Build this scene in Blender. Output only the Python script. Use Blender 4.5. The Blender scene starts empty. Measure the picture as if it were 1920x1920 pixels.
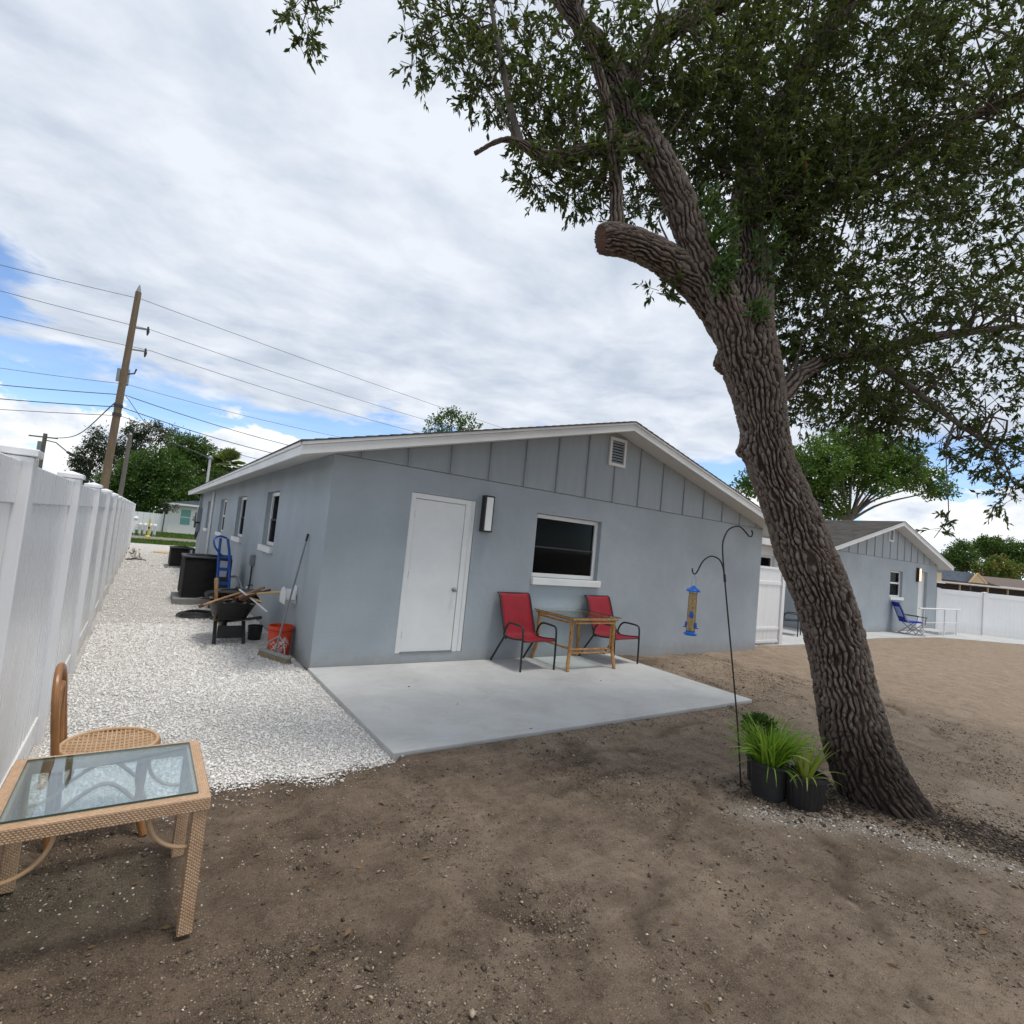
import bpy, math, random
import numpy as np
from mathutils import Vector, Matrix, noise as mnoise

random.seed(7)
RNG = np.random.default_rng(11)
rad = math.radians
scene = bpy.context.scene
col = scene.collection

# ------------------------------------------------------------------ camera
cam_data = bpy.data.cameras.new('camera')
cam_data.sensor_fit = 'HORIZONTAL'
cam_data.sensor_width = 36.0
cam_data.lens = 36.0 * 997.92 / 1920.0
cam_data.clip_start = 0.05
cam_data.clip_end = 3000.0
cam = bpy.data.objects.new('camera', cam_data)
col.objects.link(cam)
CR = Vector((0.81857897, -0.56609336, 0.09729737))
CU = Vector((-0.11579294, 0.00327984, 0.99326796))
CF = Vector((0.56260151, 0.82433461, 0.0628648))
CAM = Vector((-1.7861, -6.5173, 1.6600))
cam.matrix_world = Matrix(((CR.x, CU.x, -CF.x, CAM.x), (CR.y, CU.y, -CF.y, CAM.y), (CR.z, CU.z, -CF.z, CAM.z), (0, 0, 0, 1)))
scene.camera = cam

# ------------------------------------------------------------------ sun, sky, exposure
SUN_EL, SUN_AZ = rad(76), rad(150)          # azimuth clockwise from +y
sun_dir = Vector((math.sin(SUN_AZ) * math.cos(SUN_EL), math.cos(SUN_AZ) * math.cos(SUN_EL), math.sin(SUN_EL)))
sd = bpy.data.lights.new('sun', 'SUN')
sd.energy = 1.5
sd.angle = rad(12)
sd.color = (1.0, 0.955, 0.89)
so = bpy.data.objects.new('sun', sd)
col.objects.link(so)
so.rotation_euler = sun_dir.to_track_quat('Z', 'Y').to_euler()
so.location = (10, -10, 30)


class NT:
    """small helper to write node trees"""
    def __init__(self, tree):
        self.t = tree
        tree.nodes.clear()

    def n(self, typ, **kw):
        nd = self.t.nodes.new(typ)
        for k, v in kw.items():
            if k.startswith('i_'):
                key = k[2:]
                key = int(key) if key.isdigit() else key.replace('_', ' ')
                self.set(nd.inputs[key], v)
            else:
                setattr(nd, k, v)
        return nd

    def set(self, sock, v):
        if isinstance(v, bpy.types.NodeSocket):
            self.t.links.new(v, sock)
        elif isinstance(v, bpy.types.Node):
            self.t.links.new(v.outputs[0], sock)
        else:
            sock.default_value = v

    def math(self, op, a, b=None, c=None, clamp=False):
        nd = self.n('ShaderNodeMath', operation=op, use_clamp=clamp)
        self.set(nd.inputs[0], a)
        if b is not None:
            self.set(nd.inputs[1], b)
        if c is not None:
            self.set(nd.inputs[2], c)
        return nd.outputs[0]

    def smooth(self, x, a, b):
        nd = self.n('ShaderNodeMapRange', interpolation_type='SMOOTHSTEP')
        self.set(nd.inputs[0], x)
        nd.inputs[1].default_value = a
        nd.inputs[2].default_value = b
        return nd.outputs[0]

    def mix(self, f, a, b, blend='MIX'):
        nd = self.n('ShaderNodeMix', data_type='RGBA', blend_type=blend)
        self.set(nd.inputs[0], f)
        self.set(nd.inputs[6], a if not isinstance(a, tuple) else (*a[:3], 1))
        self.set(nd.inputs[7], b if not isinstance(b, tuple) else (*b[:3], 1))
        return nd.outputs[2]

    def noise(self, vec, scale, detail=4, rough=0.55, dist=0.0):
        nd = self.n('ShaderNodeTexNoise')
        self.set(nd.inputs['Vector'], vec)
        nd.inputs['Scale'].default_value = scale
        nd.inputs['Detail'].default_value = detail
        nd.inputs['Roughness'].default_value = rough
        nd.inputs['Distortion'].default_value = dist
        return nd.outputs[0]

    def mapping(self, vec, scale=(1, 1, 1), rot=(0, 0, 0), loc=(0, 0, 0)):
        nd = self.n('ShaderNodeMapping')
        self.set(nd.inputs[0], vec)
        nd.inputs[1].default_value = loc
        nd.inputs[2].default_value = rot
        nd.inputs[3].default_value = scale
        return nd.outputs[0]


world = bpy.data.worlds.new('World')
scene.world = world
world.use_nodes = True
w = NT(world.node_tree)
tc = w.n('ShaderNodeTexCoord').outputs['Generated']
sky = w.n('ShaderNodeTexSky', sky_type='NISHITA', sun_disc=False, sun_elevation=SUN_EL, sun_rotation=SUN_AZ,
          altitude=2500, air_density=1.0, dust_density=0.0, ozone_density=3.0)
sep = w.n('ShaderNodeSeparateXYZ', i_0=tc)
zc = w.math('MAXIMUM', sep.outputs[2], 0.0)
den = w.math('ADD', zc, 0.08)
px_ = w.math('DIVIDE', sep.outputs[0], den)
py_ = w.math('DIVIDE', sep.outputs[1], den)
plane = w.n('ShaderNodeCombineXYZ', i_0=px_, i_1=py_).outputs[0]
warp = w.n('ShaderNodeVectorMath', operation='MULTIPLY_ADD')
wn = w.n('ShaderNodeTexNoise', i_Vector=plane, i_Scale=0.9, i_Detail=3.0)
w.set(warp.inputs[0], wn.outputs['Color'])
warp.inputs[1].default_value = (0.5, 0.5, 0.5)
w.set(warp.inputs[2], plane)
pw = warp.outputs[0]
n_edge = w.noise(pw, 1.7, 6, 0.6)
# stratocumulus deck reaching down to about twelve degrees above the horizon, with a clear hole towards the pole
rr = w.n('ShaderNodeVectorMath', operation='LENGTH', i_0=plane).outputs['Value']
rr2 = w.math('ADD', rr, w.math('MULTIPLY', w.math('SUBTRACT', n_edge, 0.5), 2.4))
deck = w.math('SUBTRACT', 1.0, w.smooth(rr2, 3.25, 3.75))
hole_v = w.n('ShaderNodeVectorMath', operation='DISTANCE', i_0=plane, i_1=(-1.28, 2.62, 0.0)).outputs['Value']
hole = w.smooth(w.math('ADD', hole_v, w.math('MULTIPLY', w.math('SUBTRACT', n_edge, 0.5), 1.1)), 0.74, 0.96)
deck = w.math('MULTIPLY', deck, hole)
thin = w.smooth(w.noise(pw, 0.85, 5, 0.62), 0.18, 0.40)
deck = w.math('MULTIPLY', deck, w.math('ADD', 0.62, w.math('MULTIPLY', thin, 0.38)))
d_tone = w.noise(w.mapping(pw, scale=(1.0, 1.1, 1.0), rot=(0, 0, rad(25))), 3.0, 8, 0.58)
d_tone2 = w.noise(pw, 0.7, 3, 0.5)
tone = w.math('ADD', w.math('MULTIPLY', d_tone, 0.6), w.math('MULTIPLY', d_tone2, 0.4))
deck_ramp = w.n('ShaderNodeValToRGB', i_0=tone)
deck_ramp.color_ramp.elements[0].position = 0.36
deck_ramp.color_ramp.elements[0].color = (0.37, 0.42, 0.50, 1)
deck_ramp.color_ramp.elements[1].position = 0.60
deck_ramp.color_ramp.elements[1].color = (0.575, 0.61, 0.665, 1)
# fair-weather cumulus in the low belt of the sky
cv = w.mapping(tc, scale=(1, 1, 1.9))
c1 = w.noise(cv, 6.0, 8, 0.58)
belt = w.math('MULTIPLY', w.smooth(sep.outputs[2], 0.0, 0.06), w.math('SUBTRACT', 1.0, w.smooth(sep.outputs[2], 0.115, 0.20)))
cum = w.smooth(w.math('ADD', c1, w.math('MULTIPLY', belt, 0.22)), 0.615, 0.655)
cum = w.math('MULTIPLY', cum, w.smooth(belt, 0.0, 0.25))
c2 = w.noise(w.mapping(cv, loc=(0, 0, 0.05)), 9.0, 7, 0.6)
cum_ramp = w.n('ShaderNodeValToRGB', i_0=c2)
cum_ramp.color_ramp.elements[0].position = 0.30
cum_ramp.color_ramp.elements[0].color = (0.52, 0.60, 0.72, 1)
cum_ramp.color_ramp.elements[1].position = 0.60
cum_ramp.color_ramp.elements[1].color = (1.0, 1.0, 1.0, 1)
# thin bright streaks low down
st = w.smooth(w.noise(w.mapping(tc, scale=(1, 1, 9.0)), 3.2, 5, 0.6), 0.40, 0.68)
st = w.math('MULTIPLY', st, w.math('SUBTRACT', 1.0, w.smooth(sep.outputs[2], 0.12, 0.24)))
low = w.math('SUBTRACT', 1.0, w.smooth(sep.outputs[2], -0.02, 0.07))
st = w.math('MAXIMUM', w.math('MULTIPLY', st, 0.38), w.math('MULTIPLY', low, 0.5))
b_sky = w.n('ShaderNodeBackground', i_0=sky, i_1=0.14)
b_st = w.n('ShaderNodeBackground', i_0=(0.56, 0.65, 0.76, 1), i_1=1.0)
b_cum = w.n('ShaderNodeBackground', i_0=cum_ramp, i_1=0.78)
b_deck = w.n('ShaderNodeBackground', i_0=deck_ramp, i_1=1.0)
m1 = w.n('ShaderNodeMixShader', i_0=st, i_1=b_sky, i_2=b_st)
m2 = w.n('ShaderNodeMixShader', i_0=cum, i_1=m1, i_2=b_cum)
m3 = w.n('ShaderNodeMixShader', i_0=deck, i_1=m2, i_2=b_deck)
w.n('ShaderNodeOutputWorld', i_0=m3)

scene.view_settings.view_transform = 'Standard'
scene.view_settings.look = 'None'
scene.view_settings.exposure = 0.58
scene.view_settings.gamma = 1.0
scene.render.engine = 'CYCLES'
scene.cycles.max_bounces = 6
scene.cycles.diffuse_bounces = 3
scene.cycles.glossy_bounces = 3
scene.cycles.transparent_max_bounces = 8
scene.cycles.use_denoising = True
scene.cycles.use_adaptive_sampling = True
scene.cycles.adaptive_threshold = 0.015


# ------------------------------------------------------------------ materials
MATS = {}


def material(name):
    m = bpy.data.materials.new(name)
    m.use_nodes = True
    MATS[name] = m
    return m, NT(m.node_tree)


def finish(t, colr, rough=0.6, bump=None, bstr=0.3, bdist=0.01, metal=0.0, spec=0.4, extra=None):
    p = t.n('ShaderNodeBsdfPrincipled')
    t.set(p.inputs['Base Color'], colr if not isinstance(colr, tuple) else (*colr[:3], 1))
    t.set(p.inputs['Roughness'], rough)
    p.inputs['Metallic'].default_value = metal
    p.inputs['Specular IOR Level'].default_value = spec
    if bump is not None:
        b = t.n('ShaderNodeBump')
        b.inputs['Strength'].default_value = bstr
        b.inputs['Distance'].default_value = bdist
        t.set(b.inputs['Height'], bump)
        t.set(p.inputs['Normal'], b.outputs[0])
    if extra:
        for k, v in extra.items():
            t.set(p.inputs[k], v)
    t.n('ShaderNodeOutputMaterial', i_0=p)
    return p


def pmat(name, c1, c2=None, scale=6.0, rough=0.55, bump=0.0, bscale=80.0, bdist=0.004, metal=0.0, spec=0.4, detail=5, stretch=(1, 1, 1)):
    """two-tone noisy paint / plastic / metal"""
    m, t = material(name)
    oc = t.mapping(t.n('ShaderNodeTexCoord').outputs['Object'], scale=stretch)
    c2 = c2 or tuple(x * 0.82 for x in c1)
    f = t.smooth(t.noise(oc, scale, detail, 0.6), 0.3, 0.7)
    fine = t.noise(oc, scale * 9, 3, 0.6)
    f = t.math('ADD', t.math('MULTIPLY', f, 0.75), t.math('MULTIPLY', fine, 0.25))
    r = t.math('ADD', rough - 0.08, t.math('MULTIPLY', fine, 0.16))
    finish(t, t.mix(f, c1, c2), r, t.noise(oc, bscale, 4, 0.6) if bump else None, bump, bdist, metal, spec)
    return m


def gpos(t):
    return t.n('ShaderNodeNewGeometry').outputs['Position']


def attr(t, name):
    return t.n('ShaderNodeAttribute', attribute_name=name).outputs['Fac']


# painted stucco over block
def stucco(name, base):
    m, t = material(name)
    p = gpos(t)
    big = t.smooth(t.noise(p, 0.9, 4, 0.6), 0.25, 0.75)
    mid = t.noise(p, 7, 5, 0.65)
    fine = t.noise(p, 90, 4, 0.7)
    c = t.mix(big, tuple(x * 0.88 for x in base), tuple(min(1, x * 1.07) for x in base))
    c = t.mix(t.math('MULTIPLY', t.smooth(mid, 0.48, 0.75), 0.30), c, tuple(x * 0.80 for x in base))
    z = t.n('ShaderNodeSeparateXYZ', i_0=p).outputs[2]
    splash = t.math('SUBTRACT', 1.0, t.smooth(t.math('ADD', z, t.math('MULTIPLY', mid, 0.4)), 0.12, 0.42))
    c = t.mix(t.math('MULTIPLY', splash, 0.5), c, (0.27, 0.235, 0.20))
    # faint mortar courses telegraphing through the paint
    course = t.math('ABSOLUTE', t.math('SUBTRACT', t.math('FRACT', t.math('MULTIPLY', z, 5.0)), 0.5))
    groove = t.smooth(course, 0.44, 0.5)
    h = t.math('SUBTRACT', t.math('ADD', t.math('MULTIPLY', fine, 0.6), t.math('MULTIPLY', mid, 0.6)), t.math('MULTIPLY', groove, 0.07))
    finish(t, c, 0.78, h, 0.75, 0.008, spec=0.25)
    return m


stucco('stucco', (0.368, 0.408, 0.438))
pmat('siding', (0.35, 0.385, 0.412), (0.312, 0.346, 0.372), 1.5, 0.72, 0.35, 60, 0.003, stretch=(6, 6, 1))
pmat('batten', (0.32, 0.347, 0.37), (0.28, 0.305, 0.33), 3, 0.7, 0.3, 70, 0.003)
pmat('white_paint', (0.80, 0.80, 0.79), (0.72, 0.72, 0.71), 2.0, 0.42, 0.12, 40, 0.002)
pmat('trim_white', (0.78, 0.775, 0.76), (0.66, 0.655, 0.645), 1.6, 0.5, 0.2, 30, 0.002)
pmat('soffit', (0.62, 0.62, 0.60), (0.55, 0.55, 0.54), 2.2, 0.65, 0.2, 60, 0.002)
m, t = material('vinyl')
p = gpos(t)
z = t.n('ShaderNodeSeparateXYZ', i_0=p).outputs[2]
run = t.noise(t.mapping(p, scale=(9, 9, 0.8)), 1.6, 5, 0.6)
splash = t.math('SUBTRACT', 1.0, t.smooth(t.math('ADD', z, t.math('MULTIPLY', run, 0.5)), 0.2, 0.75))
c = t.mix(t.smooth(t.noise(p, 0.8, 4, 0.6), 0.3, 0.7), (0.85, 0.85, 0.855), (0.80, 0.805, 0.815))
c = t.mix(t.math('MULTIPLY', t.smooth(run, 0.48, 0.72), 0.07), c, (0.50, 0.50, 0.50))
c = t.mix(t.math('MULTIPLY', splash, 0.35), c, (0.52, 0.48, 0.43))
finish(t, c, t.math('ADD', 0.20, t.math('MULTIPLY', run, 0.18)), spec=0.5)
pmat('black_metal', (0.018, 0.018, 0.02), (0.03, 0.03, 0.032), 9, 0.42)
pmat('black_plastic', (0.014, 0.014, 0.015), (0.026, 0.025, 0.024), 7, 0.5, 0.15, 50)
pmat('dark_grey', (0.034, 0.034, 0.036), (0.05, 0.05, 0.052), 8, 0.55)
pmat('grey_metal', (0.26, 0.275, 0.29), (0.20, 0.21, 0.225), 8, 0.42, metal=0.35)
pmat('grille', (0.009, 0.009, 0.009), (0.016, 0.015, 0.015), 12, 0.6, spec=0.2)
pmat('panel_label', (0.42, 0.45, 0.56), (0.5, 0.52, 0.6), 30, 0.5)
pmat('pad_grey', (0.26, 0.26, 0.25), (0.2, 0.2, 0.19), 9, 0.85, 0.4, 60)
pmat('blue_paint', (0.012, 0.075, 0.34), (0.02, 0.10, 0.38), 8, 0.38)
pmat('blue_fabric', (0.015, 0.03, 0.36), (0.02, 0.045, 0.42), 14, 0.8, 0.3, 260, 0.001)
pmat('pale_fabric', (0.42, 0.50, 0.78), (0.36, 0.44, 0.72), 14, 0.8, 0.3, 260, 0.001)
pmat('slate_fabric', (0.022, 0.035, 0.055), (0.03, 0.045, 0.07), 14, 0.8)
pmat('orange_plastic', (0.66, 0.075, 0.022), (0.58, 0.055, 0.018), 5, 0.38)
pmat('letter_white', (0.82, 0.80, 0.78), (0.74, 0.7, 0.68), 20, 0.5)
pmat('tool_wood', (0.42, 0.26, 0.13), (0.26, 0.15, 0.075), 14, 0.65, 0.3, 60, stretch=(4, 4, 1))
pmat('pale_wood', (0.60, 0.43, 0.22), (0.50, 0.33, 0.15), 14, 0.6)
pmat('yellow_wood', (0.55, 0.45, 0.12), (0.45, 0.36, 0.10), 10, 0.6)
pmat('rusty', (0.16, 0.06, 0.03), (0.08, 0.035, 0.02), 18, 0.8, 0.4, 80)
pmat('bristle', (0.36, 0.30, 0.20), (0.25, 0.2, 0.13), 30, 0.9)
pmat('broom_grey', (0.36, 0.37, 0.35), (0.28, 0.28, 0.27), 10, 0.6)
pmat('rattan', (0.34, 0.16, 0.055), (0.23, 0.10, 0.035), 9, 0.34, 0.2, 60, spec=0.5)
pmat('wicker_core', (0.50, 0.32, 0.19), (0.40, 0.25, 0.14), 8, 0.55)
pmat('cane_hoop', (0.55, 0.37, 0.22), (0.46, 0.29, 0.16), 9, 0.5)
pmat('pot_black', (0.018, 0.018, 0.02), (0.035, 0.034, 0.034), 5, 0.5, 0.15, 40)
pmat('potting_soil', (0.03, 0.022, 0.016), (0.06, 0.04, 0.03), 30, 0.95, 0.8, 90, 0.02)
pmat('feeder_blue', (0.01, 0.11, 0.48), (0.015, 0.15, 0.56), 8, 0.3)
pmat('seed', (0.80, 0.60, 0.30), (0.40, 0.27, 0.12), 60, 0.8, 0.8, 120, 0.006)
pmat('yellow_paint', (0.62, 0.50, 0.05), (0.52, 0.40, 0.05), 6, 0.5)
pmat('tan_wall', (0.50, 0.38, 0.24), (0.44, 0.33, 0.21), 2, 0.8)
pmat('slate_roof', (0.15, 0.175, 0.22), (0.10, 0.12, 0.155), 4, 0.8, 0.5, 12, 0.02)
pmat('brown_roof', (0.15, 0.115, 0.095), (0.11, 0.085, 0.07), 4, 0.85, 0.5, 12, 0.02)
pmat('screen_dark', (0.02, 0.018, 0.017), (0.035, 0.03, 0.028), 3, 0.6)
pmat('far_white', (0.78, 0.77, 0.76), (0.72, 0.71, 0.70), 1.2, 0.7)
pmat('pole_wood', (0.20, 0.145, 0.088), (0.13, 0.10, 0.068), 1.2, 0.9, 0.5, 30, 0.01, stretch=(8, 8, 1))
pmat('old_wood', (0.17, 0.155, 0.13), (0.12, 0.11, 0.095), 1.5, 0.9, stretch=(8, 8, 1))
pmat('wire', (0.05, 0.055, 0.06), (0.07, 0.075, 0.08), 3, 0.6)
pmat('chrome', (0.45, 0.45, 0.44), (0.35, 0.34, 0.33), 20, 0.3, metal=0.9)
pmat('interior_dark', (0.006, 0.006, 0.007), (0.012, 0.012, 0.013), 2, 0.9)
pmat('drape', (0.02, 0.021, 0.023), (0.035, 0.035, 0.038), 5, 0.9, stretch=(14, 14, 1))
pmat('twig', (0.12, 0.09, 0.065), (0.08, 0.06, 0.045), 20, 0.9)

# concrete with float marks and blotches
m, t = material('concrete')
p = gpos(t)
big = t.smooth(t.noise(p, 1.1, 5, 0.62, 0.4), 0.28, 0.72)
mid = t.noise(t.mapping(p, scale=(1, 2.4, 1), rot=(0, 0, rad(20))), 5, 6, 0.65, 0.6)
fine = t.noise(p, 120, 4, 0.7)
c = t.mix(big, (0.42, 0.42, 0.41), (0.53, 0.53, 0.52))
c = t.mix(t.math('MULTIPLY', t.smooth(mid, 0.45, 0.75), 0.45), c, (0.58, 0.58, 0.57))
spots = t.smooth(t.noise(p, 14, 2, 0.5), 0.70, 0.78)
c = t.mix(t.math('MULTIPLY', spots, 0.4), c, (0.30, 0.28, 0.25))
c = t.mix(t.math('MULTIPLY', t.smooth(t.noise(p, 2.6, 6, 0.7, 1.0), 0.54, 0.70), 0.35), c, (0.36, 0.35, 0.33))
# mortar-coloured dirt carried on along the rim of the slab
finish(t, c, t.math('ADD', 0.62, t.math('MULTIPLY', mid, 0.2)), t.math('ADD', t.math('MULTIPLY', mid, 0.6), t.math('MULTIPLY', fine, 0.35)), 0.35, 0.006, spec=0.3)

# bed below the shell gravel
m, t = material('gravel_bed')
p = gpos(t)
v = t.n('ShaderNodeTexVoronoi', i_Vector=p, i_Scale=44.0, feature='F1')
ve = t.n('ShaderNodeTexVoronoi', i_Vector=p, i_Scale=44.0, feature='DISTANCE_TO_EDGE')
cr = t.n('ShaderNodeSeparateColor', i_0=v.outputs['Color'])
c = t.mix(cr.outputs[0], (0.58, 0.54, 0.49), (0.82, 0.79, 0.74))
gap = t.math('SUBTRACT', 1.0, t.smooth(ve.outputs['Distance'], 0.02, 0.16))
c = t.mix(t.math('MULTIPLY', gap, t.math('MULTIPLY', cr.outputs[1], 0.9)), c, (0.30, 0.26, 0.22))
c = t.mix(t.math('MULTIPLY', t.smooth(t.noise(p, 1.6, 4, 0.6), 0.5, 0.75), 0.25), c, (0.55, 0.50, 0.44))
h = t.math('ADD', t.smooth(ve.outputs['Distance'], 0.0, 0.25), t.math('MULTIPLY', cr.outputs[2], 0.6))
finish(t, c, 0.85, h, 0.8, 0.010, spec=0.2)

# loose shell pieces
m, t = material('shell_piece')
r0 = attr(t, 'rnd')
rp = t.n('ShaderNodeValToRGB', i_0=r0)
rp.color_ramp.elements[0].position = 0.0
rp.color_ramp.elements[0].color = (0.26, 0.21, 0.165, 1)
rp.color_ramp.elements[1].position = 1.0
rp.color_ramp.elements[1].color = (0.88, 0.86, 0.83, 1)
e = rp.color_ramp.elements.new(0.10)
e.color = (0.58, 0.53, 0.47, 1)
e = rp.color_ramp.elements.new(0.4)
e.color = (0.78, 0.745, 0.695, 1)
finish(t, rp.outputs[0], 0.75, spec=0.3)

# chips, stones and bark crumbs lying on the dirt
m, t = material('dirt_piece')
rp = t.n('ShaderNodeValToRGB', i_0=attr(t, 'rnd'))
rp.color_ramp.elements[0].position = 0.0
rp.color_ramp.elements[0].color = (0.035, 0.026, 0.02, 1)
rp.color_ramp.elements[1].position = 1.0
rp.color_ramp.elements[1].color = (0.72, 0.66, 0.57, 1)
for pos, cc in ((0.45, (0.11, 0.085, 0.066)), (0.62, (0.20, 0.16, 0.12)), (0.86, (0.34, 0.275, 0.20)), (0.95, (0.48, 0.40, 0.30))):
    e = rp.color_ramp.elements.new(pos)
    e.color = (*cc, 1)
finish(t, rp.outputs[0], 0.9, spec=0.2)

# bare graded soil, damp to dry
m, t = material('soil')
p = gpos(t)
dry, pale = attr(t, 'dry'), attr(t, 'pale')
n1 = t.noise(p, 0.9, 6, 0.62, 0.5)
n2 = t.noise(p, 5.5, 7, 0.7, 0.3)
n3 = t.noise(p, 42, 5, 0.75)
n4 = t.noise(t.mapping(p, scale=(4.0, 0.9, 1), rot=(0, 0, rad(-14))), 1.9, 7, 0.68, 0.9)
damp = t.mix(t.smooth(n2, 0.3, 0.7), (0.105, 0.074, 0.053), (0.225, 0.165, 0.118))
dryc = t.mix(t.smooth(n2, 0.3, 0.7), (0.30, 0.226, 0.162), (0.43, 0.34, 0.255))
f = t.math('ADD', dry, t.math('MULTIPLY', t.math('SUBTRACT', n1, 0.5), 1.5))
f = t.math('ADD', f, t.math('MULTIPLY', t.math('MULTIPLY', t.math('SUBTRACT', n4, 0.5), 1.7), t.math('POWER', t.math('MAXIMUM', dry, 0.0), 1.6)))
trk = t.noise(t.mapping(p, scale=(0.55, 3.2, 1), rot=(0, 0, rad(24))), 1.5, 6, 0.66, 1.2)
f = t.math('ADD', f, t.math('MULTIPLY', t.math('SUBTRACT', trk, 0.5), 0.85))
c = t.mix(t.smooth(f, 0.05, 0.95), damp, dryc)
c = t.mix(t.math('MULTIPLY', t.smooth(n3, 0.50, 0.72), 0.38), c, (0.27, 0.205, 0.15))
c = t.mix(t.math('MULTIPLY', t.smooth(t.noise(p, 26, 5, 0.75), 0.54, 0.70), 0.6), c, (0.045, 0.033, 0.026))
grit = t.noise(p, 170, 3, 0.7)
c = t.mix(t.math('MULTIPLY', t.smooth(grit, 0.50, 0.66), 0.55), c, (0.30, 0.235, 0.17))
c = t.mix(t.math('MULTIPLY', t.smooth(grit, 0.50, 0.34), 0.55), c, (0.035, 0.026, 0.02))
c = t.mix(t.math('MULTIPLY', pale, t.smooth(t.noise(p, 9, 5, 0.7), 0.25, 0.6)), c, (0.36, 0.305, 0.245))
c = t.mix(t.math('MULTIPLY', attr(t, 'mulch'), t.smooth(t.noise(p, 16, 5, 0.7), 0.42, 0.7)), c, (0.06, 0.043, 0.035))
vor = t.n('ShaderNodeTexVoronoi', i_Vector=p, i_Scale=95.0, feature='F1')
vc = t.n('ShaderNodeSeparateColor', i_0=vor.outputs['Color'])
speck = t.math('MULTIPLY', t.math('GREATER_THAN', vc.outputs[0], 0.70), t.math('LESS_THAN', vor.outputs['Distance'], 0.34))
speck = t.math('MULTIPLY', speck, t.smooth(t.noise(p, 3.0, 3, 0.6), 0.42, 0.62))
c = t.mix(t.math('MULTIPLY', speck, 0.8), c, (0.44, 0.36, 0.26))
c = t.mix(t.math('MULTIPLY', attr(t, 'rut'), 0.42), c, (0.055, 0.038, 0.028))
h = t.math('ADD', t.math('MULTIPLY', n2, 1.2), t.math('ADD', t.math('MULTIPLY', n3, 0.55), t.math('MULTIPLY', n4, 0.6)))
h = t.math('ADD', h, t.math('MULTIPLY', speck, 0.5))
h = t.math('ADD', h, t.math('MULTIPLY', grit, 0.6))
finish(t, c, 0.95, h, 1.0, 0.024, spec=0.15)

m, t = material('lawn')
p = gpos(t)
c = t.mix(t.smooth(t.noise(p, 0.6, 5, 0.65), 0.3, 0.7), (0.055, 0.115, 0.018), (0.15, 0.19, 0.04))
c = t.mix(t.math('MULTIPLY', t.smooth(t.noise(p, 11, 5, 0.7), 0.45, 0.7), 0.6), c, (0.04, 0.075, 0.012))
finish(t, c, 0.95, t.noise(p, 30, 4, 0.7), 1.0, 0.05, spec=0.1)

m, t = material('asphalt')
p = gpos(t)
c = t.mix(t.noise(p, 0.8, 5, 0.6), (0.19, 0.165, 0.145), (0.27, 0.24, 0.21))
finish(t, c, 0.9, t.noise(p, 50, 4, 0.7), 0.4, 0.01, spec=0.2)

m, t = material('shingle')
p = gpos(t)
s = t.mapping(p, scale=(1, 3.2, 1))
v = t.n('ShaderNodeTexVoronoi', i_Vector=t.mapping(p, scale=(7.0, 3.0, 0.0)), i_Scale=1.0)
vc = t.n('ShaderNodeSeparateColor', i_0=v.outputs['Color'])
c = t.mix(vc.outputs[0], (0.058, 0.053, 0.048), (0.105, 0.096, 0.087))
c = t.mix(t.math('MULTIPLY', t.smooth(t.noise(p, 0.7, 5, 0.6), 0.35, 0.7), 0.5), c, (0.115, 0.105, 0.095))
finish(t, c, 0.92, t.noise(p, 60, 3, 0.7), 0.5, 0.006, spec=0.15)

# glass
m, t = material('window_glass')
g = t.n('ShaderNodeBsdfGlossy', i_Color=(0.9, 0.93, 0.95, 1), i_Roughness=0.03)
tr = t.n('ShaderNodeBsdfTransparent', i_Color=(0.55, 0.57, 0.58, 1))
fr = t.n('ShaderNodeFresnel', i_IOR=1.45)
mx = t.n('ShaderNodeMixShader', i_0=t.math('MULTIPLY', fr, 0.08), i_1=tr, i_2=g)
t.n('ShaderNodeOutputMaterial', i_0=mx)
m, t = material('table_glass')
g = t.n('ShaderNodeBsdfGlossy', i_Color=(0.95, 0.98, 1.0, 1), i_Roughness=0.02)
tr = t.n('ShaderNodeBsdfTransparent', i_Color=(0.88, 0.945, 0.95, 1))
fr = t.n('ShaderNodeFresnel', i_IOR=1.55)
mx = t.n('ShaderNodeMixShader', i_0=t.math('ADD', t.math('MULTIPLY', fr, 0.55), 0.015, clamp=True), i_1=tr, i_2=g)
t.n('ShaderNodeOutputMaterial', i_0=mx)
m, t = material('glass_edge')
finish(t, (0.02, 0.07, 0.055), 0.15, spec=0.6)
m, t = material('feeder_tube')
g = t.n('ShaderNodeBsdfGlossy', i_Color=(1, 1, 1, 1), i_Roughness=0.08)
tr = t.n('ShaderNodeBsdfTransparent', i_Color=(0.93, 0.93, 0.92, 1))
fr = t.n('ShaderNodeFresnel', i_IOR=1.4)
mx = t.n('ShaderNodeMixShader', i_0=fr, i_1=tr, i_2=g)
t.n('ShaderNodeOutputMaterial', i_0=mx)
m, t = material('diffuser')
finish(t, (0.80, 0.80, 0.78), 0.35, spec=0.4)
m, t = material('diffuser_lit')
finish(t, (0.85, 0.72, 0.52), 0.4, extra={'Emission Color': (1.0, 0.66, 0.34, 1), 'Emission Strength': 0.9})
m, t = material('blinds_green')
p = gpos(t)
z = t.n('ShaderNodeSeparateXYZ', i_0=p).outputs[2]
bl = t.math('FRACT', t.math('MULTIPLY', z, 11.0))
finish(t, t.mix(t.smooth(bl, 0.3, 0.7), (0.13, 0.33, 0.31), (0.21, 0.44, 0.41)), 0.35)

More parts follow.
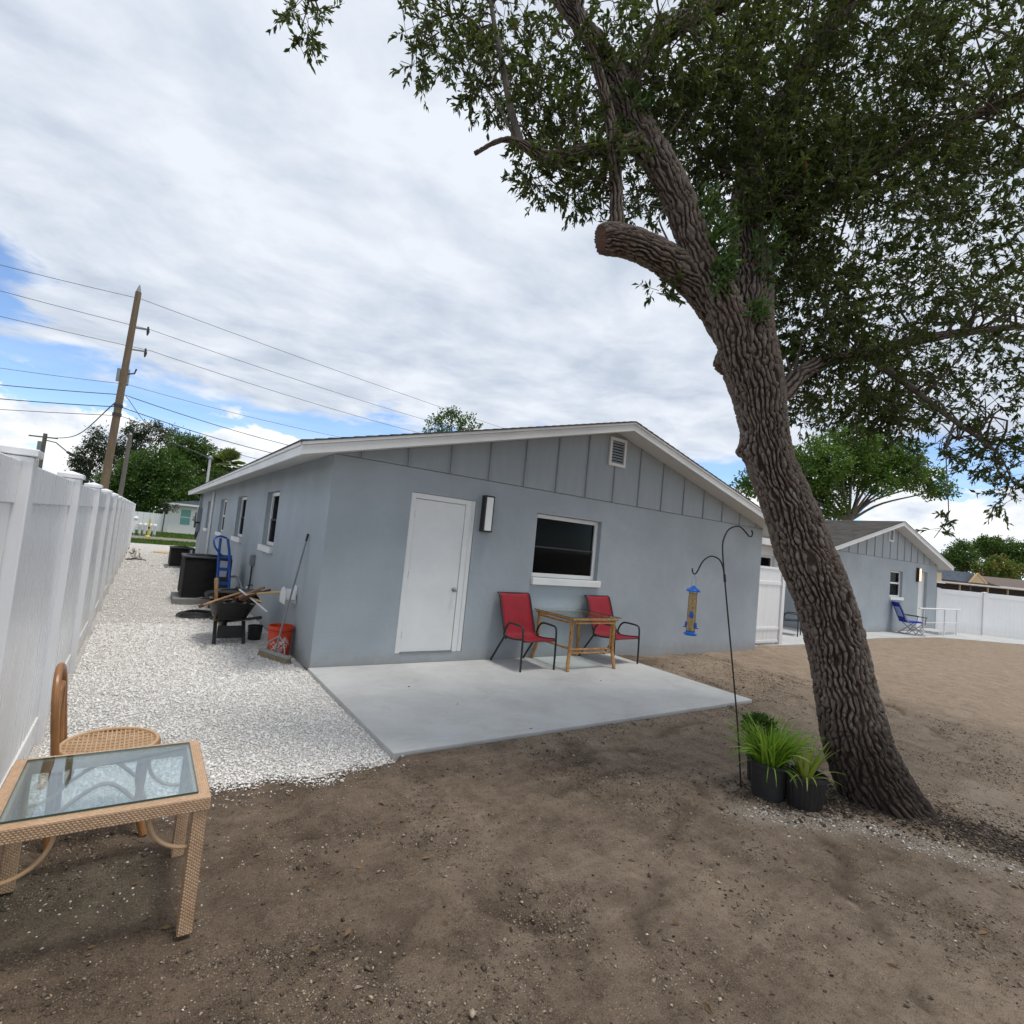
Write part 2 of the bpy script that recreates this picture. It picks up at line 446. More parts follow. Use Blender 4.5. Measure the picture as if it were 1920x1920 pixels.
# sling fabric of the red chairs
m, t = material('red_sling')
oc = t.n('ShaderNodeTexCoord').outputs['Object']
wv = t.n('ShaderNodeTexWave', i_Vector=oc, i_Scale=90.0, bands_direction='X')
wv2 = t.n('ShaderNodeTexWave', i_Vector=oc, i_Scale=90.0, bands_direction='Z')
c = t.mix(t.smooth(t.noise(oc, 5, 4, 0.6), 0.3, 0.7), (0.225, 0.008, 0.017), (0.285, 0.012, 0.023))
c = t.mix(t.math('MULTIPLY', t.noise(oc, 90, 3, 0.6), 0.3), c, (0.20, 0.01, 0.02))
finish(t, c, 0.62, t.math('ADD', wv.outputs['Fac'], wv2.outputs['Fac']), 0.25, 0.0012, spec=0.3)

# woven strands of the side table
m, t = material('wicker')
oc = t.n('ShaderNodeTexCoord').outputs['Object']
c = t.mix(attr(t, 'rnd'), (0.48, 0.31, 0.19), (0.58, 0.40, 0.26))
c = t.mix(t.math('MULTIPLY', t.smooth(t.noise(oc, 14, 5, 0.7), 0.45, 0.7), 0.4), c, (0.36, 0.21, 0.12))
finish(t, c, 0.45, t.noise(oc, 260, 3, 0.6), 0.2, 0.002, spec=0.4)

# bamboo with scorched nodes
m, t = material('bamboo')
oc = t.n('ShaderNodeTexCoord').outputs['Object']
n = t.noise(oc, 9, 5, 0.7, 0.6)
c = t.mix(t.smooth(n, 0.35, 0.6), (0.50, 0.27, 0.085), (0.36, 0.17, 0.05))
c = t.mix(t.smooth(t.noise(oc, 24, 4, 0.7), 0.57, 0.66), c, (0.06, 0.03, 0.015))
finish(t, c, 0.35, t.noise(oc, 60, 3, 0.6), 0.15, 0.003, spec=0.5)


def leaf_mat(name, stops, trans=0.35, rough=0.45):
    m, t = material(name)
    rp = t.n('ShaderNodeValToRGB', i_0=attr(t, 'rnd'))
    rp.color_ramp.elements[0].position = stops[0][0]
    rp.color_ramp.elements[0].color = (*stops[0][1], 1)
    rp.color_ramp.elements[1].position = stops[-1][0]
    rp.color_ramp.elements[1].color = (*stops[-1][1], 1)
    for pos, cc in stops[1:-1]:
        e = rp.color_ramp.elements.new(pos)
        e.color = (*cc, 1)
    p = t.n('ShaderNodeBsdfPrincipled')
    t.set(p.inputs['Base Color'], rp.outputs[0])
    p.inputs['Roughness'].default_value = rough
    p.inputs['Specular IOR Level'].default_value = 0.35
    tl = t.n('ShaderNodeBsdfTranslucent')
    t.set(tl.inputs[0], t.mix(0.5, rp.outputs[0], (0.16, 0.22, 0.03)))
    mx = t.n('ShaderNodeMixShader', i_0=trans, i_1=p, i_2=tl)
    t.n('ShaderNodeOutputMaterial', i_0=mx)
    return m


leaf_mat('oak_leaf', [(0.0, (0.032, 0.046, 0.014)), (0.5, (0.066, 0.09, 0.026)), (0.9, (0.125, 0.158, 0.05)), (0.985, (0.18, 0.20, 0.065)), (1.0, (0.30, 0.10, 0.035))], 0.36, 0.42)
leaf_mat('sucker_leaf', [(0.0, (0.04, 0.085, 0.02)), (1.0, (0.10, 0.18, 0.05))], 0.25, 0.45)
leaf_mat('green_leaf', [(0.0, (0.03, 0.075, 0.012)), (0.6, (0.06, 0.13, 0.022)), (1.0, (0.12, 0.20, 0.04))], 0.3, 0.5)
leaf_mat('dark_leaf', [(0.0, (0.018, 0.032, 0.016)), (0.6, (0.034, 0.052, 0.025)), (1.0, (0.06, 0.08, 0.035))], 0.15, 0.6)
leaf_mat('bright_leaf', [(0.0, (0.05, 0.11, 0.015)), (0.6, (0.09, 0.18, 0.025)), (1.0, (0.17, 0.27, 0.05))], 0.3, 0.5)
leaf_mat('flame_leaf', [(0.0, (0.06, 0.12, 0.02)), (0.55, (0.11, 0.19, 0.03)), (0.72, (0.20, 0.22, 0.04)), (0.85, (0.40, 0.12, 0.04)), (1.0, (0.55, 0.16, 0.06))], 0.25, 0.5)
leaf_mat('palm_leaf', [(0.0, (0.09, 0.15, 0.03)), (0.7, (0.20, 0.27, 0.06)), (1.0, (0.32, 0.33, 0.11))], 0.25, 0.5)
leaf_mat('dead_frond', [(0.0, (0.13, 0.075, 0.04)), (1.0, (0.22, 0.14, 0.07))], 0.1, 0.8)
leaf_mat('lily_leaf', [(0.0, (0.13, 0.28, 0.02)), (0.7, (0.25, 0.46, 0.04)), (1.0, (0.42, 0.56, 0.09))], 0.4, 0.4)
leaf_mat('aloe_leaf', [(0.0, (0.16, 0.25, 0.03)), (0.7, (0.28, 0.36, 0.06)), (1.0, (0.36, 0.36, 0.10))], 0.35, 0.4)

# oak bark: grey weathered ridges over brown inner bark
m, t = material('bark')
bc = t.n('ShaderNodeAttribute', attribute_name='barkco').outputs['Vector']
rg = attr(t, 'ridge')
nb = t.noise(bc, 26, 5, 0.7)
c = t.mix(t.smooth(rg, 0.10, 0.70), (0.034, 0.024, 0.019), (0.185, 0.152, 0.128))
c = t.mix(t.math('MULTIPLY', t.smooth(t.noise(bc, 5, 5, 0.65), 0.4, 0.7), 0.45), c, (0.16, 0.115, 0.09))
c = t.mix(t.math('MULTIPLY', t.smooth(nb, 0.5, 0.75), t.math('MULTIPLY', rg, 0.45)), c, (0.33, 0.29, 0.26))
lich = t.smooth(t.noise(t.mapping(bc, scale=(1, 1, 0.6)), 7, 5, 0.7), 0.56, 0.68)
c = t.mix(t.math('MULTIPLY', t.math('MULTIPLY', lich, rg), 0.55), c, (0.30, 0.29, 0.265))
c = t.mix(t.math('MULTIPLY', t.smooth(t.noise(bc, 2.2, 4, 0.6), 0.5, 0.7), 0.35), c, (0.075, 0.052, 0.042))
c = t.mix(t.math('MULTIPLY', attr(t, 'base_dark'), 0.82), c, (0.020, 0.015, 0.013))  # bark turns near black towards the foot of the trunk
h = t.math('ADD', nb, t.math('MULTIPLY', t.noise(bc, 80, 4, 0.7), 0.5))
finish(t, c, 0.92, h, 0.7, 0.006, spec=0.15)
m, t = material('cut_wood')
bc = t.n('ShaderNodeTexCoord').outputs['Object']
finish(t, t.mix(t.noise(bc, 30, 5, 0.7), (0.085, 0.05, 0.038), (0.15, 0.09, 0.068)), 0.9, t.noise(bc, 90, 3, 0.7), 0.5, 0.004, spec=0.1)
pmat('far_bark', (0.17, 0.15, 0.13), (0.10, 0.085, 0.07), 3, 0.95, 0.6, 20, 0.02, stretch=(3, 3, 1))


# ------------------------------------------------------------------ mesh helpers
ORG = {}


def tag(o, label=None, cat=None, group=None, kind=None):
    for k, v in (('label', label), ('category', cat), ('group', group), ('kind', kind)):
        if v:
            o[k] = v
    return o


def thing(name, label, cat, loc=(0, 0, 0), group=None):
    o = bpy.data.objects.new(name, None)
    o.empty_display_size = 0.1
    col.objects.link(o)
    o.location = loc
    ORG[o.name] = Vector(loc)
    return tag(o, label, cat, group)


def link(name, me, mat, parent=None):
    o = bpy.data.objects.new(name, me)
    col.objects.link(o)
    if mat is not None:
        me.materials.append(MATS[mat] if isinstance(mat, str) else mat)
    if parent is not None:
        o.parent = parent
        ORG[o.name] = ORG[parent.name]
    else:
        ORG[o.name] = Vector((0, 0, 0))
    return o


def copy_tree(o, parent=None):
    c = o.copy()
    col.objects.link(c)
    c.parent = parent
    for ch in list(o.children):
        copy_tree(ch, c)
    return c


def np_mesh(name, V, F, attrs=None, smooth=False, vattrs=None):
    """V (n,3), F (m,k) -> mesh; attrs: dict of per-vertex floats"""
    me = bpy.data.meshes.new(name)
    V = np.ascontiguousarray(V, np.float32)
    F = np.ascontiguousarray(F, np.int32)
    me.vertices.add(len(V))
    me.vertices.foreach_set('co', V.ravel())
    me.loops.add(F.size)
    me.loops.foreach_set('vertex_index', F.ravel())
    me.polygons.add(len(F))
    me.polygons.foreach_set('loop_start', np.arange(len(F), dtype=np.int32) * F.shape[1])
    if smooth:
        me.polygons.foreach_set('use_smooth', np.ones(len(F), bool))
    me.update(calc_edges=True)
    for k, a in (attrs or {}).items():
        at = me.attributes.new(k, 'FLOAT', 'POINT')
        at.data.foreach_set('value', np.ascontiguousarray(a, np.float32))
    for k, a in (vattrs or {}).items():
        at = me.attributes.new(k, 'FLOAT_VECTOR', 'POINT')
        at.data.foreach_set('vector', np.ascontiguousarray(a, np.float32).ravel())
    return me


class MB:
    def __init__(self):
        self.v, self.f = [], []

    def add(self, vs, fs):
        b = len(self.v)
        self.v += [tuple(x) for x in vs]
        self.f += [tuple(b + i for i in f) for f in fs]
        return self

    def bx(self, x0, x1, y0, y1, z0, z1):
        vs = [(x0, y0, z0), (x1, y0, z0), (x1, y1, z0), (x0, y1, z0), (x0, y0, z1), (x1, y0, z1), (x1, y1, z1), (x0, y1, z1)]
        return self.add(vs, [(0, 3, 2, 1), (4, 5, 6, 7), (0, 1, 5, 4), (1, 2, 6, 5), (2, 3, 7, 6), (3, 0, 4, 7)])

    def bar(self, a, b, wd, ht, up=(0, 0, 1)):
        """square bar from a to b"""
        a, b = Vector(a), Vector(b)
        d = (b - a).normalized()
        u = Vector(up)
        s = d.cross(u)
        if s.length < 1e-4:
            s = d.cross(Vector((1, 0, 0)))
        s.normalize()
        u = s.cross(d).normalized()
        vs = []
        for p in (a, b):
            for i, j in ((-1, -1), (1, -1), (1, 1), (-1, 1)):
                vs.append(p + s * (i * wd / 2) + u * (j * ht / 2))
        return self.add(vs, [(0, 1, 2, 3), (7, 6, 5, 4), (0, 4, 5, 1), (1, 5, 6, 2), (2, 6, 7, 3), (3, 7, 4, 0)])

    def tube(self, pts, r, n=8, cap=True, closed=False):
        pts = [Vector(p) for p in pts]
        m_ = len(pts)
        rs = [r] * m_ if not hasattr(r, '__len__') else list(r)
        tans = []
        for i in range(m_):
            if closed:
                d = pts[(i + 1) % m_] - pts[i - 1]
            else:
                d = pts[min(i + 1, m_ - 1)] - pts[max(i - 1, 0)]
            tans.append(d.normalized())
        u = tans[0].orthogonal().normalized()
        b = len(self.v)
        for i in range(m_):
            d = tans[i]
            u = (u - d * u.dot(d))
            u = u.normalized() if u.length > 1e-6 else d.orthogonal().normalized()
            s = d.cross(u)
            for k in range(n):
                a = 2 * math.pi * k / n
                self.v.append(tuple(pts[i] + (u * math.cos(a) + s * math.sin(a)) * rs[i]))
        segs = m_ if closed else m_ - 1
        for i in range(segs):
            i2 = (i + 1) % m_
            for k in range(n):
                k2 = (k + 1) % n
                self.f.append((b + i * n + k, b + i * n + k2, b + i2 * n + k2, b + i2 * n + k))
        if cap and not closed:
            self.f.append(tuple(b + k for k in reversed(range(n))))
            self.f.append(tuple(b + (m_ - 1) * n + k for k in range(n)))
        return self

    def lathe(self, prof, c=(0, 0, 0), n=24):
        """profile [(r, z)], both ends closed when r == 0"""
        b = len(self.v)
        for r_, z in prof:
            for k in range(n):
                a = 2 * math.pi * k / n
                self.v.append((c[0] + r_ * math.cos(a), c[1] + r_ * math.sin(a), c[2] + z))
        for i in range(len(prof) - 1):
            for k in range(n):
                k2 = (k + 1) % n
                self.f.append((b + i * n + k, b + i * n + k2, b + (i + 1) * n + k2, b + (i + 1) * n + k))
        self.f.append(tuple(b + k for k in reversed(range(n))))
        e = b + (len(prof) - 1) * n
        self.f.append(tuple(e + k for k in range(n)))
        return self

    def prism(self, poly, axis, a0, a1):
        """polygon in the two other axes (in xyz order), extruded along axis"""
        def mk(p, a):
            return {'x': (a, p[0], p[1]), 'y': (p[0], a, p[1]), 'z': (p[0], p[1], a)}[axis]
        n = len(poly)
        vs = [mk(p, a0) for p in poly] + [mk(p, a1) for p in poly]
        fs = [tuple(range(n)), tuple(reversed(range(n, 2 * n)))]
        fs += [(i, n + i, n + (i + 1) % n, (i + 1) % n) for i in range(n)]
        return self.add(vs, fs)

    def build(self, name, mat, parent=None, smooth=False, bevel=0.0, angle=35):
        me = bpy.data.meshes.new(name)
        o_ = ORG[parent.name] if parent is not None else Vector((0, 0, 0))
        me.from_pydata([(x - o_.x, y - o_.y, z - o_.z) for x, y, z in self.v], [], self.f)
        import bmesh
        bm = bmesh.new()
        bm.from_mesh(me)
        bmesh.ops.recalc_face_normals(bm, faces=bm.faces)
        bm.to_mesh(me)
        bm.free()
        if smooth:
            me.polygons.foreach_set('use_smooth', [True] * len(me.polygons))
            me.set_sharp_from_angle(angle=rad(angle))
        me.update()
        ob = link(name, me, mat, parent)
        if bevel:
            md = ob.modifiers.new('edge', 'BEVEL')
            md.width = bevel
            md.segments = 2
            md.limit_method = 'ANGLE'
            md.harden_normals = False
        return ob


def struct(o):
    o['kind'] = 'structure'
    return o


def catmull(P, n):
    """resample a control polyline (k,d) to n points, evenly in length"""
    P = np.asarray(P, float)
    Q = np.vstack([2 * P[0] - P[1], P, 2 * P[-1] - P[-2]])
    out = []
    for i in range(1, len(Q) - 2):
        tt = np.linspace(0, 1, 24, endpoint=False)[:, None]
        p0, p1, p2, p3 = Q[i - 1], Q[i], Q[i + 1], Q[i + 2]
        out.append(0.5 * ((2 * p1) + (-p0 + p2) * tt + (2 * p0 - 5 * p1 + 4 * p2 - p3) * tt ** 2 + (-p0 + 3 * p1 - 3 * p2 + p3) * tt ** 3))
    out.append(P[-1:])
    out = np.vstack(out)
    s = np.r_[0, np.cumsum(np.linalg.norm(np.diff(out[:, :3], axis=0), axis=1))]
    q = np.linspace(0, s[-1], n)
    return np.stack([np.interp(q, s, out[:, k]) for k in range(out.shape[1])], 1), q


def hash3(ix, iy, iz, seed):
    h = (ix * 374761393 + iy * 668265263 + iz * 2147483647 + seed * 1274126177) & 0xFFFFFFFF
    h = ((h ^ (h >> 13)) * 1274126177) & 0xFFFFFFFF
    h = h ^ (h >> 16)
    return (h & 0xFFFFFF) / float(0x1000000)


def vnoise(P, seed=0):
    """value noise, P (n,2 or 3) -> 0..1"""
    P = np.asarray(P, float)
    if P.shape[1] == 2:
        P = np.c_[P, np.zeros(len(P))]
    I = np.floor(P).astype(np.int64)
    F = P - I
    F = F * F * (3 - 2 * F)
    r_ = 0
    for dx in (0, 1):
        for dy in (0, 1):
            for dz in (0, 1):
                wgt = (F[:, 0] if dx else 1 - F[:, 0]) * (F[:, 1] if dy else 1 - F[:, 1]) * (F[:, 2] if dz else 1 - F[:, 2])
                r_ = r_ + wgt * hash3(I[:, 0] + dx, I[:, 1] + dy, I[:, 2] + dz, seed)
    return r_


def fbm(P, octv=4, seed=0):
    a, s, tot = 1.0, 0.0, 0.0
    P = np.asarray(P, float)
    for k in range(octv):
        s = s + a * vnoise(P * 2 ** k, seed + k)
        tot += a
        a *= 0.5
    return s / tot


def worley_edge(P, seed=0):
    """F2-F1 of a jittered cell pattern"""
    I = np.floor(P).astype(np.int64)
    f1 = np.full(len(P), 9.0)
    f2 = np.full(len(P), 9.0)
    for dx in (-1, 0, 1):
        for dy in (-1, 0, 1):
            for dz in (-1, 0, 1):
                J = I + np.array([dx, dy, dz])
                c = J + np.stack([hash3(J[:, 0], J[:, 1], J[:, 2], seed + s_) for s_ in (1, 2, 3)], 1)
                d = np.linalg.norm(P - c, axis=1)
                n1 = np.minimum(f1, d)
                f2 = np.minimum(np.maximum(f1, d), f2)
                f1 = n1
    return f2 - f1


def scatter_pieces(name, XY, Z, size, mat, rnd, parent=None, flat=0.55, elong=1.0, seed=3):
    """many little angular pieces (8 triangles each) in one mesh"""
    r_ = np.random.default_rng(seed)
    n = len(XY)
    base = np.array([[1, 0, 0], [-1, 0, 0], [0, 1, 0], [0, -1, 0], [0, 0, 1], [0, 0, -1]], float)
    tri = np.array([[0, 2, 4], [2, 1, 4], [1, 3, 4], [3, 0, 4], [2, 0, 5], [1, 2, 5], [3, 1, 5], [0, 3, 5]])
    sc = size[:, None, None] * r_.uniform(0.55, 1.25, (n, 6, 1))
    V = base[None] * sc
    V[:, :2] *= elong * r_.uniform(0.7, 1.3, (n, 1, 1))
    V[:, 4:, :] *= flat
    V[:, :, :2] += r_.normal(0, 0.22, (n, 6, 2)) * size[:, None, None]
    a = r_.uniform(0, 2 * np.pi, n)
    b = r_.normal(0, 0.35, n)
    ca, sa, cb, sb = np.cos(a), np.sin(a), np.cos(b), np.sin(b)
    X = V[..., 0] * cb[:, None] + V[..., 2] * sb[:, None]
    Zz = -V[..., 0] * sb[:, None] + V[..., 2] * cb[:, None]
    Xr = X * ca[:, None] - V[..., 1] * sa[:, None]
    Yr = X * sa[:, None] + V[..., 1] * ca[:, None]
    W = np.stack([Xr + XY[:, :1], Yr + XY[:, 1:2], Zz + np.asarray(Z).reshape(-1, 1)], -1).reshape(-1, 3)
    F = (tri[None] + (np.arange(n) * 6)[:, None, None]).reshape(-1, 3)
    me = np_mesh(name, W, F, {'rnd': np.repeat(rnd, 6)})
    o = link(name, me, mat, parent)
    o['kind'] = 'stuff'
    return o


def leaf_cloud(C, D, L, Wd, rnd, fold=0.25):
    """one folded diamond (2 triangles x2) per leaf: base C, direction D"""
    n = len(C)
    D = D / (np.linalg.norm(D, axis=1)[:, None] + 1e-9)
    up = RNG.normal(0, 1, (n, 3)) + np.array([0, 0, 0.8])
    S = np.cross(D, up)
    S /= np.linalg.norm(S, axis=1)[:, None] + 1e-9
    N = np.cross(S, D)
    L = L[:, None]
    Wd = Wd[:, None]
    V = np.stack([C, C + D * L * 0.5 + S * Wd * 0.5 + N * Wd * fold, C + D * L - N * L * 0.12, C + D * L * 0.5 - S * Wd * 0.5 + N * Wd * fold], 1).reshape(-1, 3)
    i = np.arange(n)[:, None] * 4
    F = np.concatenate([i + np.array([[0, 1, 2]]), i + np.array([[0, 2, 3]])], 0)
    return V, F, np.repeat(rnd, 4)


def join_clouds(parts):
    Vs, Fs, Rs, b = [], [], [], 0
    for V, F, R_ in parts:
        Vs.append(V)
        Fs.append(F + b)
        Rs.append(R_)
        b += len(V)
    return np.vstack(Vs), np.vstack(Fs), np.concatenate(Rs)


def ellipsoid_points(c, r, n, shell=0.35):
    d = RNG.normal(0, 1, (n, 3))
    d /= np.linalg.norm(d, axis=1)[:, None]
    q = RNG.uniform(shell, 1.0, n) ** (1 / 2.2)
    return np.asarray(c) + d * q[:, None] * np.asarray(r), d


# ------------------------------------------------------------------ ground
def spaced(a, b, s):
    return np.arange(a, b, s)


gx = np.r_[-420, -200, -90, -40, -20, -12, -8, -5, -3.6, spaced(-2.8, 6.2, 0.036), spaced(6.2, 10, 0.08), spaced(10, 30, 0.35), spaced(30, 62, 2.5), 90, 150, 260, 420]
gy = np.r_[-420, -200, -90, -40, -20, -13, -10, -8.2, spaced(-7.2, 0.35, 0.036), spaced(0.35, 3, 0.2), spaced(3, 30, 1.5), spaced(30, 62, 4), 90, 150, 260, 420]
GX, GY = np.meshgrid(gx, gy)
XY = np.c_[GX.ravel(), GY.ravel()]


def seg_dist(P, pts):
    d = np.full(len(P), 1e9)
    for a, b in zip(pts[:-1], pts[1:]):
        a, b = np.array(a), np.array(b)
        t_ = np.clip(((P - a) @ (b - a)) / ((b - a) @ (b - a)), 0, 1)
        d = np.minimum(d, np.linalg.norm(P - a - t_[:, None] * (b - a), axis=1))
    return d


def sstep(x, a, b):
    t_ = np.clip((x - a) / (b - a), 0, 1)
    return t_ * t_ * (3 - 2 * t_)


def ground_z(P):
    P = np.asarray(P, float)
    x, y = P[:, 0], P[:, 1]
    near = sstep(x, -3.5, -2.6) * (1 - sstep(x, 9, 16)) * sstep(y, -9, -7.5) * (1 - sstep(y, 0.2, 1.0))
    out = 1 - ((x < 0.0) & (y > -2.75)).astype(float)          # flat under the gravel
    d_pat = np.maximum(np.maximum(-0.1 - x, x - 5.0), np.maximum(-2.72 - y, y - 0.1))
    soft = sstep(np.maximum(d_pat, -0.2), -0.05, 0.35)
    h = (fbm(P * 0.9, 3, 5) - 0.5) * 0.05 + (fbm(P * 4.2, 4, 9) - 0.5) * 0.040 + (fbm(P * 17, 3, 21) - 0.5) * 0.020
    # rake marks and wheel ruts running roughly along y on the right
    ca, sa = math.cos(rad(14)), math.sin(rad(14))
    u_ = x * ca - y * sa
    v_ = x * sa + y * ca
    h += sstep(x, 2.0, 5.0) * (fbm(np.c_[u_ * 5.5, v_ * 0.7], 3, 33) - 0.5) * 0.05
    h += 0.05 * np.exp(-((x - 3.05) ** 2 + (y + 4.75) ** 2) / 0.35)
    z = -0.062 + near * out * soft * h + 0.046 * np.exp(-np.maximum(d_pat, 0) / 0.30) * (d_pat > -0.03) * out * near
    return np.where((x < 0.0) & (y > -2.62) & (y < 27), -0.085, z)


gz_ = ground_z(XY)
x_, y_ = XY[:, 0], XY[:, 1]
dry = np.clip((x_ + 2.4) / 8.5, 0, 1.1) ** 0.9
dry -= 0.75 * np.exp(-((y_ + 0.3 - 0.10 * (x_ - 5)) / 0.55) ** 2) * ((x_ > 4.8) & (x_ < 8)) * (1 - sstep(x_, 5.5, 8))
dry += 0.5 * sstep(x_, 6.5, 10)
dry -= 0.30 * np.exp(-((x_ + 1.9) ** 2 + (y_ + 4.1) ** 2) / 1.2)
RUTS = [[(-0.9, -3.35), (-0.2, -3.2), (0.7, -3.35), (1.5, -3.1), (2.4, -3.3)], [(-0.6, -3.8), (0.2, -3.7), (0.9, -3.75), (1.5, -3.5), (2.1, -3.6)],
        [(0.4, -4.9), (0.9, -4.4), (1.5, -4.2), (2.0, -3.9)], [(0.1, -3.05), (0.9, -3.0), (2.0, -2.95), (3.4, -3.0)],
        [(1.2, -5.6), (1.7, -5.1), (2.1, -4.85)], [(3.6, -3.6), (4.6, -2.6), (5.4, -1.3), (6.0, -0.4)], [(4.4, -4.2), (5.4, -3.2), (6.6, -1.8), (7.4, -0.7)],
        [(5.6, -4.6), (6.8, -3.6), (8.0, -2.4)], [(-1.2, -4.4), (-0.5, -4.2), (0.1, -4.5)]]


def rut_mask(P):
    q_ = P + (np.c_[fbm(P * 2.2, 3, 71), fbm(P * 2.2 + 7, 3, 72)] - 0.5) * 0.5
    d = np.full(len(P), 1e9)
    for r_ in RUTS:
        d = np.minimum(d, seg_dist(q_, r_))
    return (1 - sstep(d, 0.012, 0.085)) * sstep(fbm(P * 3.1, 3, 73), 0.36, 0.58)


rut = rut_mask(XY)
gz_ = gz_ - 0.020 * rut * (gz_ > -0.084)
pale = 1 - sstep(seg_dist(XY, [(1.95, -4.35), (2.25, -4.62), (2.55, -4.93), (2.75, -5.25), (2.95, -5.75), (3.2, -6.3)]), 0.05, 0.22)
pale = np.maximum(pale, 0.8 * (1 - sstep(seg_dist(XY, [(3.5, -5.5), (3.9, -5.2), (4.6, -5.0)]), 0.05, 0.3)))
mulch = 1 - sstep(seg_dist(XY, [(2.25, -4.15), (2.6, -4.5), (3.15, -4.95), (3.35, -5.5), (3.55, -6.1)]), 0.08, 0.36)
nx, ny = len(gx), len(gy)
ii = (np.arange(ny - 1)[:, None] * nx + np.arange(nx - 1)[None]).ravel()
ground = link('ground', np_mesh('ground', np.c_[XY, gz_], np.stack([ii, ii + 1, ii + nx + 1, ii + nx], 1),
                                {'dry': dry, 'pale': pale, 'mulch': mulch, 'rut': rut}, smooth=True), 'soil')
struct(ground)


def grav_front(x):
    return -2.66 + 0.05 * np.sin(x * 5.1 + 1) + 0.04 * np.sin(x * 13) + 0.05 * (fbm(np.c_[x * 4, x * 0], 3, 4) - 0.5)


# shell gravel path between fence and house
xs = np.linspace(-2.32, -0.002, 60)
ysn = np.r_[np.linspace(0, 1, 90) ** 1.6]
gv = []
for yy in ysn:
    f0 = grav_front(xs)
    Y = f0 + (26.4 - f0) * yy
    hz = -0.052 + 0.016 * (fbm(np.c_[xs * 3, Y * 3], 3, 8) - 0.5)
    hz = np.where(yy == 0, -0.075, hz)
    gv.append(np.c_[xs, Y, hz])
gv = np.vstack(gv)
ii = (np.arange(89)[:, None] * 60 + np.arange(59)[None]).ravel()
path = struct(link('gravel_path', np_mesh('gravel_path', gv, np.stack([ii, ii + 1, ii + 61, ii + 60], 1), smooth=True), 'gravel_bed'))
# the bed widens to a shell parking strip at the far end of the house
mb = MB()
mb.add([(-0.002, 18.45, -0.056), (14, 18.45, -0.056), (14, 26.4, -0.056), (-0.002, 26.4, -0.056)], [(0, 1, 2, 3)])
mb.add([(-30, 23.0, -0.056), (-2.32, 23.0, -0.056), (-2.32, 26.4, -0.056), (-30, 26.4, -0.056)], [(0, 1, 2, 3)])
struct(mb.build('gravel_drive', 'gravel_bed'))


def grav_pts(n, y0, y1, pw_=1.0):
    X = RNG.uniform(-2.19, -0.02, n)
    Y = y0 + (y1 - y0) * RNG.random(n) ** pw_
    return X, Y


X1, Y1 = grav_pts(80000, -2.72, 3.2, 1.15)
keep = Y1 > grav_front(X1) - 0.02 + RNG.normal(0, 0.04, len(X1))
X2, Y2 = grav_pts(20000, 3.2, 20, 1.5)
X3 = np.r_[X1[keep], X2]
Y3 = np.r_[Y1[keep], Y2]
near_f = np.clip((Y3 + 2.7) / 12, 0, 1)
sz = RNG.gamma(3.0, 0.0015, len(X3)) * (1 + 1.4 * near_f) + 0.0022
rn = np.clip(RNG.beta(3.0, 0.9, len(X3)), 0, 1)
scatter_pieces('gravel', np.c_[X3, Y3], -0.050 + 0.016 * (fbm(np.c_[X3 * 3, Y3 * 3], 3, 8) - 0.5) + sz * 0.2, sz, 'shell_piece', rn, elong=1.25, seed=5)

# patio slab
mb = MB()
px0, px1, py0 = -0.02, 4.90, -2.66
top = [(px0, -0.004), (px0 - 0.01, py0), (px1 - 0.04, py0 + 0.02), (px1 + 0.06, -0.004)]
mb.prism(top, 'z', -0.16, 0.0)
patio = struct(mb.build('patio', 'concrete', bevel=0.008))

# crumbs lying over the soil
n = 95000
# thrown denser near the viewer, and in patches
a_ = RNG.uniform(-2.15, 7.5, n * 3)
b_ = -7.0 + 7.0 * RNG.random(n * 3) ** 1.15
P_ = np.c_[a_, b_]
patch = sstep(fbm(P_ * 1.6, 4, 77), 0.42, 0.66)
okk = (RNG.random(len(P_)) < 0.12 + 0.88 * patch) & ~((a_ > -0.06) & (a_ < 5.0) & (b_ > -2.70)) & ~((a_ < 0.05) & (b_ > -2.62))
P_ = P_[okk][:n]
sz = RNG.gamma(1.6, 0.0016, len(P_)) + 0.0012
scatter_pieces('soil_crumbs', P_, ground_z(P_) + sz * 0.25, sz, 'dirt_piece', np.clip(RNG.beta(1.7, 1.5, len(P_)), 0, 0.9), flat=0.6, elong=1.3, seed=8)
# shells and stones strewn on the soil
n = 160
P_ = np.c_[RNG.uniform(-2.1, 6, n), RNG.uniform(-6.6, -2.7, n)]
sz = RNG.uniform(0.003, 0.008, n)
scatter_pieces('loose_stones', P_, ground_z(P_) + sz * 0.3, sz, 'shell_piece', RNG.uniform(0.05, 0.45, n), seed=9)
# shell spill beside the patio corner and under the side table
n = 350
P_ = np.r_[np.c_[RNG.normal(-1.5, 0.5, n), -2.74 - np.abs(RNG.normal(0, 0.16, n))],
           np.c_[RNG.normal(-1.55, 0.33, n // 3), RNG.normal(-3.55, 0.25, n // 3)]]
P_ = P_[(P_[:, 0] > -2.15) & (P_[:, 0] < 0.1)]
sz = RNG.uniform(0.003, 0.008, len(P_))
scatter_pieces('spilled_gravel', P_, ground_z(P_) + sz * 0.3, sz, 'shell_piece', RNG.beta(1.2, 2.6, len(P_)) * 0.42, seed=10)
# pebbles strayed over the edge of the gravel
n = 1700
xe = RNG.uniform(-2.15, 0.05, n)
P_ = np.c_[xe, grav_front(xe) - np.abs(RNG.normal(0, 0.06, n))]
sz = RNG.gamma(2.6, 0.0017, n) + 0.002
scatter_pieces('strayed_gravel', P_, ground_z(P_) + sz * 0.35, sz, 'shell_piece', RNG.beta(1.6, 1.5, n), elong=1.2, seed=14)
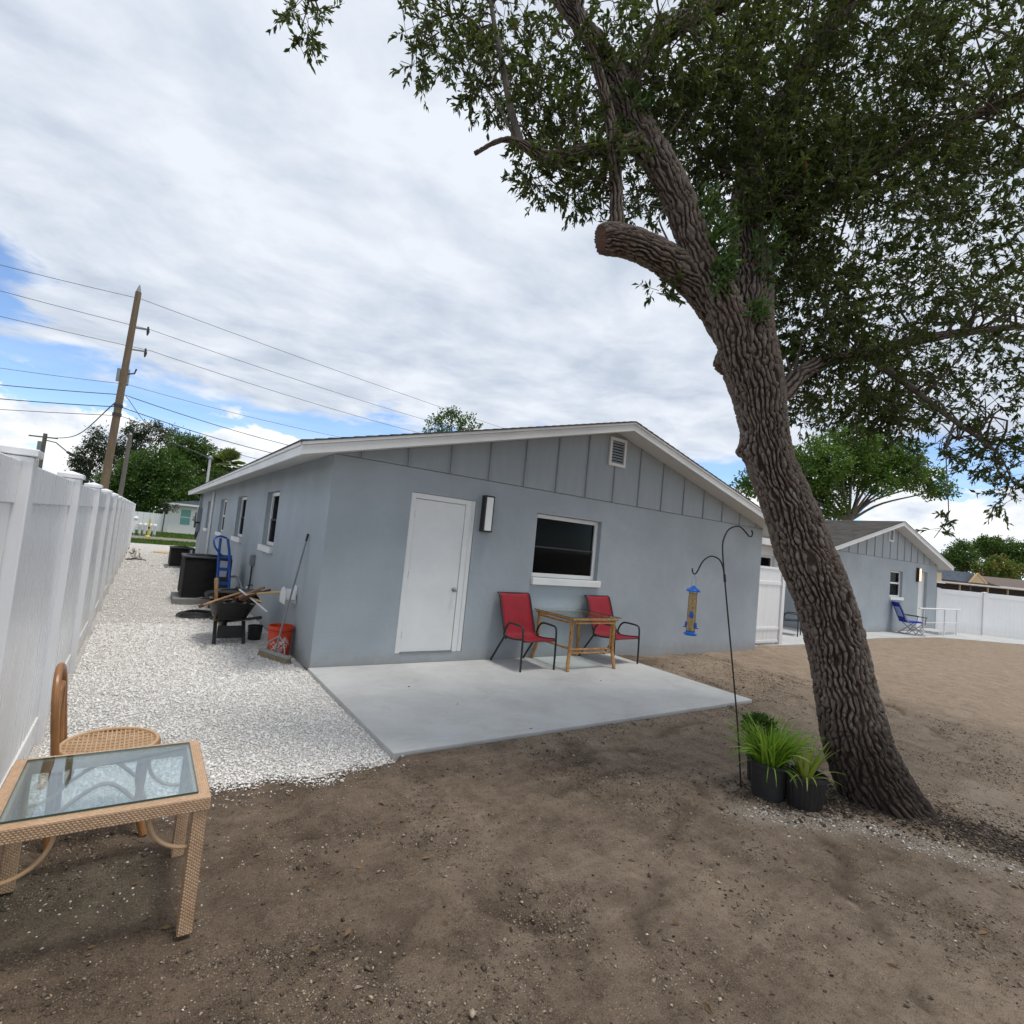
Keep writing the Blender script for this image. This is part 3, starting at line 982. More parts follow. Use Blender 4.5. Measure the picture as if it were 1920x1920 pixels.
# clods, in patches
P_ = np.c_[RNG.uniform(-2.1, 6.5, 9000), RNG.uniform(-6.9, -0.2, 9000)]
P_ = P_[(fbm(P_ * 1.3, 3, 61) > 0.60) & ~((P_[:, 0] > -0.2) & (P_[:, 0] < 5.05) & (P_[:, 1] > -2.72)) & ~((P_[:, 0] < 0.1) & (P_[:, 1] > -2.9))]
sz = RNG.gamma(2.0, 0.0026, len(P_)) + 0.003
scatter_pieces('clods', P_, ground_z(P_) + sz * 0.05, sz, 'dirt_piece', RNG.uniform(0.42, 0.74, len(P_)), flat=0.35, seed=15)
# dry leaves and bits of twig shed by the oak
n = 420
P_ = np.c_[RNG.uniform(-1.8, 6.5, n), RNG.uniform(-6.6, -0.4, n)]
P_ = P_[~((P_[:, 0] > -0.1) & (P_[:, 0] < 5.0) & (P_[:, 1] > -2.70) & (RNG.random(n) < 0.93))]
zz_ = ground_z(P_)
zz_ = np.where((P_[:, 0] > -0.02) & (P_[:, 0] < 4.9) & (P_[:, 1] > -2.65), 0.003, zz_ + 0.006)
dv = np.c_[RNG.normal(0, 1, len(P_)), RNG.normal(0, 1, len(P_)), RNG.normal(0, 0.15, len(P_))]
Lf = RNG.uniform(0.03, 0.06, len(P_))
V, F, R_ = leaf_cloud(np.c_[P_, zz_], dv, Lf, Lf * 0.4, RNG.random(len(P_)), fold=0.12)
o = link('fallen_leaves', np_mesh('fallen_leaves', V, F, {'rnd': R_}), 'dead_frond')
o['kind'] = 'stuff'
# pale stone strip and bark litter at the foot of the oak
t_ = RNG.random(1500)
line = np.array([(1.95, -4.35), (2.25, -4.62), (2.55, -4.93), (2.75, -5.25), (2.95, -5.75), (3.2, -6.3)])
P_ = np.stack([np.interp(t_ * 5, range(6), line[:, 0]), np.interp(t_ * 5, range(6), line[:, 1])], 1) + RNG.normal(0, 0.09, (1500, 2))
sz = RNG.gamma(2.2, 0.0017, 1500) + 0.002
scatter_pieces('pale_stones', P_, ground_z(P_) + sz * 0.3, sz, 'shell_piece', RNG.beta(1.0, 3.2, 1500) * 0.6, seed=12)
line = np.array([(2.25, -4.15), (2.6, -4.5), (3.15, -4.95), (3.35, -5.5), (3.55, -6.1)])
t_ = RNG.random(6000) ** 0.7
P_ = np.stack([np.interp(t_ * 4, range(5), line[:, 0]), np.interp(t_ * 4, range(5), line[:, 1])], 1) + RNG.normal(0, 0.15, (6000, 2))
sz = RNG.uniform(0.005, 0.015, 6000)
scatter_pieces('bark_litter', P_, ground_z(P_) + sz * 0.2, sz, 'dirt_piece', RNG.beta(1.1, 3.4, 6000) * 0.9, flat=0.25, elong=1.5, seed=13)

# street side beyond the house: verge, road, far verge
mb = MB().add([(-90, 26.4, -0.050), (70, 26.4, -0.050), (70, 29.4, -0.045), (-90, 29.4, -0.045)], [(0, 1, 2, 3)])
struct(mb.build('verge', 'lawn'))
mb = MB().add([(-120, 29.4, -0.040), (120, 29.4, -0.040), (120, 35.4, -0.040), (-120, 35.4, -0.040)], [(0, 1, 2, 3)])
struct(mb.build('road', 'asphalt'))
mb = MB().add([(-120, 35.4, -0.035), (120, 35.4, -0.035), (120, 80, -0.035), (-120, 80, -0.035)], [(0, 1, 2, 3)])
struct(mb.build('lawn', 'lawn'))


def blades(n, x0, x1, y0, y1, z, h, name):
    c = np.c_[RNG.uniform(x0, x1, n), RNG.uniform(y0, y1, n), np.full(n, z)]
    d = np.c_[RNG.normal(0, 0.4, n), RNG.normal(0, 0.4, n), np.ones(n)]
    V, F, R_ = leaf_cloud(c, d, RNG.uniform(0.5, 1.2, n) * h, np.full(n, 0.05), RNG.random(n))
    o = link(name, np_mesh(name, V, F, {'rnd': R_}), 'bright_leaf')
    o['kind'] = 'stuff'
    return o


blades(7000, -4, 3, 26.3, 29.4, -0.05, 0.16, 'grass')
blades(7000, -4, 3, 35.4, 42.5, -0.035, 0.18, 'grass')

# pale concrete walk in front of the far house and the fence
mb = MB()
walk = [(9.6, 0.28), (12.0, 0.22), (17.0, 0.55), (21.2, 0.30), (24.3, -1.25), (29, -4.8), (30.0, -3.6), (25.0, 1.38), (15.2, 1.38), (15.2, 3.0), (9.6, 3.0)]
mb.prism(walk, 'z', -0.16, -0.045)
struct(mb.build('walkway', 'concrete', bevel=0.01))


# ------------------------------------------------------------------ houses
def wall_holes(mb, axis, a0, a1, z0, z1, c0, c1, holes):
    """upright wall along 'x' or 'y' between c0 (outer face) and c1 with rectangular openings (a0,a1,z0,z1)"""
    def P(a, c, z):
        return (a, c, z) if axis == 'x' else (c, a, z)
    A = sorted({a0, a1, *[h[0] for h in holes], *[h[1] for h in holes]})
    Z = sorted({z0, z1, *[h[2] for h in holes], *[h[3] for h in holes]})

    def inside(a, z):
        return any(h[0] < a < h[1] and h[2] < z < h[3] for h in holes)
    for i in range(len(A) - 1):
        for j in range(len(Z) - 1):
            if inside((A[i] + A[i + 1]) / 2, (Z[j] + Z[j + 1]) / 2):
                continue
            for c in (c0, c1):
                mb.add([P(A[i], c, Z[j]), P(A[i + 1], c, Z[j]), P(A[i + 1], c, Z[j + 1]), P(A[i], c, Z[j + 1])], [(0, 1, 2, 3)])
    for h in list(holes) + [(a0, a1, z0, z1)]:
        q = [(h[0], h[2]), (h[1], h[2]), (h[1], h[3]), (h[0], h[3])]
        for k in range(4):
            (xa, za), (xb, zb) = q[k], q[(k + 1) % 4]
            mb.add([P(xa, c0, za), P(xb, c0, zb), P(xb, c1, zb), P(xa, c1, za)], [(0, 1, 2, 3)])


def sash_window(T, axis, a0, a1, z0, z1, c, s, depth=0.08, sill=True, curtain='drape', mid=0.47, frame_w=0.066, rail_thin=0.02, rail_mat='dark_grey'):
    """double-hung window set back in its opening; s = +1 when the wall goes towards +c"""
    def B(mb, a0, a1, c0, c1, z0, z1):
        c0, c1 = min(c0, c1), max(c0, c1)
        return mb.bx(a0, a1, c0, c1, z0, z1) if axis == 'x' else mb.bx(c0, c1, a0, a1, z0, z1)
    w_ = MB()
    fw = frame_w
    ci, co = c + s * (depth + 0.05), c + s * depth
    e_ = 0.004
    B(w_, a0 + e_, a0 + fw, co, ci, z0 + e_, z1 - e_)
    B(w_, a1 - fw, a1 - e_, co, ci, z0 + e_, z1 - e_)
    B(w_, a0 + fw, a1 - fw, co, ci, z1 - fw, z1 - e_)
    B(w_, a0 + fw, a1 - fw, co, ci, z0 + e_, z0 + fw)
    win = w_.build('window', 'white_paint', T, bevel=0.004)
    zm = z0 + (z1 - z0) * mid
    g = MB()
    B(g, a0 + fw, a1 - fw, c + s * (depth + 0.030), c + s * (depth + 0.036), zm + rail_thin, z1 - fw)
    g.build('pane', 'window_glass', win)
    g = MB()
    B(g, a0 + fw, a1 - fw, c + s * (depth + 0.020), c + s * (depth + 0.026), z0 + fw, zm)
    g.build('pane', 'window_glass', win)
    r_ = MB()
    B(r_, a0 + fw, a1 - fw, c + s * (depth + 0.012), c + s * (depth + 0.040), zm, zm + rail_thin)
    r_.build('meeting_rail', rail_mat, win)
    d = MB()
    B(d, a0 + 0.01, a1 - 0.01, c + s * (depth + 0.105), c + s * (depth + 0.112), z0 + 0.01, z1 - 0.01)
    d.build('curtain', curtain, win)
    if sill:
        b = MB()
        B(b, a0 - 0.005, a1 + 0.045, c - s * 0.055, c + s * (depth - 0.004), z0 - 0.105, z0 - 0.002)
        b.build('sill', 'white_paint', win, bevel=0.006)
    return win


RK = 0.2555


def gable_house(T, x0, W, y0, depth, ztop, front_holes, left_holes, battens, vent, band=True, courses=True):
    xc = x0 + W / 2
    x1 = x0 + W

    def zs(x):
        return ztop + RK * (x - x0 if x < xc else x1 - x)
    mb = MB()
    wall_holes(mb, 'x', x0, x1, -0.14, ztop, y0, y0 + 0.2, front_holes)
    mb.build('front_wall', 'stucco', T)
    mb = MB()
    wall_holes(mb, 'y', y0 + 0.2, y0 + depth, -0.14, ztop, x0, x0 + 0.2, left_holes)
    mb.build('side_wall', 'stucco', T)
    mb = MB().bx(x1 - 0.2, x1, y0 + 0.2, y0 + depth, -0.14, ztop)
    mb.build('side_wall', 'stucco', T)
    mb = MB().bx(x0 + 0.2, x1 - 0.2, y0 + depth - 0.2, y0 + depth - 0.001, -0.14, ztop)
    mb.build('rear_wall', 'stucco', T)
    # gable end: sheets between battens
    edges = [x0 + 0.02] + list(battens) + [x1 - 0.02]
    for a, b in zip(edges[:-1], edges[1:]):
        pts = [(a + 0.002, ztop + 0.006), (b - 0.002, ztop + 0.006)]
        if a < xc < b:
            pts += [(b - 0.002, zs(b - 0.002)), (xc, zs(xc)), (a + 0.002, zs(a + 0.002))]
        else:
            pts += [(b - 0.002, zs(b - 0.002)), (a + 0.002, zs(a + 0.002))]
        MB().prism(pts, 'y', y0 - 0.014, y0 + 0.06).build('siding_panel', 'siding', T)
    for b in battens:
        zt = zs(b) - 0.004
        if vent and vent[0] < b < vent[1]:
            zt = vent[2] - 0.004
        zb = ztop + 0.002 if zt - ztop > 0.06 else zt - 0.06
        MB().bx(b - 0.017, b + 0.017, y0 - 0.038, y0 - 0.0145, zb, zt).build('batten', 'batten', T, bevel=0.003)
    # roof: deck with soffit, shingle courses, fascia
    ov, oe = 0.40, 0.47
    yf, yb = y0 - ov, y0 + depth + ov
    xl, xr = x0 - oe, x1 + oe
    zl = zs(x0) - RK * oe
    zp = zs(xc)
    e = 0.0
    deck = [(xl + 0.026, zl + RK * 0.026 + 0.003), (xc, zp + 0.003), (xr - 0.026, zl + RK * 0.026 + 0.003), (xr - 0.026, zl + 0.13), (xc, zp + 0.13), (xl + 0.026, zl + 0.13)]
    roof = MB().prism(deck, 'y', yf + 0.026, yb).build('roof', 'soffit', T)
    n = 36
    prof = [(xl - 0.02, zl + 0.142)]
    for k in range(n):
        xa, xb = xl - 0.02 + (xc - xl + 0.02) * k / n, xl - 0.02 + (xc - xl + 0.02) * (k + 1) / n
        za = zl + 0.142 + RK * (xa - xl + 0.02)
        zb = zl + 0.142 + RK * (xb - xl + 0.02)
        prof += [(xa, za + 0.016), (xb, zb + 0.008)]
    half = prof
    mir = [(2 * xc - x, z) for x, z in reversed(half)]
    under = [(xr + 0.02, zl + 0.136), (xc, zp + 0.136), (xl - 0.02, zl + 0.136)]
    MB().prism(half + mir[1:] + under, 'y', yf - 0.022, yb + 0.02).build('shingles', 'shingle', roof)
    for sgn in (-1, 1):
        xe = xl if sgn < 0 else xr

        def q(x, dz):
            zz = zl + RK * abs(x - xe) + dz
            return (x, zz)
        MB().prism([q(xe, -0.004), q(xc, -0.004), q(xc, 0.102), q(xe, 0.102)], 'y', yf, yf + 0.025).build('fascia', 'trim_white', roof, bevel=0.003)
        MB().prism([q(xe - sgn * 0.0, 0.104), q(xc, 0.104), q(xc, 0.140), q(xe, 0.140)], 'y', yf - 0.016, yf + 0.025).build('drip_trim', 'trim_white', roof, bevel=0.003)
        a, b = (xe, xe + 0.025) if sgn < 0 else (xe - 0.025, xe)
        MB().bx(a, b, yf + 0.026, yb, zl - 0.004, zl + 0.100).build('fascia', 'trim_white', roof, bevel=0.003)
        a, b = (xe - 0.016, xe + 0.025) if sgn < 0 else (xe - 0.025, xe + 0.016)
        MB().bx(a, b, yf + 0.026, yb, zl + 0.102, zl + 0.138).build('drip_trim', 'trim_white', roof, bevel=0.003)
    if vent:
        vx0, vx1, vz0, vz1 = vent
        f = MB()
        f.bx(vx0, vx0 + 0.05, y0 - 0.055, y0 - 0.016, vz0, vz1)
        f.bx(vx1 - 0.05, vx1, y0 - 0.055, y0 - 0.016, vz0, vz1)
        f.bx(vx0 + 0.05, vx1 - 0.05, y0 - 0.055, y0 - 0.016, vz1 - 0.05, vz1)
        f.bx(vx0 + 0.05, vx1 - 0.05, y0 - 0.055, y0 - 0.016, vz0, vz0 + 0.05)
        v = f.build('vent', 'trim_white', T, bevel=0.003)
        MB().bx(vx0 + 0.05, vx1 - 0.05, y0 - 0.020, y0 - 0.0165, vz0 + 0.05, vz1 - 0.05).build('vent_backing', 'interior_dark', v)
        nsl = 8
        for k in range(nsl):
            zc_ = vz0 + 0.05 + (vz1 - vz0 - 0.1) * (k + 0.5) / nsl
            MB().prism([(y0 - 0.050, zc_ - 0.020), (y0 - 0.044, zc_ - 0.022), (y0 - 0.023, zc_ + 0.012), (y0 - 0.029, zc_ + 0.014)], 'x', vx0 + 0.05, vx1 - 0.05).build('slat', 'batten', v)
    return zs


H1 = thing('house', 'single-storey grey-blue stucco house with white door, gable battens and patio in front', 'house', (0, 0, 0))
DOOR = (1.05, 2.04, 0.12, 2.24)
WIN = (3.137, 4.506, 1.212, 2.20)
LW = [(2.98, 4.05, 1.245, 2.20), (6.50, 7.80, 1.245, 2.19), (10.05, 11.35, 1.235, 2.18), (14.2, 15.4, 1.235, 2.18)]
BT = [0.33 + 0.6225 * k for k in range(15)]
gable_house(H1, 0.0, 9.35, 0.0, 18.4, 2.555, [DOOR, WIN], LW, BT, (4.50, 4.89, 3.175, 3.66))
sash_window(H1, 'x', *WIN, 0.0, 1)
for k, h in enumerate(LW):
    sash_window(H1, 'y', *h, 0.0, 1, rail_thin=0.02 if k < 2 else 0.05, rail_mat='dark_grey' if k < 2 else 'white_paint',
                curtain='drape' if k < 2 else 'dark_grey')

# front door: frame, slab, knob, hinges
mb = MB()
mb.bx(1.054, 1.122, 0.012, 0.13, 0.124, 2.236)
mb.bx(1.890, 2.036, 0.012, 0.13, 0.124, 2.236)
mb.bx(1.122, 1.890, 0.012, 0.13, 2.166, 2.236)
mb.bx(1.876, 1.890, 0.060, 0.12, 0.124, 2.166)
mb.bx(1.968, 1.980, -0.002, 0.012, 0.124, 2.236)
door = mb.build('door', 'white_paint', H1, bevel=0.004)
slab = MB().bx(1.127, 1.886, 0.030, 0.072, 0.138, 2.161).build('door_slab', 'white_paint', door, bevel=0.004)
MB().bx(1.122, 1.890, -0.006, 0.13, 0.1205, 0.134).build('threshold', 'grey_metal', door)
mb = MB()
prof = [(0.032, 0), (0.032, 0.006), (0.012, 0.010), (0.012, 0.030), (0.024, 0.040), (0.029, 0.056), (0.024, 0.068), (0.001, 0.072)]
for r_, z in [(0, 0)]:
    pass
tmp = MB().lathe(prof, n=20)
mb.add([(1.832 + x, 0.030 - z, 0.977 + y) for x, y, z in tmp.v], tmp.f)
mb.build('door_knob', 'chrome', door, smooth=True)
for hz in (0.36, 1.15, 1.95):
    MB().bx(1.112, 1.130, 0.020, 0.032, hz - 0.045, hz + 0.045).build('hinge', 'chrome', door)
MB().bx(1.12, 1.89, 0.132, 0.14, 0.124, 2.2).build('door_backing', 'interior_dark', door)

# far house on the right with its own gable, same build
H2 = thing('house', 'far grey-blue gabled house with dark shingle roof and white handrail, behind the oak trunk', 'house', (15.2, 1.4, 0))
D2 = (22.55, 23.42, 0.05, 2.20)
W2 = (19.98, 21.05, 1.17, 2.10)
BT2 = [15.2 + 0.25 + 0.622 * k for k in range(15)]
gable_house(H2, 15.2, 9.2, 1.4, 16.0, 2.50, [D2, W2], [], BT2, (19.60, 19.98, 3.10, 3.55))
sash_window(H2, 'x', *W2, 1.4, 1, rail_thin=0.06, rail_mat='white_paint', curtain='interior_dark', mid=0.5, frame_w=0.06)
mb = MB()
mb.bx(22.56, 22.63, 1.50, 1.56, 0.055, 2.19)
mb.bx(23.34, 23.41, 1.50, 1.56, 0.055, 2.19)
mb.bx(22.63, 23.34, 1.50, 1.56, 2.12, 2.19)
d2 = mb.build('door', 'white_paint', H2, bevel=0.004)
MB().bx(22.64, 23.33, 1.515, 1.555, 0.06, 2.115).build('door_slab', 'white_paint', d2)
MB().bx(22.2, 23.9, 0.62, 1.395, -0.14, 0.05).build('door_step', 'concrete', H2, bevel=0.01)

# low link building between the two houses
LK = thing('link_wing', 'low pale link wing with a small dark window above the white gate', 'building', (9.36, 2.7, 0))
WL = (13.75, 14.75, 1.0, 2.13)
mb = MB()
wall_holes(mb, 'x', 9.352, 15.198, -0.14, 2.42, 2.70, 2.9, [WL])
mb.build('wall', 'far_white', LK)
sash_window(LK, 'x', *WL, 2.70, 1, rail_thin=0.05, rail_mat='white_paint', curtain='interior_dark')
rf = MB().prism([(2.30, 2.46), (8.0, 3.55), (8.0, 3.68), (2.30, 2.60)], 'x', 9.84, 14.70).build('roof', 'shingle', LK)
MB().bx(9.84, 14.70, 2.262, 2.296, 2.43, 2.62).build('fascia', 'trim_white', rf)
MB().bx(9.84, 14.70, 2.30, 2.70, 2.425, 2.445).build('soffit', 'soffit', rf)


# wall lamps: black bracket with a pale diffuser
def wall_lamp(label, x, y, z0, z1, wd, dif, lit=False, bulbcol=None):
    T = thing('wall_lamp', label, 'lamp', (x, y, z0))
    d = 0.10
    mb = MB()
    mb.bx(x, x + wd, y - 0.022, y - 0.001, z0, z1)
    mb.bx(x, x + 0.022, y - d, y - 0.022, z0, z1)
    mb.bx(x + wd - 0.022, x + wd, y - d, y - 0.022, z0, z1)
    mb.bx(x + 0.022, x + wd - 0.022, y - d, y - 0.022, z1 - 0.02, z1)
    mb.bx(x + 0.022, x + wd - 0.022, y - d, y - 0.022, z0, z0 + 0.02)
    mb.build('bracket', 'black_metal', T, bevel=0.003)
    MB().bx(x + 0.024, x + wd - 0.024, y - d - 0.012, y - 0.03, z0 + 0.022, z1 - 0.022).build('diffuser', dif, T, bevel=0.006)
    return T


wall_lamp('black wall lamp with long pale diffuser beside the white door', 2.125, 0.0, 1.815, 2.335, 0.155, 'diffuser')
L2 = wall_lamp('lit amber wall lamp beside the far door', 22.28, 1.4, 1.80, 2.32, 0.2, 'diffuser_lit')

# white handrail at the far door
T = thing('handrail', 'thin white handrail in front of the far house door', 'handrail', (19.92, 0.5, -0.045))
for x, y in ((20.35, 0.48), (22.3, 0.48), (23.55, 0.48)):
    MB().bx(x - 0.02, x + 0.02, y - 0.02, y + 0.02, -0.047, 0.89).build('post', 'white_paint', T)
MB().tube([(19.9, 0.48, 0.90), (21, 0.48, 0.90), (23.9, 0.48, 0.90)], 0.024, 8).build('top_rail', 'white_paint', T, smooth=True)
MB().bar((20.37, 0.48, 0.42), (23.53, 0.48, 0.42), 0.025, 0.025).build('middle_rail', 'white_paint', T)


# ------------------------------------------------------------------ vinyl fences and gate
def vinyl_fence(T, pts_start, direction, n_sec, step, z0, z_post, z_panel, board_w=0.15, boards=True):
    """posts with caps, two rails and tongue-and-groove boards; direction is a unit 2-vector"""
    d = Vector((direction[0], direction[1], 0)).normalized()
    s = Vector((-d.y, d.x, 0))
    P0 = Vector((pts_start[0], pts_start[1], 0))

    def obb(mb, a, b, w_, za, zb, off=0.0):
        p, q = P0 + d * a + s * off, P0 + d * b + s * off
        c = [p - s * (w_ / 2), q - s * (w_ / 2), q + s * (w_ / 2), p + s * (w_ / 2)]
        vs = [(v.x, v.y, za) for v in c] + [(v.x, v.y, zb) for v in c]
        mb.add(vs, [(0, 3, 2, 1), (4, 5, 6, 7), (0, 1, 5, 4), (1, 2, 6, 5), (2, 3, 7, 6), (3, 0, 4, 7)])
        return mb
    hw = 0.0635
    for k in range(n_sec + 1):
        a = k * step
        po = obb(MB(), a - hw, a + hw, 2 * hw, z0, z_post - 0.055).build('post', 'vinyl', T, bevel=0.006)
        cm = obb(MB(), a - hw - 0.012, a + hw + 0.012, 2 * hw + 0.024, z_post - 0.053, z_post - 0.022)
        b0 = len(cm.v)
        p = P0 + d * a
        r_ = hw + 0.008
        cs = [p - s * r_ - d * r_, p + d * r_ - s * r_, p + d * r_ + s * r_, p - d * r_ + s * r_]
        cm.add([(v.x, v.y, z_post - 0.022) for v in cs] + [(p.x, p.y, z_post)], [(0, 1, 4), (1, 2, 4), (2, 3, 4), (3, 0, 4), (3, 2, 1, 0)])
        cm.build('cap', 'vinyl', po, bevel=0.004)
    for k in range(n_sec):
        a, b = k * step + hw + 0.002, (k + 1) * step - hw - 0.002
        obb(MB(), a, b, 0.050, z_panel - 0.18, z_panel).build('rail', 'vinyl', T, bevel=0.005)
        obb(MB(), a, b, 0.050, z0 + 0.03, z0 + 0.21).build('rail', 'vinyl', T, bevel=0.005)
        if boards:
            n = max(1, round((b - a) / board_w))
            for i in range(n):
                u0, u1 = a + (b - a) * i / n, a + (b - a) * (i + 1) / n
                jog = random.uniform(-0.0006, 0.0006)
                obb(MB(), u0 + 0.0012, u1 - 0.0012, 0.026, z0 + 0.211, z_panel - 0.181, jog).build('board', 'vinyl', T)
        else:
            obb(MB(), a, b, 0.026, z0 + 0.211, z_panel - 0.181).build('board', 'vinyl', T)


FL = thing('fence', 'long white vinyl privacy fence running along the gravel path', 'fence', (-2.263, -5.42, -0.06))
vinyl_fence(FL, (-2.263, -5.42), (0, 1), 14, 1.97, -0.07, 1.89, 1.815)
FR = thing('fence', 'white vinyl fence beyond the far house door at the yard edge', 'fence', (24.55, 1.4, -0.06))
vinyl_fence(FR, (24.55, 1.40), (2.42, -2.1), 6, 1.72, -0.13, 1.66, 1.62)

GT = thing('gate', 'white vinyl gate closing the gap beside the grey-blue house wall', 'gate', (9.9, 0.3, -0.06))
mb = MB()
MB().bx(9.42, 9.53, 0.26, 0.37, -0.07, 1.80).build('post', 'vinyl', GT, bevel=0.005)
MB().bx(10.80, 10.92, 0.26, 0.38, -0.07, 1.74).build('post', 'vinyl', GT, bevel=0.005)
for z0, z1 in ((0.0, 0.06), (0.30, 0.36), (1.34, 1.42), (1.70, 1.76)):
    MB().bx(9.535, 10.795, 0.285, 0.345, z0, z1).build('rail', 'vinyl', GT, bevel=0.004)
for z0, z1 in ((0.061, 0.299), (0.361, 1.339), (1.421, 1.699)):
    for k in range(2):
        a = 9.54 + k * 0.627
        MB().bx(a, a + 0.623, 0.302, 0.328, z0, z1).build('panel', 'vinyl', GT)
# ------------------------------------------------------------------ patio furniture
def sling_chair(label, loc, rz, fabric, frame, group=None):
    T = thing('sling_chair', label, 'chair', (0, 0, 0), group)
    prof = [(-0.365, 0.405), (-0.33, 0.418), (-0.22, 0.402), (-0.08, 0.388), (0.03, 0.392), (0.085, 0.425), (0.125, 0.50), (0.19, 0.66), (0.255, 0.83), (0.30, 0.935), (0.325, 0.965), (0.35, 0.968)]
    pr_, _ = catmull(prof, 40)
    hw = 0.262
    V, F = [], []
    for i, (y, z) in enumerate(pr_):
        for k in range(9):
            x = -hw + 2 * hw * k / 8
            sag = -0.014 * (1 - (x / hw) ** 2)
            nrm = (0, 0, 1) if y < 0.03 else (0, -0.92, 0.39)
            V.append((x, y - nrm[1] * sag * -1, z + nrm[2] * sag))
    m_ = MB()
    n = len(pr_)
    m_.add(V, [(i * 9 + k, i * 9 + k + 1, (i + 1) * 9 + k + 1, (i + 1) * 9 + k) for i in range(n - 1) for k in range(8)])
    s = m_.build('sling', fabric, T, smooth=True, angle=70)
    sm = s.modifiers.new('thick', 'SOLIDIFY')
    sm.thickness = 0.004
    for sx in (-1, 1):
        x = sx * (hw + 0.012)
        MB().tube([(x, y, z) for y, z in pr_], 0.013, 8).build('side_rail', frame, T, smooth=True)
        xo = sx * (hw + 0.032)
        arm, _ = catmull([(-0.365, 0.0), (-0.362, 0.25), (-0.350, 0.52), (-0.325, 0.578), (-0.27, 0.592), (-0.10, 0.597), (-0.02, 0.585), (0.04, 0.53), (0.075, 0.45), (0.07, 0.40), (0.02, 0.372)], 40)
        MB().tube([(xo, y, z) for y, z in arm], 0.0145, 8).build('arm', frame, T, smooth=True)
        MB().tube([(xo, 0.045, 0.415), (xo, 0.19, 0.22), (xo, 0.345, 0.0)], 0.0145, 8).build('leg', frame, T, smooth=True)
    MB().tube([(-hw - 0.03, -0.345, 0.395), (hw + 0.03, -0.345, 0.395)], 0.011, 8).build('cross_bar', frame, T, smooth=True)
    MB().tube([(-hw - 0.03, 0.06, 0.385), (hw + 0.03, 0.06, 0.385)], 0.011, 8).build('cross_bar', frame, T, smooth=True)
    MB().tube([(-hw - 0.012, 0.35, 0.968), (hw + 0.012, 0.35, 0.968)], 0.011, 8).build('cross_bar', frame, T, smooth=True)
    T.location = loc
    T.rotation_euler = (0, 0, rad(rz))
    return T


sling_chair('red sling patio chair next to the white door', (2.81, -0.385, 0.0005), 1.5, 'red_sling', 'black_metal', 'red patio chairs')
sling_chair('red sling patio chair under the window, behind the bamboo table', (4.52, -0.375, 0.0005), 4, 'red_sling', 'black_metal', 'red patio chairs')
sling_chair('dark slate sling chair beyond the white gate, beside the oak trunk', (13.25, 1.45, -0.0445), 20, 'slate_fabric', 'black_metal')

# bamboo table with glass top
BX0, BX1, BY0, BY1, BZ = 3.27, 4.17, -0.86, -0.05, 0.735
T = thing('bamboo_table', 'square bamboo table with glass top between the red chairs', 'table', (3.72, -0.45, 0))


def bamboo(pts, r, n=10):
    """pole with swollen nodes"""
    P, s = catmull([(*q, 1.0) for q in pts], max(8, int(60 * sum((Vector(a) - Vector(b)).length for a, b in zip(pts[:-1], pts[1:])))))
    rs = [r * (1 + 0.16 * max(0, 1 - abs(((d / 0.16) % 1) - 0.5) * 14)) for d in s]
    return MB().tube([tuple(q[:3]) for q in P], rs, n)


for x, y, ox, oy in ((BX0, BY0, -0.03, -0.02), (BX1, BY0, -0.02, -0.03), (BX0, BY1, -0.03, 0.0), (BX1, BY1, -0.02, 0.0)):
    ix = 0.035 if x == BX0 else -0.035
    iy = 0.035 if y == BY0 else -0.02
    bamboo([(x + ix, y + iy, BZ - 0.045), (x + ix, y + iy, 0.45), (x + ix * 0.9, y + iy, 0.25), (x + ix * 0.3 + ox * 0.5, y + iy * 0.4 + oy * 0.4, 0.10), (x + ox + ix * 0.2, y + oy, 0.0)], 0.026).build('leg', 'bamboo', T, smooth=True)
    if y == BY0:
        bamboo([(x + ix * 1.9, y + iy * 1.6, BZ - 0.06), (x + ix * 1.9, y + iy * 1.6, 0.3)], 0.014).build('brace', 'bamboo', T, smooth=True)
for a, b in (((BX0, BY0), (BX1, BY0)), ((BX1, BY0), (BX1, BY1)), ((BX1, BY1), (BX0, BY1)), ((BX0, BY1), (BX0, BY0))):
    bamboo([(*a, BZ - 0.02), (*b, BZ - 0.02)], 0.021).build('top_rail', 'bamboo', T, smooth=True)
    a2 = (a[0] * 0.93 + b[0] * 0.07, a[1] * 0.93 + b[1] * 0.07)
    b2 = (a[0] * 0.07 + b[0] * 0.93, a[1] * 0.07 + b[1] * 0.93)
    bamboo([(*a2, BZ - 0.072), (*b2, BZ - 0.072)], 0.013).build('lower_rail', 'bamboo', T, smooth=True)
for z in (0.285, 0.235):
    bamboo([(BX0 + 0.03, BY0 + 0.06, z), (BX1 - 0.03, BY0 + 0.06, z - 0.01)], 0.016).build('stretcher', 'bamboo', T, smooth=True)
bamboo([(BX0 + 0.03, BY0 + 0.05, 0.30), (BX0 + 0.03, BY1, 0.30)], 0.016).build('stretcher', 'bamboo', T, smooth=True)
MB().bx(BX0 - 0.035, BX1 + 0.055, BY0 - 0.02, BY1 + 0.02, BZ + 0.003, BZ + 0.010).build('glass_top', 'table_glass', T)
e = MB()
for a, b in (((BX0 - 0.036, BY0 - 0.021), (BX1 + 0.056, BY0 - 0.021)), ((BX1 + 0.056, BY0 - 0.021), (BX1 + 0.056, BY1 + 0.021)), ((BX0 - 0.036, BY1 + 0.021), (BX0 - 0.036, BY0 - 0.021))):
    e.bar((*a, BZ + 0.0065), (*b, BZ + 0.0065), 0.003, 0.008)
e.build('glass_rim', 'glass_edge', T)


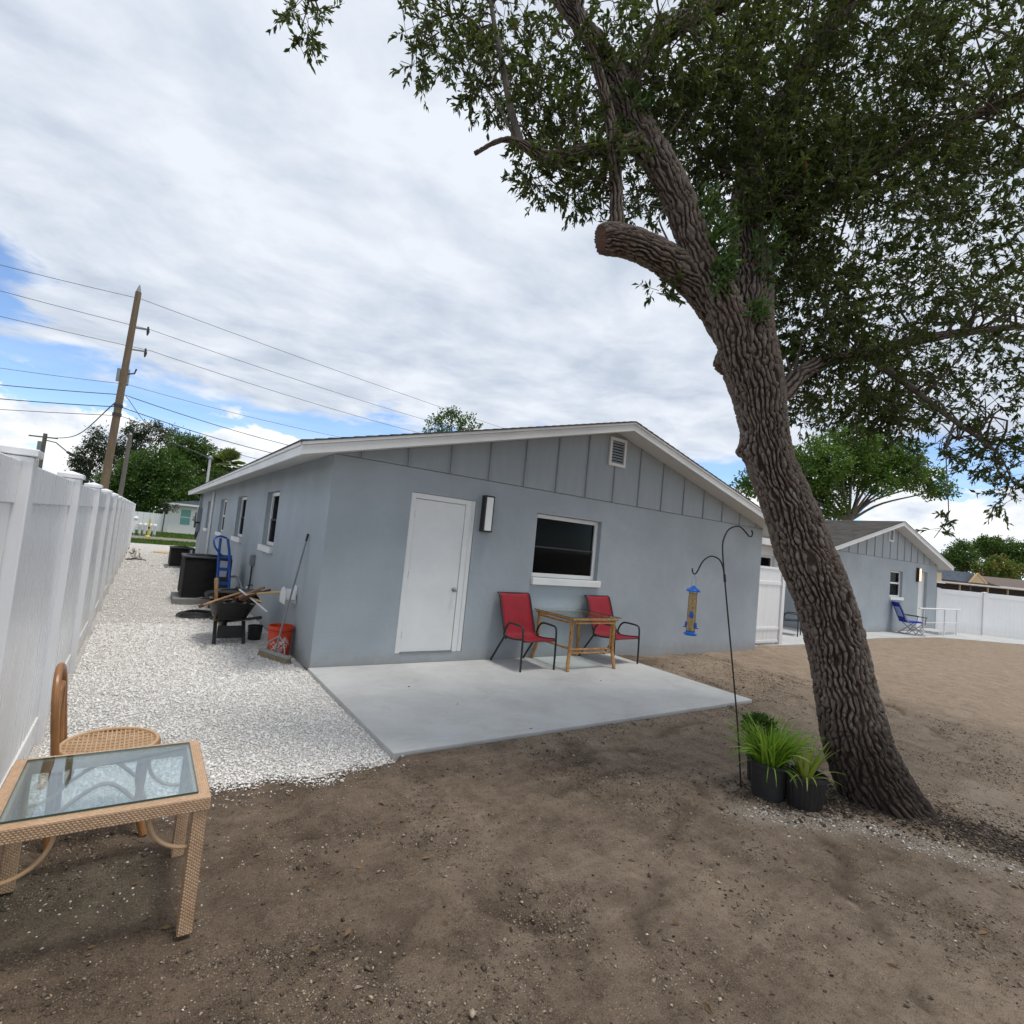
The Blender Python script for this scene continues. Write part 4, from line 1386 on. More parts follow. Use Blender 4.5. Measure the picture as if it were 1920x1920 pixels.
# ------------------------------------------------------------------ wicker side table and rattan chair
def weave_box(name, parent, x0, x1, y0, y1, z0, z1, axis, sides, du=0.0135, dv=0.0078):
    """raised over-under strands on the faces of a bar running along axis"""
    o = ORG[parent.name]
    Vs, rn = [], []
    lim = {'x': (x0, x1), 'y': (y0, y1), 'z': (z0, z1)}
    ax = 'xyz'.index(axis)
    L0, L1 = lim[axis]
    nU = max(1, int((L1 - L0) / du))
    for face in sides:                       # e.g. '+z'
        fn = 'xyz'.index(face[1])
        other = [k for k in range(3) if k not in (ax, fn)][0]
        W0, W1 = lim['xyz'[other]]
        base = lim[face[1]][1 if face[0] == '+' else 0]
        sg = 1 if face[0] == '+' else -1
        nV = max(1, round((W1 - W0) / dv))
        for j in range(nV):
            for i in range(nU + 1):
                u0 = L0 + (L1 - L0) * (i + (0.5 if j % 2 else 0) - 0.5) / nU
                u1 = u0 + (L1 - L0) / nU
                u0, u1 = max(L0, u0), min(L1, u1)
                if u1 - u0 < du * 0.2:
                    continue
                v0, v1 = W0 + (W1 - W0) * j / nV, W0 + (W1 - W0) * (j + 1) / nV
                quad = []
                for (a, b, h) in ((u0 + 0.0006, v0 + 0.0005, 0.0), (u1 - 0.0006, v0 + 0.0005, 0.0), (u1 - 0.0006, v1 - 0.0005, 0.0), (u0 + 0.0006, v1 - 0.0005, 0.0),
                                  (u0 * 0.72 + u1 * 0.28, v0 * 0.8 + v1 * 0.2, 0.0022), (u1 * 0.72 + u0 * 0.28, v0 * 0.8 + v1 * 0.2, 0.0022),
                                  (u1 * 0.72 + u0 * 0.28, v1 * 0.8 + v0 * 0.2, 0.0022), (u0 * 0.72 + u1 * 0.28, v1 * 0.8 + v0 * 0.2, 0.0022)):
                    p = [0, 0, 0]
                    p[ax], p[other], p[fn] = a, b, base + sg * (h + 0.0005)
                    quad.append((p[0] - o.x, p[1] - o.y, p[2] - o.z))
                Vs.append(quad)
                rn.append(random.random())
    V = np.array(Vs)
    n = len(V)
    fs = np.array([[4, 5, 6, 7], [0, 1, 5, 4], [1, 2, 6, 5], [2, 3, 7, 6], [3, 0, 4, 7]])
    F = (fs[None] + (np.arange(n) * 8)[:, None, None]).reshape(-1, 4)
    ob = link(name, np_mesh(name, V.reshape(-1, 3), F, {'rnd': np.repeat(rn, 8)}), 'wicker', parent)
    ob['kind'] = 'stuff'
    return ob


TX0, TX1, TY0, TY1, TZ, GZ = -2.135, -1.425, -3.97, -3.305, 0.492, -0.062
T = thing('wicker_table', 'tan woven wicker side table with glass inset in front of the fence', 'table', (-1.755, -3.64, GZ))
bw, bh = 0.058, 0.050
for (a, b, c, d, ax) in ((TX0, TX1, TY0, TY0 + bw, 'x'), (TX0, TX1, TY1 - bw, TY1, 'x'), (TX0, TX0 + bw, TY0 + bw, TY1 - bw, 'y'), (TX1 - bw, TX1, TY0 + bw, TY1 - bw, 'y')):
    r_ = MB().bx(a, b, c, d, TZ - bh, TZ).build('top_rail', 'wicker_core', T, bevel=0.006)
    sides = ['+z', '-y', '+y'] if ax == 'x' else ['+z', '-x', '+x']
    weave_box('weave', r_, a, b, c, d, TZ - bh, TZ, ax, sides)
for x in (TX0 + 0.012, TX1 - 0.008 - 0.05):
    for y in (TY0 + 0.008, TY1 - 0.008 - 0.05):
        l_ = MB().bx(x, x + 0.05, y, y + 0.05, GZ, TZ - bh).build('leg', 'wicker_core', T, bevel=0.006)
        weave_box('weave', l_, x, x + 0.05, y, y + 0.05, GZ + 0.004, TZ - bh, 'z', ['-x', '+x', '-y', '+y'])
MB().bx(TX0 + bw - 0.012, TX1 - bw + 0.012, TY0 + bw - 0.012, TY1 - bw + 0.012, TZ + 0.005, TZ + 0.011).build('glass_inset', 'table_glass', T)
e = MB()
q = [(TX0 + bw - 0.013, TY0 + bw - 0.013), (TX1 - bw + 0.013, TY0 + bw - 0.013), (TX1 - bw + 0.013, TY1 - bw + 0.013), (TX0 + bw - 0.013, TY1 - bw + 0.013)]
for k in range(4):
    e.bar((*q[k], TZ + 0.008), (*q[(k + 1) % 4], TZ + 0.008), 0.0025, 0.007)
e.build('glass_rim', 'glass_edge', T)
for cx, sx in ((TX0 + 0.058, 1), (TX1 - 0.058, -1)):
    for cy, sy in ((TY0 + 0.033, 1), (TY1 - 0.033, -1)):
        arc = [(cx + sx * 0.15 * math.cos(a), cy, TZ - bh - 0.002 - 0.15 * math.sin(a)) for a in np.linspace(0.03, math.pi / 2, 12)]
        MB().tube(arc, 0.0085, 8).build('corner_brace', 'cane_hoop', T, smooth=True)
        arc = [(cx - sx * 0.025, cy + sy * (0.022 + 0.15 * math.cos(a)), TZ - bh - 0.002 - 0.15 * math.sin(a)) for a in np.linspace(0.03, math.pi / 2, 12)]
        MB().tube(arc, 0.0085, 8).build('corner_brace', 'cane_hoop', T, smooth=True)

# rattan chair, partly behind the table, its hooped back towards the fence
cx, cy, sz_ = -1.80, -2.88, 0.36
T = thing('rattan_chair', 'brown rattan chair with hooped back and round cane seat behind the wicker table', 'chair', (cx, cy, GZ))
ring = [(cx + 0.222 * math.cos(a), cy + 0.222 * math.sin(a), sz_) for a in np.linspace(0, 2 * math.pi, 40, endpoint=False)]
MB().tube(ring, 0.014, 10, closed=True).build('seat_ring', 'rattan', T, smooth=True)
ring2 = [(cx + 0.216 * math.cos(a), cy + 0.216 * math.sin(a), sz_ + 0.018) for a in np.linspace(0, 2 * math.pi, 40, endpoint=False)]
MB().tube(ring2, 0.010, 8, closed=True).build('seat_band', 'cane_hoop', T, smooth=True)
m_ = MB()
for k in range(-10, 11):
    u_ = k * 0.021
    h_ = math.sqrt(max(0, 0.212 ** 2 - u_ ** 2))
    if h_ < 0.03:
        continue
    pts1 = [(cx + u_, cy + v * h_, sz_ + 0.012 - 0.018 * (1 - v * v) * (1 - (u_ / 0.23) ** 2) + 0.002 * (k % 2)) for v in np.linspace(-1, 1, 9)]
    pts2 = [(cx + v * h_, cy + u_, sz_ + 0.013 - 0.018 * (1 - v * v) * (1 - (u_ / 0.23) ** 2) + 0.002 * ((k + 1) % 2)) for v in np.linspace(-1, 1, 9)]
    m_.tube(pts1, 0.0048, 5)
    m_.tube(pts2, 0.0048, 5)
m_.build('cane_seat', 'cane_hoop', T, smooth=True)


def hoop(w_, z1, xo, r):
    x0 = cx - 0.215 + xo
    pts = [(x0 + 0.02, cy - w_, GZ), (x0 + 0.005, cy - w_, 0.18), (x0, cy - w_, sz_), (x0 - 0.02, cy - w_ * 0.98, sz_ + 0.18)]
    for a in np.linspace(0, math.pi, 13):
        pts.append((x0 - 0.03 - 0.015 * math.sin(a), cy - w_ * 0.96 * math.cos(a), z1 - 0.16 + 0.16 * math.sin(a)))
    pts += [(x0 - 0.02, cy + w_ * 0.98, sz_ + 0.18), (x0, cy + w_, sz_), (x0 + 0.005, cy + w_, 0.18), (x0 + 0.02, cy + w_, GZ)]
    P, _ = catmull(pts, 70)
    return MB().tube([tuple(p) for p in P], r, 10)


hoop(0.165, 0.80, 0.0, 0.0175).build('back_hoop', 'rattan', T, smooth=True)
x0 = cx - 0.24
P, _ = catmull([(x0 + 0.02, cy - 0.10, sz_), (x0, cy - 0.10, 0.55), (x0 - 0.005, cy - 0.06, 0.68), (x0 - 0.005, cy, 0.71), (x0 - 0.005, cy + 0.06, 0.68), (x0, cy + 0.10, 0.55), (x0 + 0.02, cy + 0.10, sz_)], 40)
MB().tube([tuple(p) for p in P], 0.016, 10).build('inner_hoop', 'rattan', T, smooth=True)
for sy in (-1, 1):
    P, _ = catmull([(cx + 0.17, cy + sy * 0.14, sz_ - 0.01), (cx + 0.16, cy + sy * 0.15, 0.22), (cx + 0.16, cy + sy * 0.17, 0.08), (cx + 0.20, cy + sy * 0.19, GZ)], 24)
    MB().tube([tuple(p) for p in P], 0.019, 10).build('leg', 'rattan', T, smooth=True)
    P, _ = catmull([(cx + 0.16, cy + sy * 0.155, 0.10), (cx, cy + sy * 0.15, 0.22), (cx - 0.20, cy + sy * 0.172, 0.10)], 24)
    MB().tube([tuple(p) for p in P], 0.011, 8).build('stretcher', 'rattan', T, smooth=True)

# ------------------------------------------------------------------ shepherd hook, feeder, pots
T = thing('shepherd_hook', 'slim black double shepherd hook standing beside the potted plants', 'hook', (2.302, -4.096, -0.07))
P, _ = catmull([(2.306, -4.097, -0.15), (2.24, -4.08, 0.30), (2.171, -4.063, 0.677), (2.06, -4.032, 1.25), (1.985, -4.010, 1.648), (1.958, -4.004, 1.82), (1.962, -4.015, 1.90), (1.985, -4.035, 1.958), (2.043, -4.075, 1.987), (2.085, -4.10, 1.955), (2.121, -4.123, 1.912), (2.133, -4.132, 1.912), (2.141, -4.137, 1.94), (2.130, -4.132, 1.966)], 90)
MB().tube([tuple(p) for p in P], 0.0062, 8).build('pole', 'black_metal', T, smooth=True)
P, _ = catmull([(2.003, -4.012, 1.55), (1.993, -4.009, 1.61), (1.975, -4.002, 1.67), (1.945, -3.988, 1.713), (1.899, -3.957, 1.731), (1.862, -3.93, 1.708), (1.836, -3.912, 1.668), (1.818, -3.892, 1.60), (1.803, -3.88, 1.578), (1.788, -3.872, 1.592), (1.783, -3.87, 1.622)], 50)
MB().tube([tuple(p) for p in P], 0.0058, 8).build('side_hook', 'black_metal', T, smooth=True)
MB().tube([(1.995, -4.013, 1.60), (2.006, -4.016, 1.54)], 0.0105, 8).build('collar', 'black_metal', T, smooth=True)

fx, fy = 1.806, -3.878
T = thing('bird_feeder', 'tube bird feeder with blue cap and base hanging from the black hook', 'bird feeder', (fx, fy, 1.09))
MB().tube([(fx - 0.003, fy, 1.577), (fx - 0.028, fy, 1.535), (fx - 0.032, fy, 1.46)], 0.0013, 5).tube([(fx - 0.003, fy, 1.577), (fx + 0.022, fy, 1.535), (fx + 0.032, fy, 1.46)], 0.0013, 5).build('hanger_wire', 'grey_metal', T)
MB().lathe([(0.034, 1.446), (0.053, 1.440), (0.055, 1.447), (0.046, 1.461), (0.020, 1.474), (0.012, 1.486), (0.001, 1.489)], (fx, fy, 0), 24).build('cap', 'feeder_blue', T, smooth=True)
tb = MB().lathe([(0.033, 1.135), (0.033, 1.445)], (fx, fy, 0), 24).build('tube', 'feeder_tube', T, smooth=True)
MB().lathe([(0.030, 1.137), (0.030, 1.425), (0.022, 1.432), (0.001, 1.434)], (fx, fy, 0), 20).build('seed', 'seed', tb, smooth=True)
MB().lathe([(0.012, 1.098), (0.044, 1.102), (0.050, 1.110), (0.050, 1.118), (0.036, 1.123), (0.036, 1.134)], (fx, fy, 0), 24).build('base', 'feeder_blue', T, smooth=True)
for z, a in ((1.255, 0.6), (1.175, 2.0)):
    ca, sa = math.cos(a), math.sin(a)
    MB().tube([(fx - 0.058 * ca, fy - 0.058 * sa, z - 0.015), (fx + 0.058 * ca, fy + 0.058 * sa, z - 0.015)], 0.004, 6).build('perch', 'blue_paint', T, smooth=True)
    for s in (-1, 1):
        MB().lathe([(0.015, -0.02), (0.017, 0.0), (0.013, 0.022), (0.001, 0.026)], (fx + s * 0.030 * ca, fy + s * 0.030 * sa, z + 0.005), 12).build('port', 'blue_paint', T, smooth=True)


def nursery_pot(T, c, r0, r1, h, ribs=0):
    n = 48
    prof = [(r0 * 0.97, 0.0), (r0, 0.006), (r1 * 0.965, h * 0.88), (r1, h * 0.885), (r1 * 1.03, h * 0.90), (r1 * 1.03, h), (r1 * 0.95, h), (r1 * 0.93, h * 0.86), (0.001, h * 0.85)]
    m_ = MB().lathe(prof, c, n)
    if ribs:
        vs = []
        for i, (x, y, z) in enumerate(m_.v):
            ring_ = i // n
            if ring_ in (1, 2):
                a = math.atan2(y - c[1], x - c[0])
                k = 1 + 0.028 * (1 if (int((a / (2 * math.pi) + 1) * ribs * 2) % 2) else -1)
                x, y = c[0] + (x - c[0]) * k, c[1] + (y - c[1]) * k
            vs.append((x, y, z))
        m_.v = vs
    m_.build('pot', 'pot_black', T, smooth=True, angle=25)
    MB().lathe([(r1 * 0.92, h * 0.852), (r1 * 0.6, h * 0.875), (0.001, h * 0.88)], c, 24).build('soil', 'potting_soil', T, smooth=True)


def blade_strip(base, ang, lean, L, wd, droop, seg=7, twist=0.0):
    """arching tapered leaf, folded along its midrib"""
    P, vs = Vector(base), []
    d0 = Vector((math.cos(ang), math.sin(ang), 0))
    side = Vector((-math.sin(ang), math.cos(ang), 0))
    th = lean
    for i in range(seg + 1):
        t_ = i / seg
        w_ = wd * (0.55 + 0.45 * min(1, t_ * 4)) * (1 - t_ ** 2.2) + 0.0006
        tang = d0 * math.sin(th) + Vector((0, 0, 1)) * math.cos(th)
        nrm = d0 * math.cos(th) - Vector((0, 0, 1)) * math.sin(th)
        s2 = (side * math.cos(twist * t_) + nrm * math.sin(twist * t_))
        vs += [P + s2 * w_ - nrm * w_ * 0.35, P, P - s2 * w_ - nrm * w_ * 0.35]
        P = P + tang * (L / seg)
        th += droop / seg
    return vs, [(i * 3 + k, i * 3 + k + 1, (i + 1) * 3 + k + 1, (i + 1) * 3 + k) for i in range(seg) for k in (0, 1)]


def strips_mesh(name, items, mat, parent):
    o = ORG[parent.name]
    V, F, R_ = [], [], []
    for vs, fs in items:
        b = len(V)
        V += [(v.x - o.x, v.y - o.y, v.z - o.z) for v in vs]
        F += [tuple(b + i for i in f) for f in fs]
        R_ += [random.random()] * len(vs)
    ob = link(name, np_mesh(name, np.array(V), np.array(F), {'rnd': np.array(R_)}, smooth=True), mat, parent)
    return ob


c1 = (2.375, -4.265, -0.055)
T = thing('potted_lily', 'bushy bright green grassy plant in a dusty black nursery pot beside the shepherd hook', 'potted plant', c1)
nursery_pot(T, c1, 0.118, 0.138, 0.26)
items = []
for k in range(300):
    a = random.uniform(0, 2 * math.pi)
    r_ = random.uniform(0, 0.095)
    items.append(blade_strip((c1[0] + r_ * math.cos(a), c1[1] + r_ * math.sin(a), c1[2] + 0.22), a + random.uniform(-0.6, 0.6), random.uniform(0.03, 0.5) + r_ * 2.4, random.uniform(0.24, 0.46), random.uniform(0.0045, 0.0078), random.uniform(0.2, 1.3), twist=random.uniform(-1, 1)))
for k in range(16):
    a = random.uniform(0, 2 * math.pi)
    items.append(blade_strip((c1[0] + 0.1 * math.cos(a), c1[1] + 0.1 * math.sin(a), c1[2] + 0.22), a, random.uniform(0.7, 1.0), random.uniform(0.18, 0.30), 0.004, random.uniform(1.6, 2.4)))
strips_mesh('foliage', items, 'lily_leaf', T)['kind'] = 'stuff'

c2 = (2.475, -4.49, -0.058)
T = thing('potted_aloe', 'yellow-green strappy plant in a ribbed black nursery pot at the oak foot', 'potted plant', c2)
nursery_pot(T, c2, 0.112, 0.142, 0.245, ribs=22)
for k in range(26):
    a = k * 2.39996 + random.uniform(-0.2, 0.2)
    big = k < 14
    it = blade_strip((c2[0] + 0.035 * math.cos(a), c2[1] + 0.035 * math.sin(a), c2[2] + 0.205), a, random.uniform(0.2, 0.5) if big else random.uniform(0.7, 1.0), random.uniform(0.24, 0.36) if big else random.uniform(0.2, 0.33), random.uniform(0.013, 0.021) if big else random.uniform(0.006, 0.010), random.uniform(0.05, 0.6) if big else random.uniform(1.0, 1.9), seg=8)
    strips_mesh('leaf', [it], 'aloe_leaf', T)

c3 = (2.56, -4.10, -0.06)
T = thing('potted_shrub', 'dark green leafy plant half hidden behind the grassy pot plant', 'potted plant', c3)
nursery_pot(T, c3, 0.10, 0.12, 0.22)
C_, D_ = ellipsoid_points((c3[0] - 0.03, c3[1] + 0.02, 0.38), (0.12, 0.12, 0.10), 420, 0.2)
V, F, R_ = leaf_cloud(C_ - np.array(c3), D_ + np.array([0, 0, 0.3]), RNG.uniform(0.03, 0.05, 420), RNG.uniform(0.02, 0.03, 420), RNG.random(420))
link('foliage', np_mesh('foliage', V, F, {'rnd': R_}), 'green_leaf', T)['kind'] = 'stuff'
m_ = MB()
for k in range(7):
    a = random.uniform(0, 6.28)
    m_.tube([(c3[0], c3[1], 0.1), (c3[0] + 0.07 * math.cos(a), c3[1] + 0.07 * math.sin(a), 0.28), (c3[0] - 0.03 + 0.12 * math.cos(a), c3[1] + 0.12 * math.sin(a), 0.40)], 0.004, 5)
m_.build('stem', 'far_bark', T)

# ------------------------------------------------------------------ condensers and wall services
def condenser(label, x0, x1, y0, y1, z0, z1, panel=0.24):
    T = thing('air_conditioner', label, 'air conditioner', ((x0 + x1) / 2, (y0 + y1) / 2, -0.06))
    MB().bx(x0 - 0.10, x1 + 0.07, y0 - 0.14, y1 + 0.06, -0.075, z0 - 0.012).build('pad', 'pad_grey', T, bevel=0.012)
    MB().bx(x0 + 0.02, x1 - 0.02, y0 + 0.02, y1 - 0.02, z0 - 0.012, z0 + 0.035).build('base_pan', 'black_metal', T)
    MB().bx(x0 + 0.012, x1 - 0.012, y0 + 0.012, y1 - 0.012, z0 + 0.035, z1 - 0.05).build('coil', 'interior_dark', T)
    xp = x1 - panel
    lz = np.arange(z0 + 0.05, z1 - 0.06, 0.022)
    g = MB()
    for z in lz:
        g.prism([(y0 - 0.001, z), (y0 + 0.010, z + 0.016), (y0 + 0.006, z + 0.018), (y0 - 0.004, z + 0.003)], 'x', x0 + 0.03, xp)
        g.prism([(x0 - 0.001, z), (x0 + 0.010, z + 0.016), (x0 + 0.006, z + 0.018), (x0 - 0.004, z + 0.003)], 'y', y0 + 0.03, y1 - 0.03) if False else g.bx(x0, x0 + 0.008, y0 + 0.03, y1 - 0.03, z, z + 0.012)
    g.build('louvre_grille', 'grille', T)
    for x, y in ((x0, y0), (xp, y0), (x0, y1 - 0.03)):
        MB().bx(x, x + 0.03, y - 0.004, y + 0.03, z0 + 0.035, z1 - 0.05).build('corner_post', 'dark_grey', T, bevel=0.006)
    sp = MB().bx(xp + 0.031, x1, y0 - 0.002, y0 + 0.012, z0 + 0.035, z1 - 0.05).build('service_panel', 'dark_grey', T, bevel=0.004)
    zl = z0 + (z1 - z0) * 0.52
    MB().bx(xp + 0.045, x1 - 0.06, y0 - 0.006, y0 - 0.0025, zl, z1 - 0.07).build('rating_label', 'panel_label', sp)
    MB().bx(x1 - 0.012, x1, y0 + 0.012, y1 - 0.012, z0 + 0.035, z1 - 0.05).build('side_panel', 'dark_grey', T)
    lid = MB()
    lid.prism([(x0 - 0.015, y0 - 0.018), (x1 + 0.01, y0 - 0.018), (x1 + 0.01, y1 + 0.01), (x0 - 0.015, y1 + 0.01)], 'z', z1 - 0.05, z1 - 0.012)
    L_ = lid.build('lid', 'dark_grey', T, bevel=0.012)
    gr = MB()
    cxx, cyy = (x0 + x1) / 2, (y0 + y1) / 2
    R0 = min(x1 - x0, y1 - y0) * 0.44
    for r_ in np.linspace(R0 * 0.2, R0, 8):
        gr.tube([(cxx + r_ * math.cos(a), cyy + r_ * math.sin(a), z1 + 0.012 - 0.02 * (r_ / R0) ** 2) for a in np.linspace(0, 2 * math.pi, 28, endpoint=False)], 0.004, 5, closed=True)
    for a in np.linspace(0, math.pi, 6, endpoint=False):
        gr.tube([(cxx + R0 * s * math.cos(a), cyy + R0 * s * math.sin(a), z1 + 0.008 - 0.02 * s * s) for s in (-1, -0.5, 0, 0.5, 1)], 0.004, 5)
    gr.build('fan_guard', 'black_metal', L_)
    MB().tube([(x1 - 0.02, y0 + 0.03, z1 - 0.03), (x1 + 0.005, y0 - 0.01, z1 - 0.05), (x1 + 0.005, y0 - 0.01, z0 + 0.4), (x1 - 0.02, y0 - 0.012, z0 + 0.30)], 0.012, 8).build('cable', 'black_plastic', T, smooth=True)
    return T


condenser('large dark air conditioner with pale label beside the blue hand truck', -1.09, -0.28, 5.4, 6.2, 0.075, 0.875)
condenser('smaller dark air conditioner farther down the gravel path', -1.03, -0.38, 13.2, 13.85, 0.0, 0.60, 0.16)

# disconnect box with conduit and line set
T = thing('disconnect_box', 'small grey disconnect box with conduit on the side wall', 'electrical box', (-0.05, 4.53, 0.8))
MB().bx(-0.075, -0.002, 4.47, 4.60, 0.80, 1.01).build('box', 'grey_metal', T, bevel=0.006)
MB().bx(-0.086, -0.0765, 4.475, 4.595, 0.83, 1.005).build('cover', 'grey_metal', T, bevel=0.004)
MB().tube([(-0.035, 4.53, 0.80), (-0.035, 4.53, 0.42), (-0.06, 4.56, 0.34), (-0.16, 4.9, 0.22), (-0.30, 5.35, 0.20)], 0.016, 8).build('conduit', 'black_plastic', T, smooth=True)
MB().tube([(-0.02, 4.36, 0.46), (-0.05, 4.45, 0.46), (-0.06, 4.52, 0.44)], 0.012, 8).build('elbow', 'black_plastic', T, smooth=True)
T = thing('refrigerant_line', 'pale insulated pipe looping from the wall to the large air conditioner', 'pipe', (-0.05, 4.85, 0.3))
P, _ = catmull([(-0.002, 4.82, 0.30), (-0.10, 4.84, 0.33), (-0.14, 5.0, 0.45), (-0.18, 5.25, 0.52), (-0.24, 5.42, 0.50)], 24)
MB().tube([tuple(p) for p in P], 0.022, 8).build('insulation', 'grey_metal', T, smooth=True)
MB().bx(-0.05, -0.002, 4.77, 4.87, 0.24, 0.38).build('wall_cover', 'white_paint', T, bevel=0.008)

# meter and mast at the far end of the side wall
T = thing('electric_meter', 'grey electric meter and panel boxes at the far end of the side wall', 'electric meter', (-0.08, 17.6, 0.9))
MB().bx(-0.16, -0.002, 17.35, 17.75, 1.40, 1.95).build('panel_box', 'grey_metal', T, bevel=0.01)
MB().bx(-0.18, -0.002, 17.85, 18.15, 1.15, 1.75).build('meter_box', 'dark_grey', T, bevel=0.01)
m_ = MB()
tmp = MB().lathe([(0.10, 0), (0.10, 0.05), (0.085, 0.09), (0.001, 0.10)], n=20)
m_.add([(-0.181 - z, 18.0 + x, 1.50 + y) for x, y, z in tmp.v], tmp.f)
m_.build('meter_dial', 'chrome', T, smooth=True)
MB().bx(-0.14, -0.002, 17.42, 17.66, 1.02, 1.33).build('junction_box', 'grey_metal', T, bevel=0.01)
MB().tube([(-0.06, 18.0, 1.76), (-0.06, 18.0, 2.42)], 0.035, 8).build('riser', 'grey_metal', T, smooth=True)
MB().tube([(-0.05, 17.55, 1.96), (-0.05, 17.55, 2.5)], 0.025, 8).build('riser', 'grey_metal', T, smooth=True)
P, _ = catmull([(-0.06, 17.50, 1.03), (-0.08, 17.5, 0.85), (-0.1, 17.7, 0.74), (-0.1, 17.9, 0.85), (-0.08, 18.0, 1.14)], 24)
MB().tube([tuple(p) for p in P], 0.028, 8).build('cable_loop', 'black_plastic', T, smooth=True)
T = thing('service_mast', 'pale service mast standing on the roof edge with a weatherhead', 'mast', (0.0, 17.0, 2.62))
MB().tube([(0.0, 17.0, 2.55), (-0.0, 17.0, 3.86)], 0.045, 10).build('pipe', 'soffit', T, smooth=True)
MB().lathe([(0.05, 3.84), (0.09, 3.86), (0.085, 3.92), (0.03, 3.98), (0.001, 3.985)], (0, 17.0, 0), 14).build('weatherhead', 'grey_metal', T, smooth=True)
T = thing('drain_pipe', 'white downpipe running up the side wall before the last window', 'pipe', (-0.03, 13.3, -0.05))
MB().tube([(-0.04, 13.3, -0.05), (-0.04, 13.3, 2.46)], 0.035, 10).build('pipe', 'white_paint', T, smooth=True)
for z in (0.6, 1.8):
    MB().bx(-0.08, -0.002, 13.25, 13.35, z, z + 0.03).build('strap', 'white_paint', T)

# white hose hanger on the side wall
T = thing('hose_hanger', 'white plastic hose hanger on the side wall near the house corner', 'hose hanger', (-0.06, 1.08, 0.6))
MB().bx(-0.02, -0.002, 1.0, 1.18, 0.60, 0.84).build('back_plate', 'white_paint', T, bevel=0.006)
m_ = MB()
arc = [(1.09 + 0.13 * math.cos(a), 0.66 + 0.13 * math.sin(a)) for a in np.linspace(0, math.pi, 14)] + [(1.09 - 0.11, 0.66), (1.09, 0.63), (1.09 + 0.11, 0.66)]
m_.prism(arc, 'x', -0.15, -0.021)
m_.build('saddle', 'white_paint', T, bevel=0.006)
m_ = MB().prism([(1.09 + 0.155 * math.cos(a), 0.655 + 0.16 * math.sin(a)) for a in np.linspace(0, math.pi, 14)] + [(0.95, 0.60), (1.23, 0.60)], 'x', -0.166, -0.151)
m_.build('front_flange', 'white_paint', T, bevel=0.004)

# blue hand truck leaning by the condenser
T = thing('hand_truck', 'blue steel hand truck standing against the large air conditioner', 'hand truck', (-0.5, 4.8, -0.05))
for dx in (-0.10, 0.10):
    P, _ = catmull([(-0.42 + dx, 4.80, 0.02), (-0.44 + dx, 4.90, 0.5), (-0.47 + dx * 0.9, 4.99, 0.95), (-0.50 + dx * 0.6, 5.04, 1.26)], 20)
    MB().tube([tuple(p) for p in P], 0.024, 8).build('upright', 'blue_paint', T, smooth=True)
for z in (0.16, 0.42, 0.68, 0.92):
    MB().bar((-0.53, 4.82 + z * 0.18, z), (-0.33, 4.82 + z * 0.18, z), 0.06, 0.016, (0, 1, 0)).build('cross_bar', 'blue_paint', T)
P, _ = catmull([(-0.46, 5.05, 1.27), (-0.58, 4.98, 1.30), (-0.68, 4.86, 1.25), (-0.67, 4.80, 1.12), (-0.56, 4.88, 0.98), (-0.50, 4.98, 0.93)], 30)
MB().tube([tuple(p) for p in P], 0.018, 8).build('handle', 'blue_paint', T, smooth=True)
MB().bx(-0.60, -0.26, 4.60, 4.80, -0.045, -0.035).build('toe_plate', 'blue_paint', T)
for dx in (-0.17, 0.17):
    tmp = MB().lathe([(0.03, -0.03), (0.11, -0.03), (0.125, -0.015), (0.125, 0.015), (0.11, 0.03), (0.03, 0.03)], n=20)
    MB().add([(-0.43 + dx + z, 4.92 + x, 0.07 + y) for x, y, z in tmp.v], tmp.f).build('wheel', 'black_plastic', T, smooth=True)
MB().tube([(-0.60, 4.92, 0.07), (-0.26, 4.92, 0.07)], 0.012, 8).build('axle', 'black_metal', T)

# ------------------------------------------------------------------ wheelbarrow and what lies in it
wx, wy = -0.66, 1.85
T = thing('wheelbarrow', 'black wheelbarrow heaped with wooden tools beside the side wall', 'wheelbarrow', (wx, wy, -0.05))


def ring_pts(cx_, cy_, hx, hy, z, n=28, tilt=0.0, p=3.2):
    o = []
    for k in range(n):
        a = 2 * math.pi * k / n
        c, s = math.cos(a), math.sin(a)
        o.append((cx_ + hx * math.copysign(abs(c) ** (2 / p), c), cy_ + hy * math.copysign(abs(s) ** (2 / p), s), z + tilt * math.copysign(abs(s) ** (2 / p), s)))
    return o


rings = [ring_pts(wx, wy + 0.05, 0.16, 0.20, 0.27), ring_pts(wx, wy + 0.05, 0.20, 0.26, 0.275, tilt=-0.0), ring_pts(wx, wy + 0.02, 0.31, 0.40, 0.55, tilt=0.03), ring_pts(wx, wy + 0.02, 0.335, 0.43, 0.575, tilt=0.03),
         ring_pts(wx, wy + 0.02, 0.335, 0.43, 0.563, tilt=0.03), ring_pts(wx, wy + 0.02, 0.30, 0.39, 0.545, tilt=0.03), ring_pts(wx, wy + 0.05, 0.19, 0.25, 0.288)]
m_ = MB()
n = 28
vs = [p for r_ in rings for p in r_]
fs = [(i * n + k, i * n + (k + 1) % n, (i + 1) * n + (k + 1) % n, (i + 1) * n + k) for i in range(6) for k in range(n)] + [tuple(range(n)), tuple(6 * n + k for k in range(n))]
m_.add(vs, fs)
m_.build('tray', 'black_plastic', T, smooth=True)
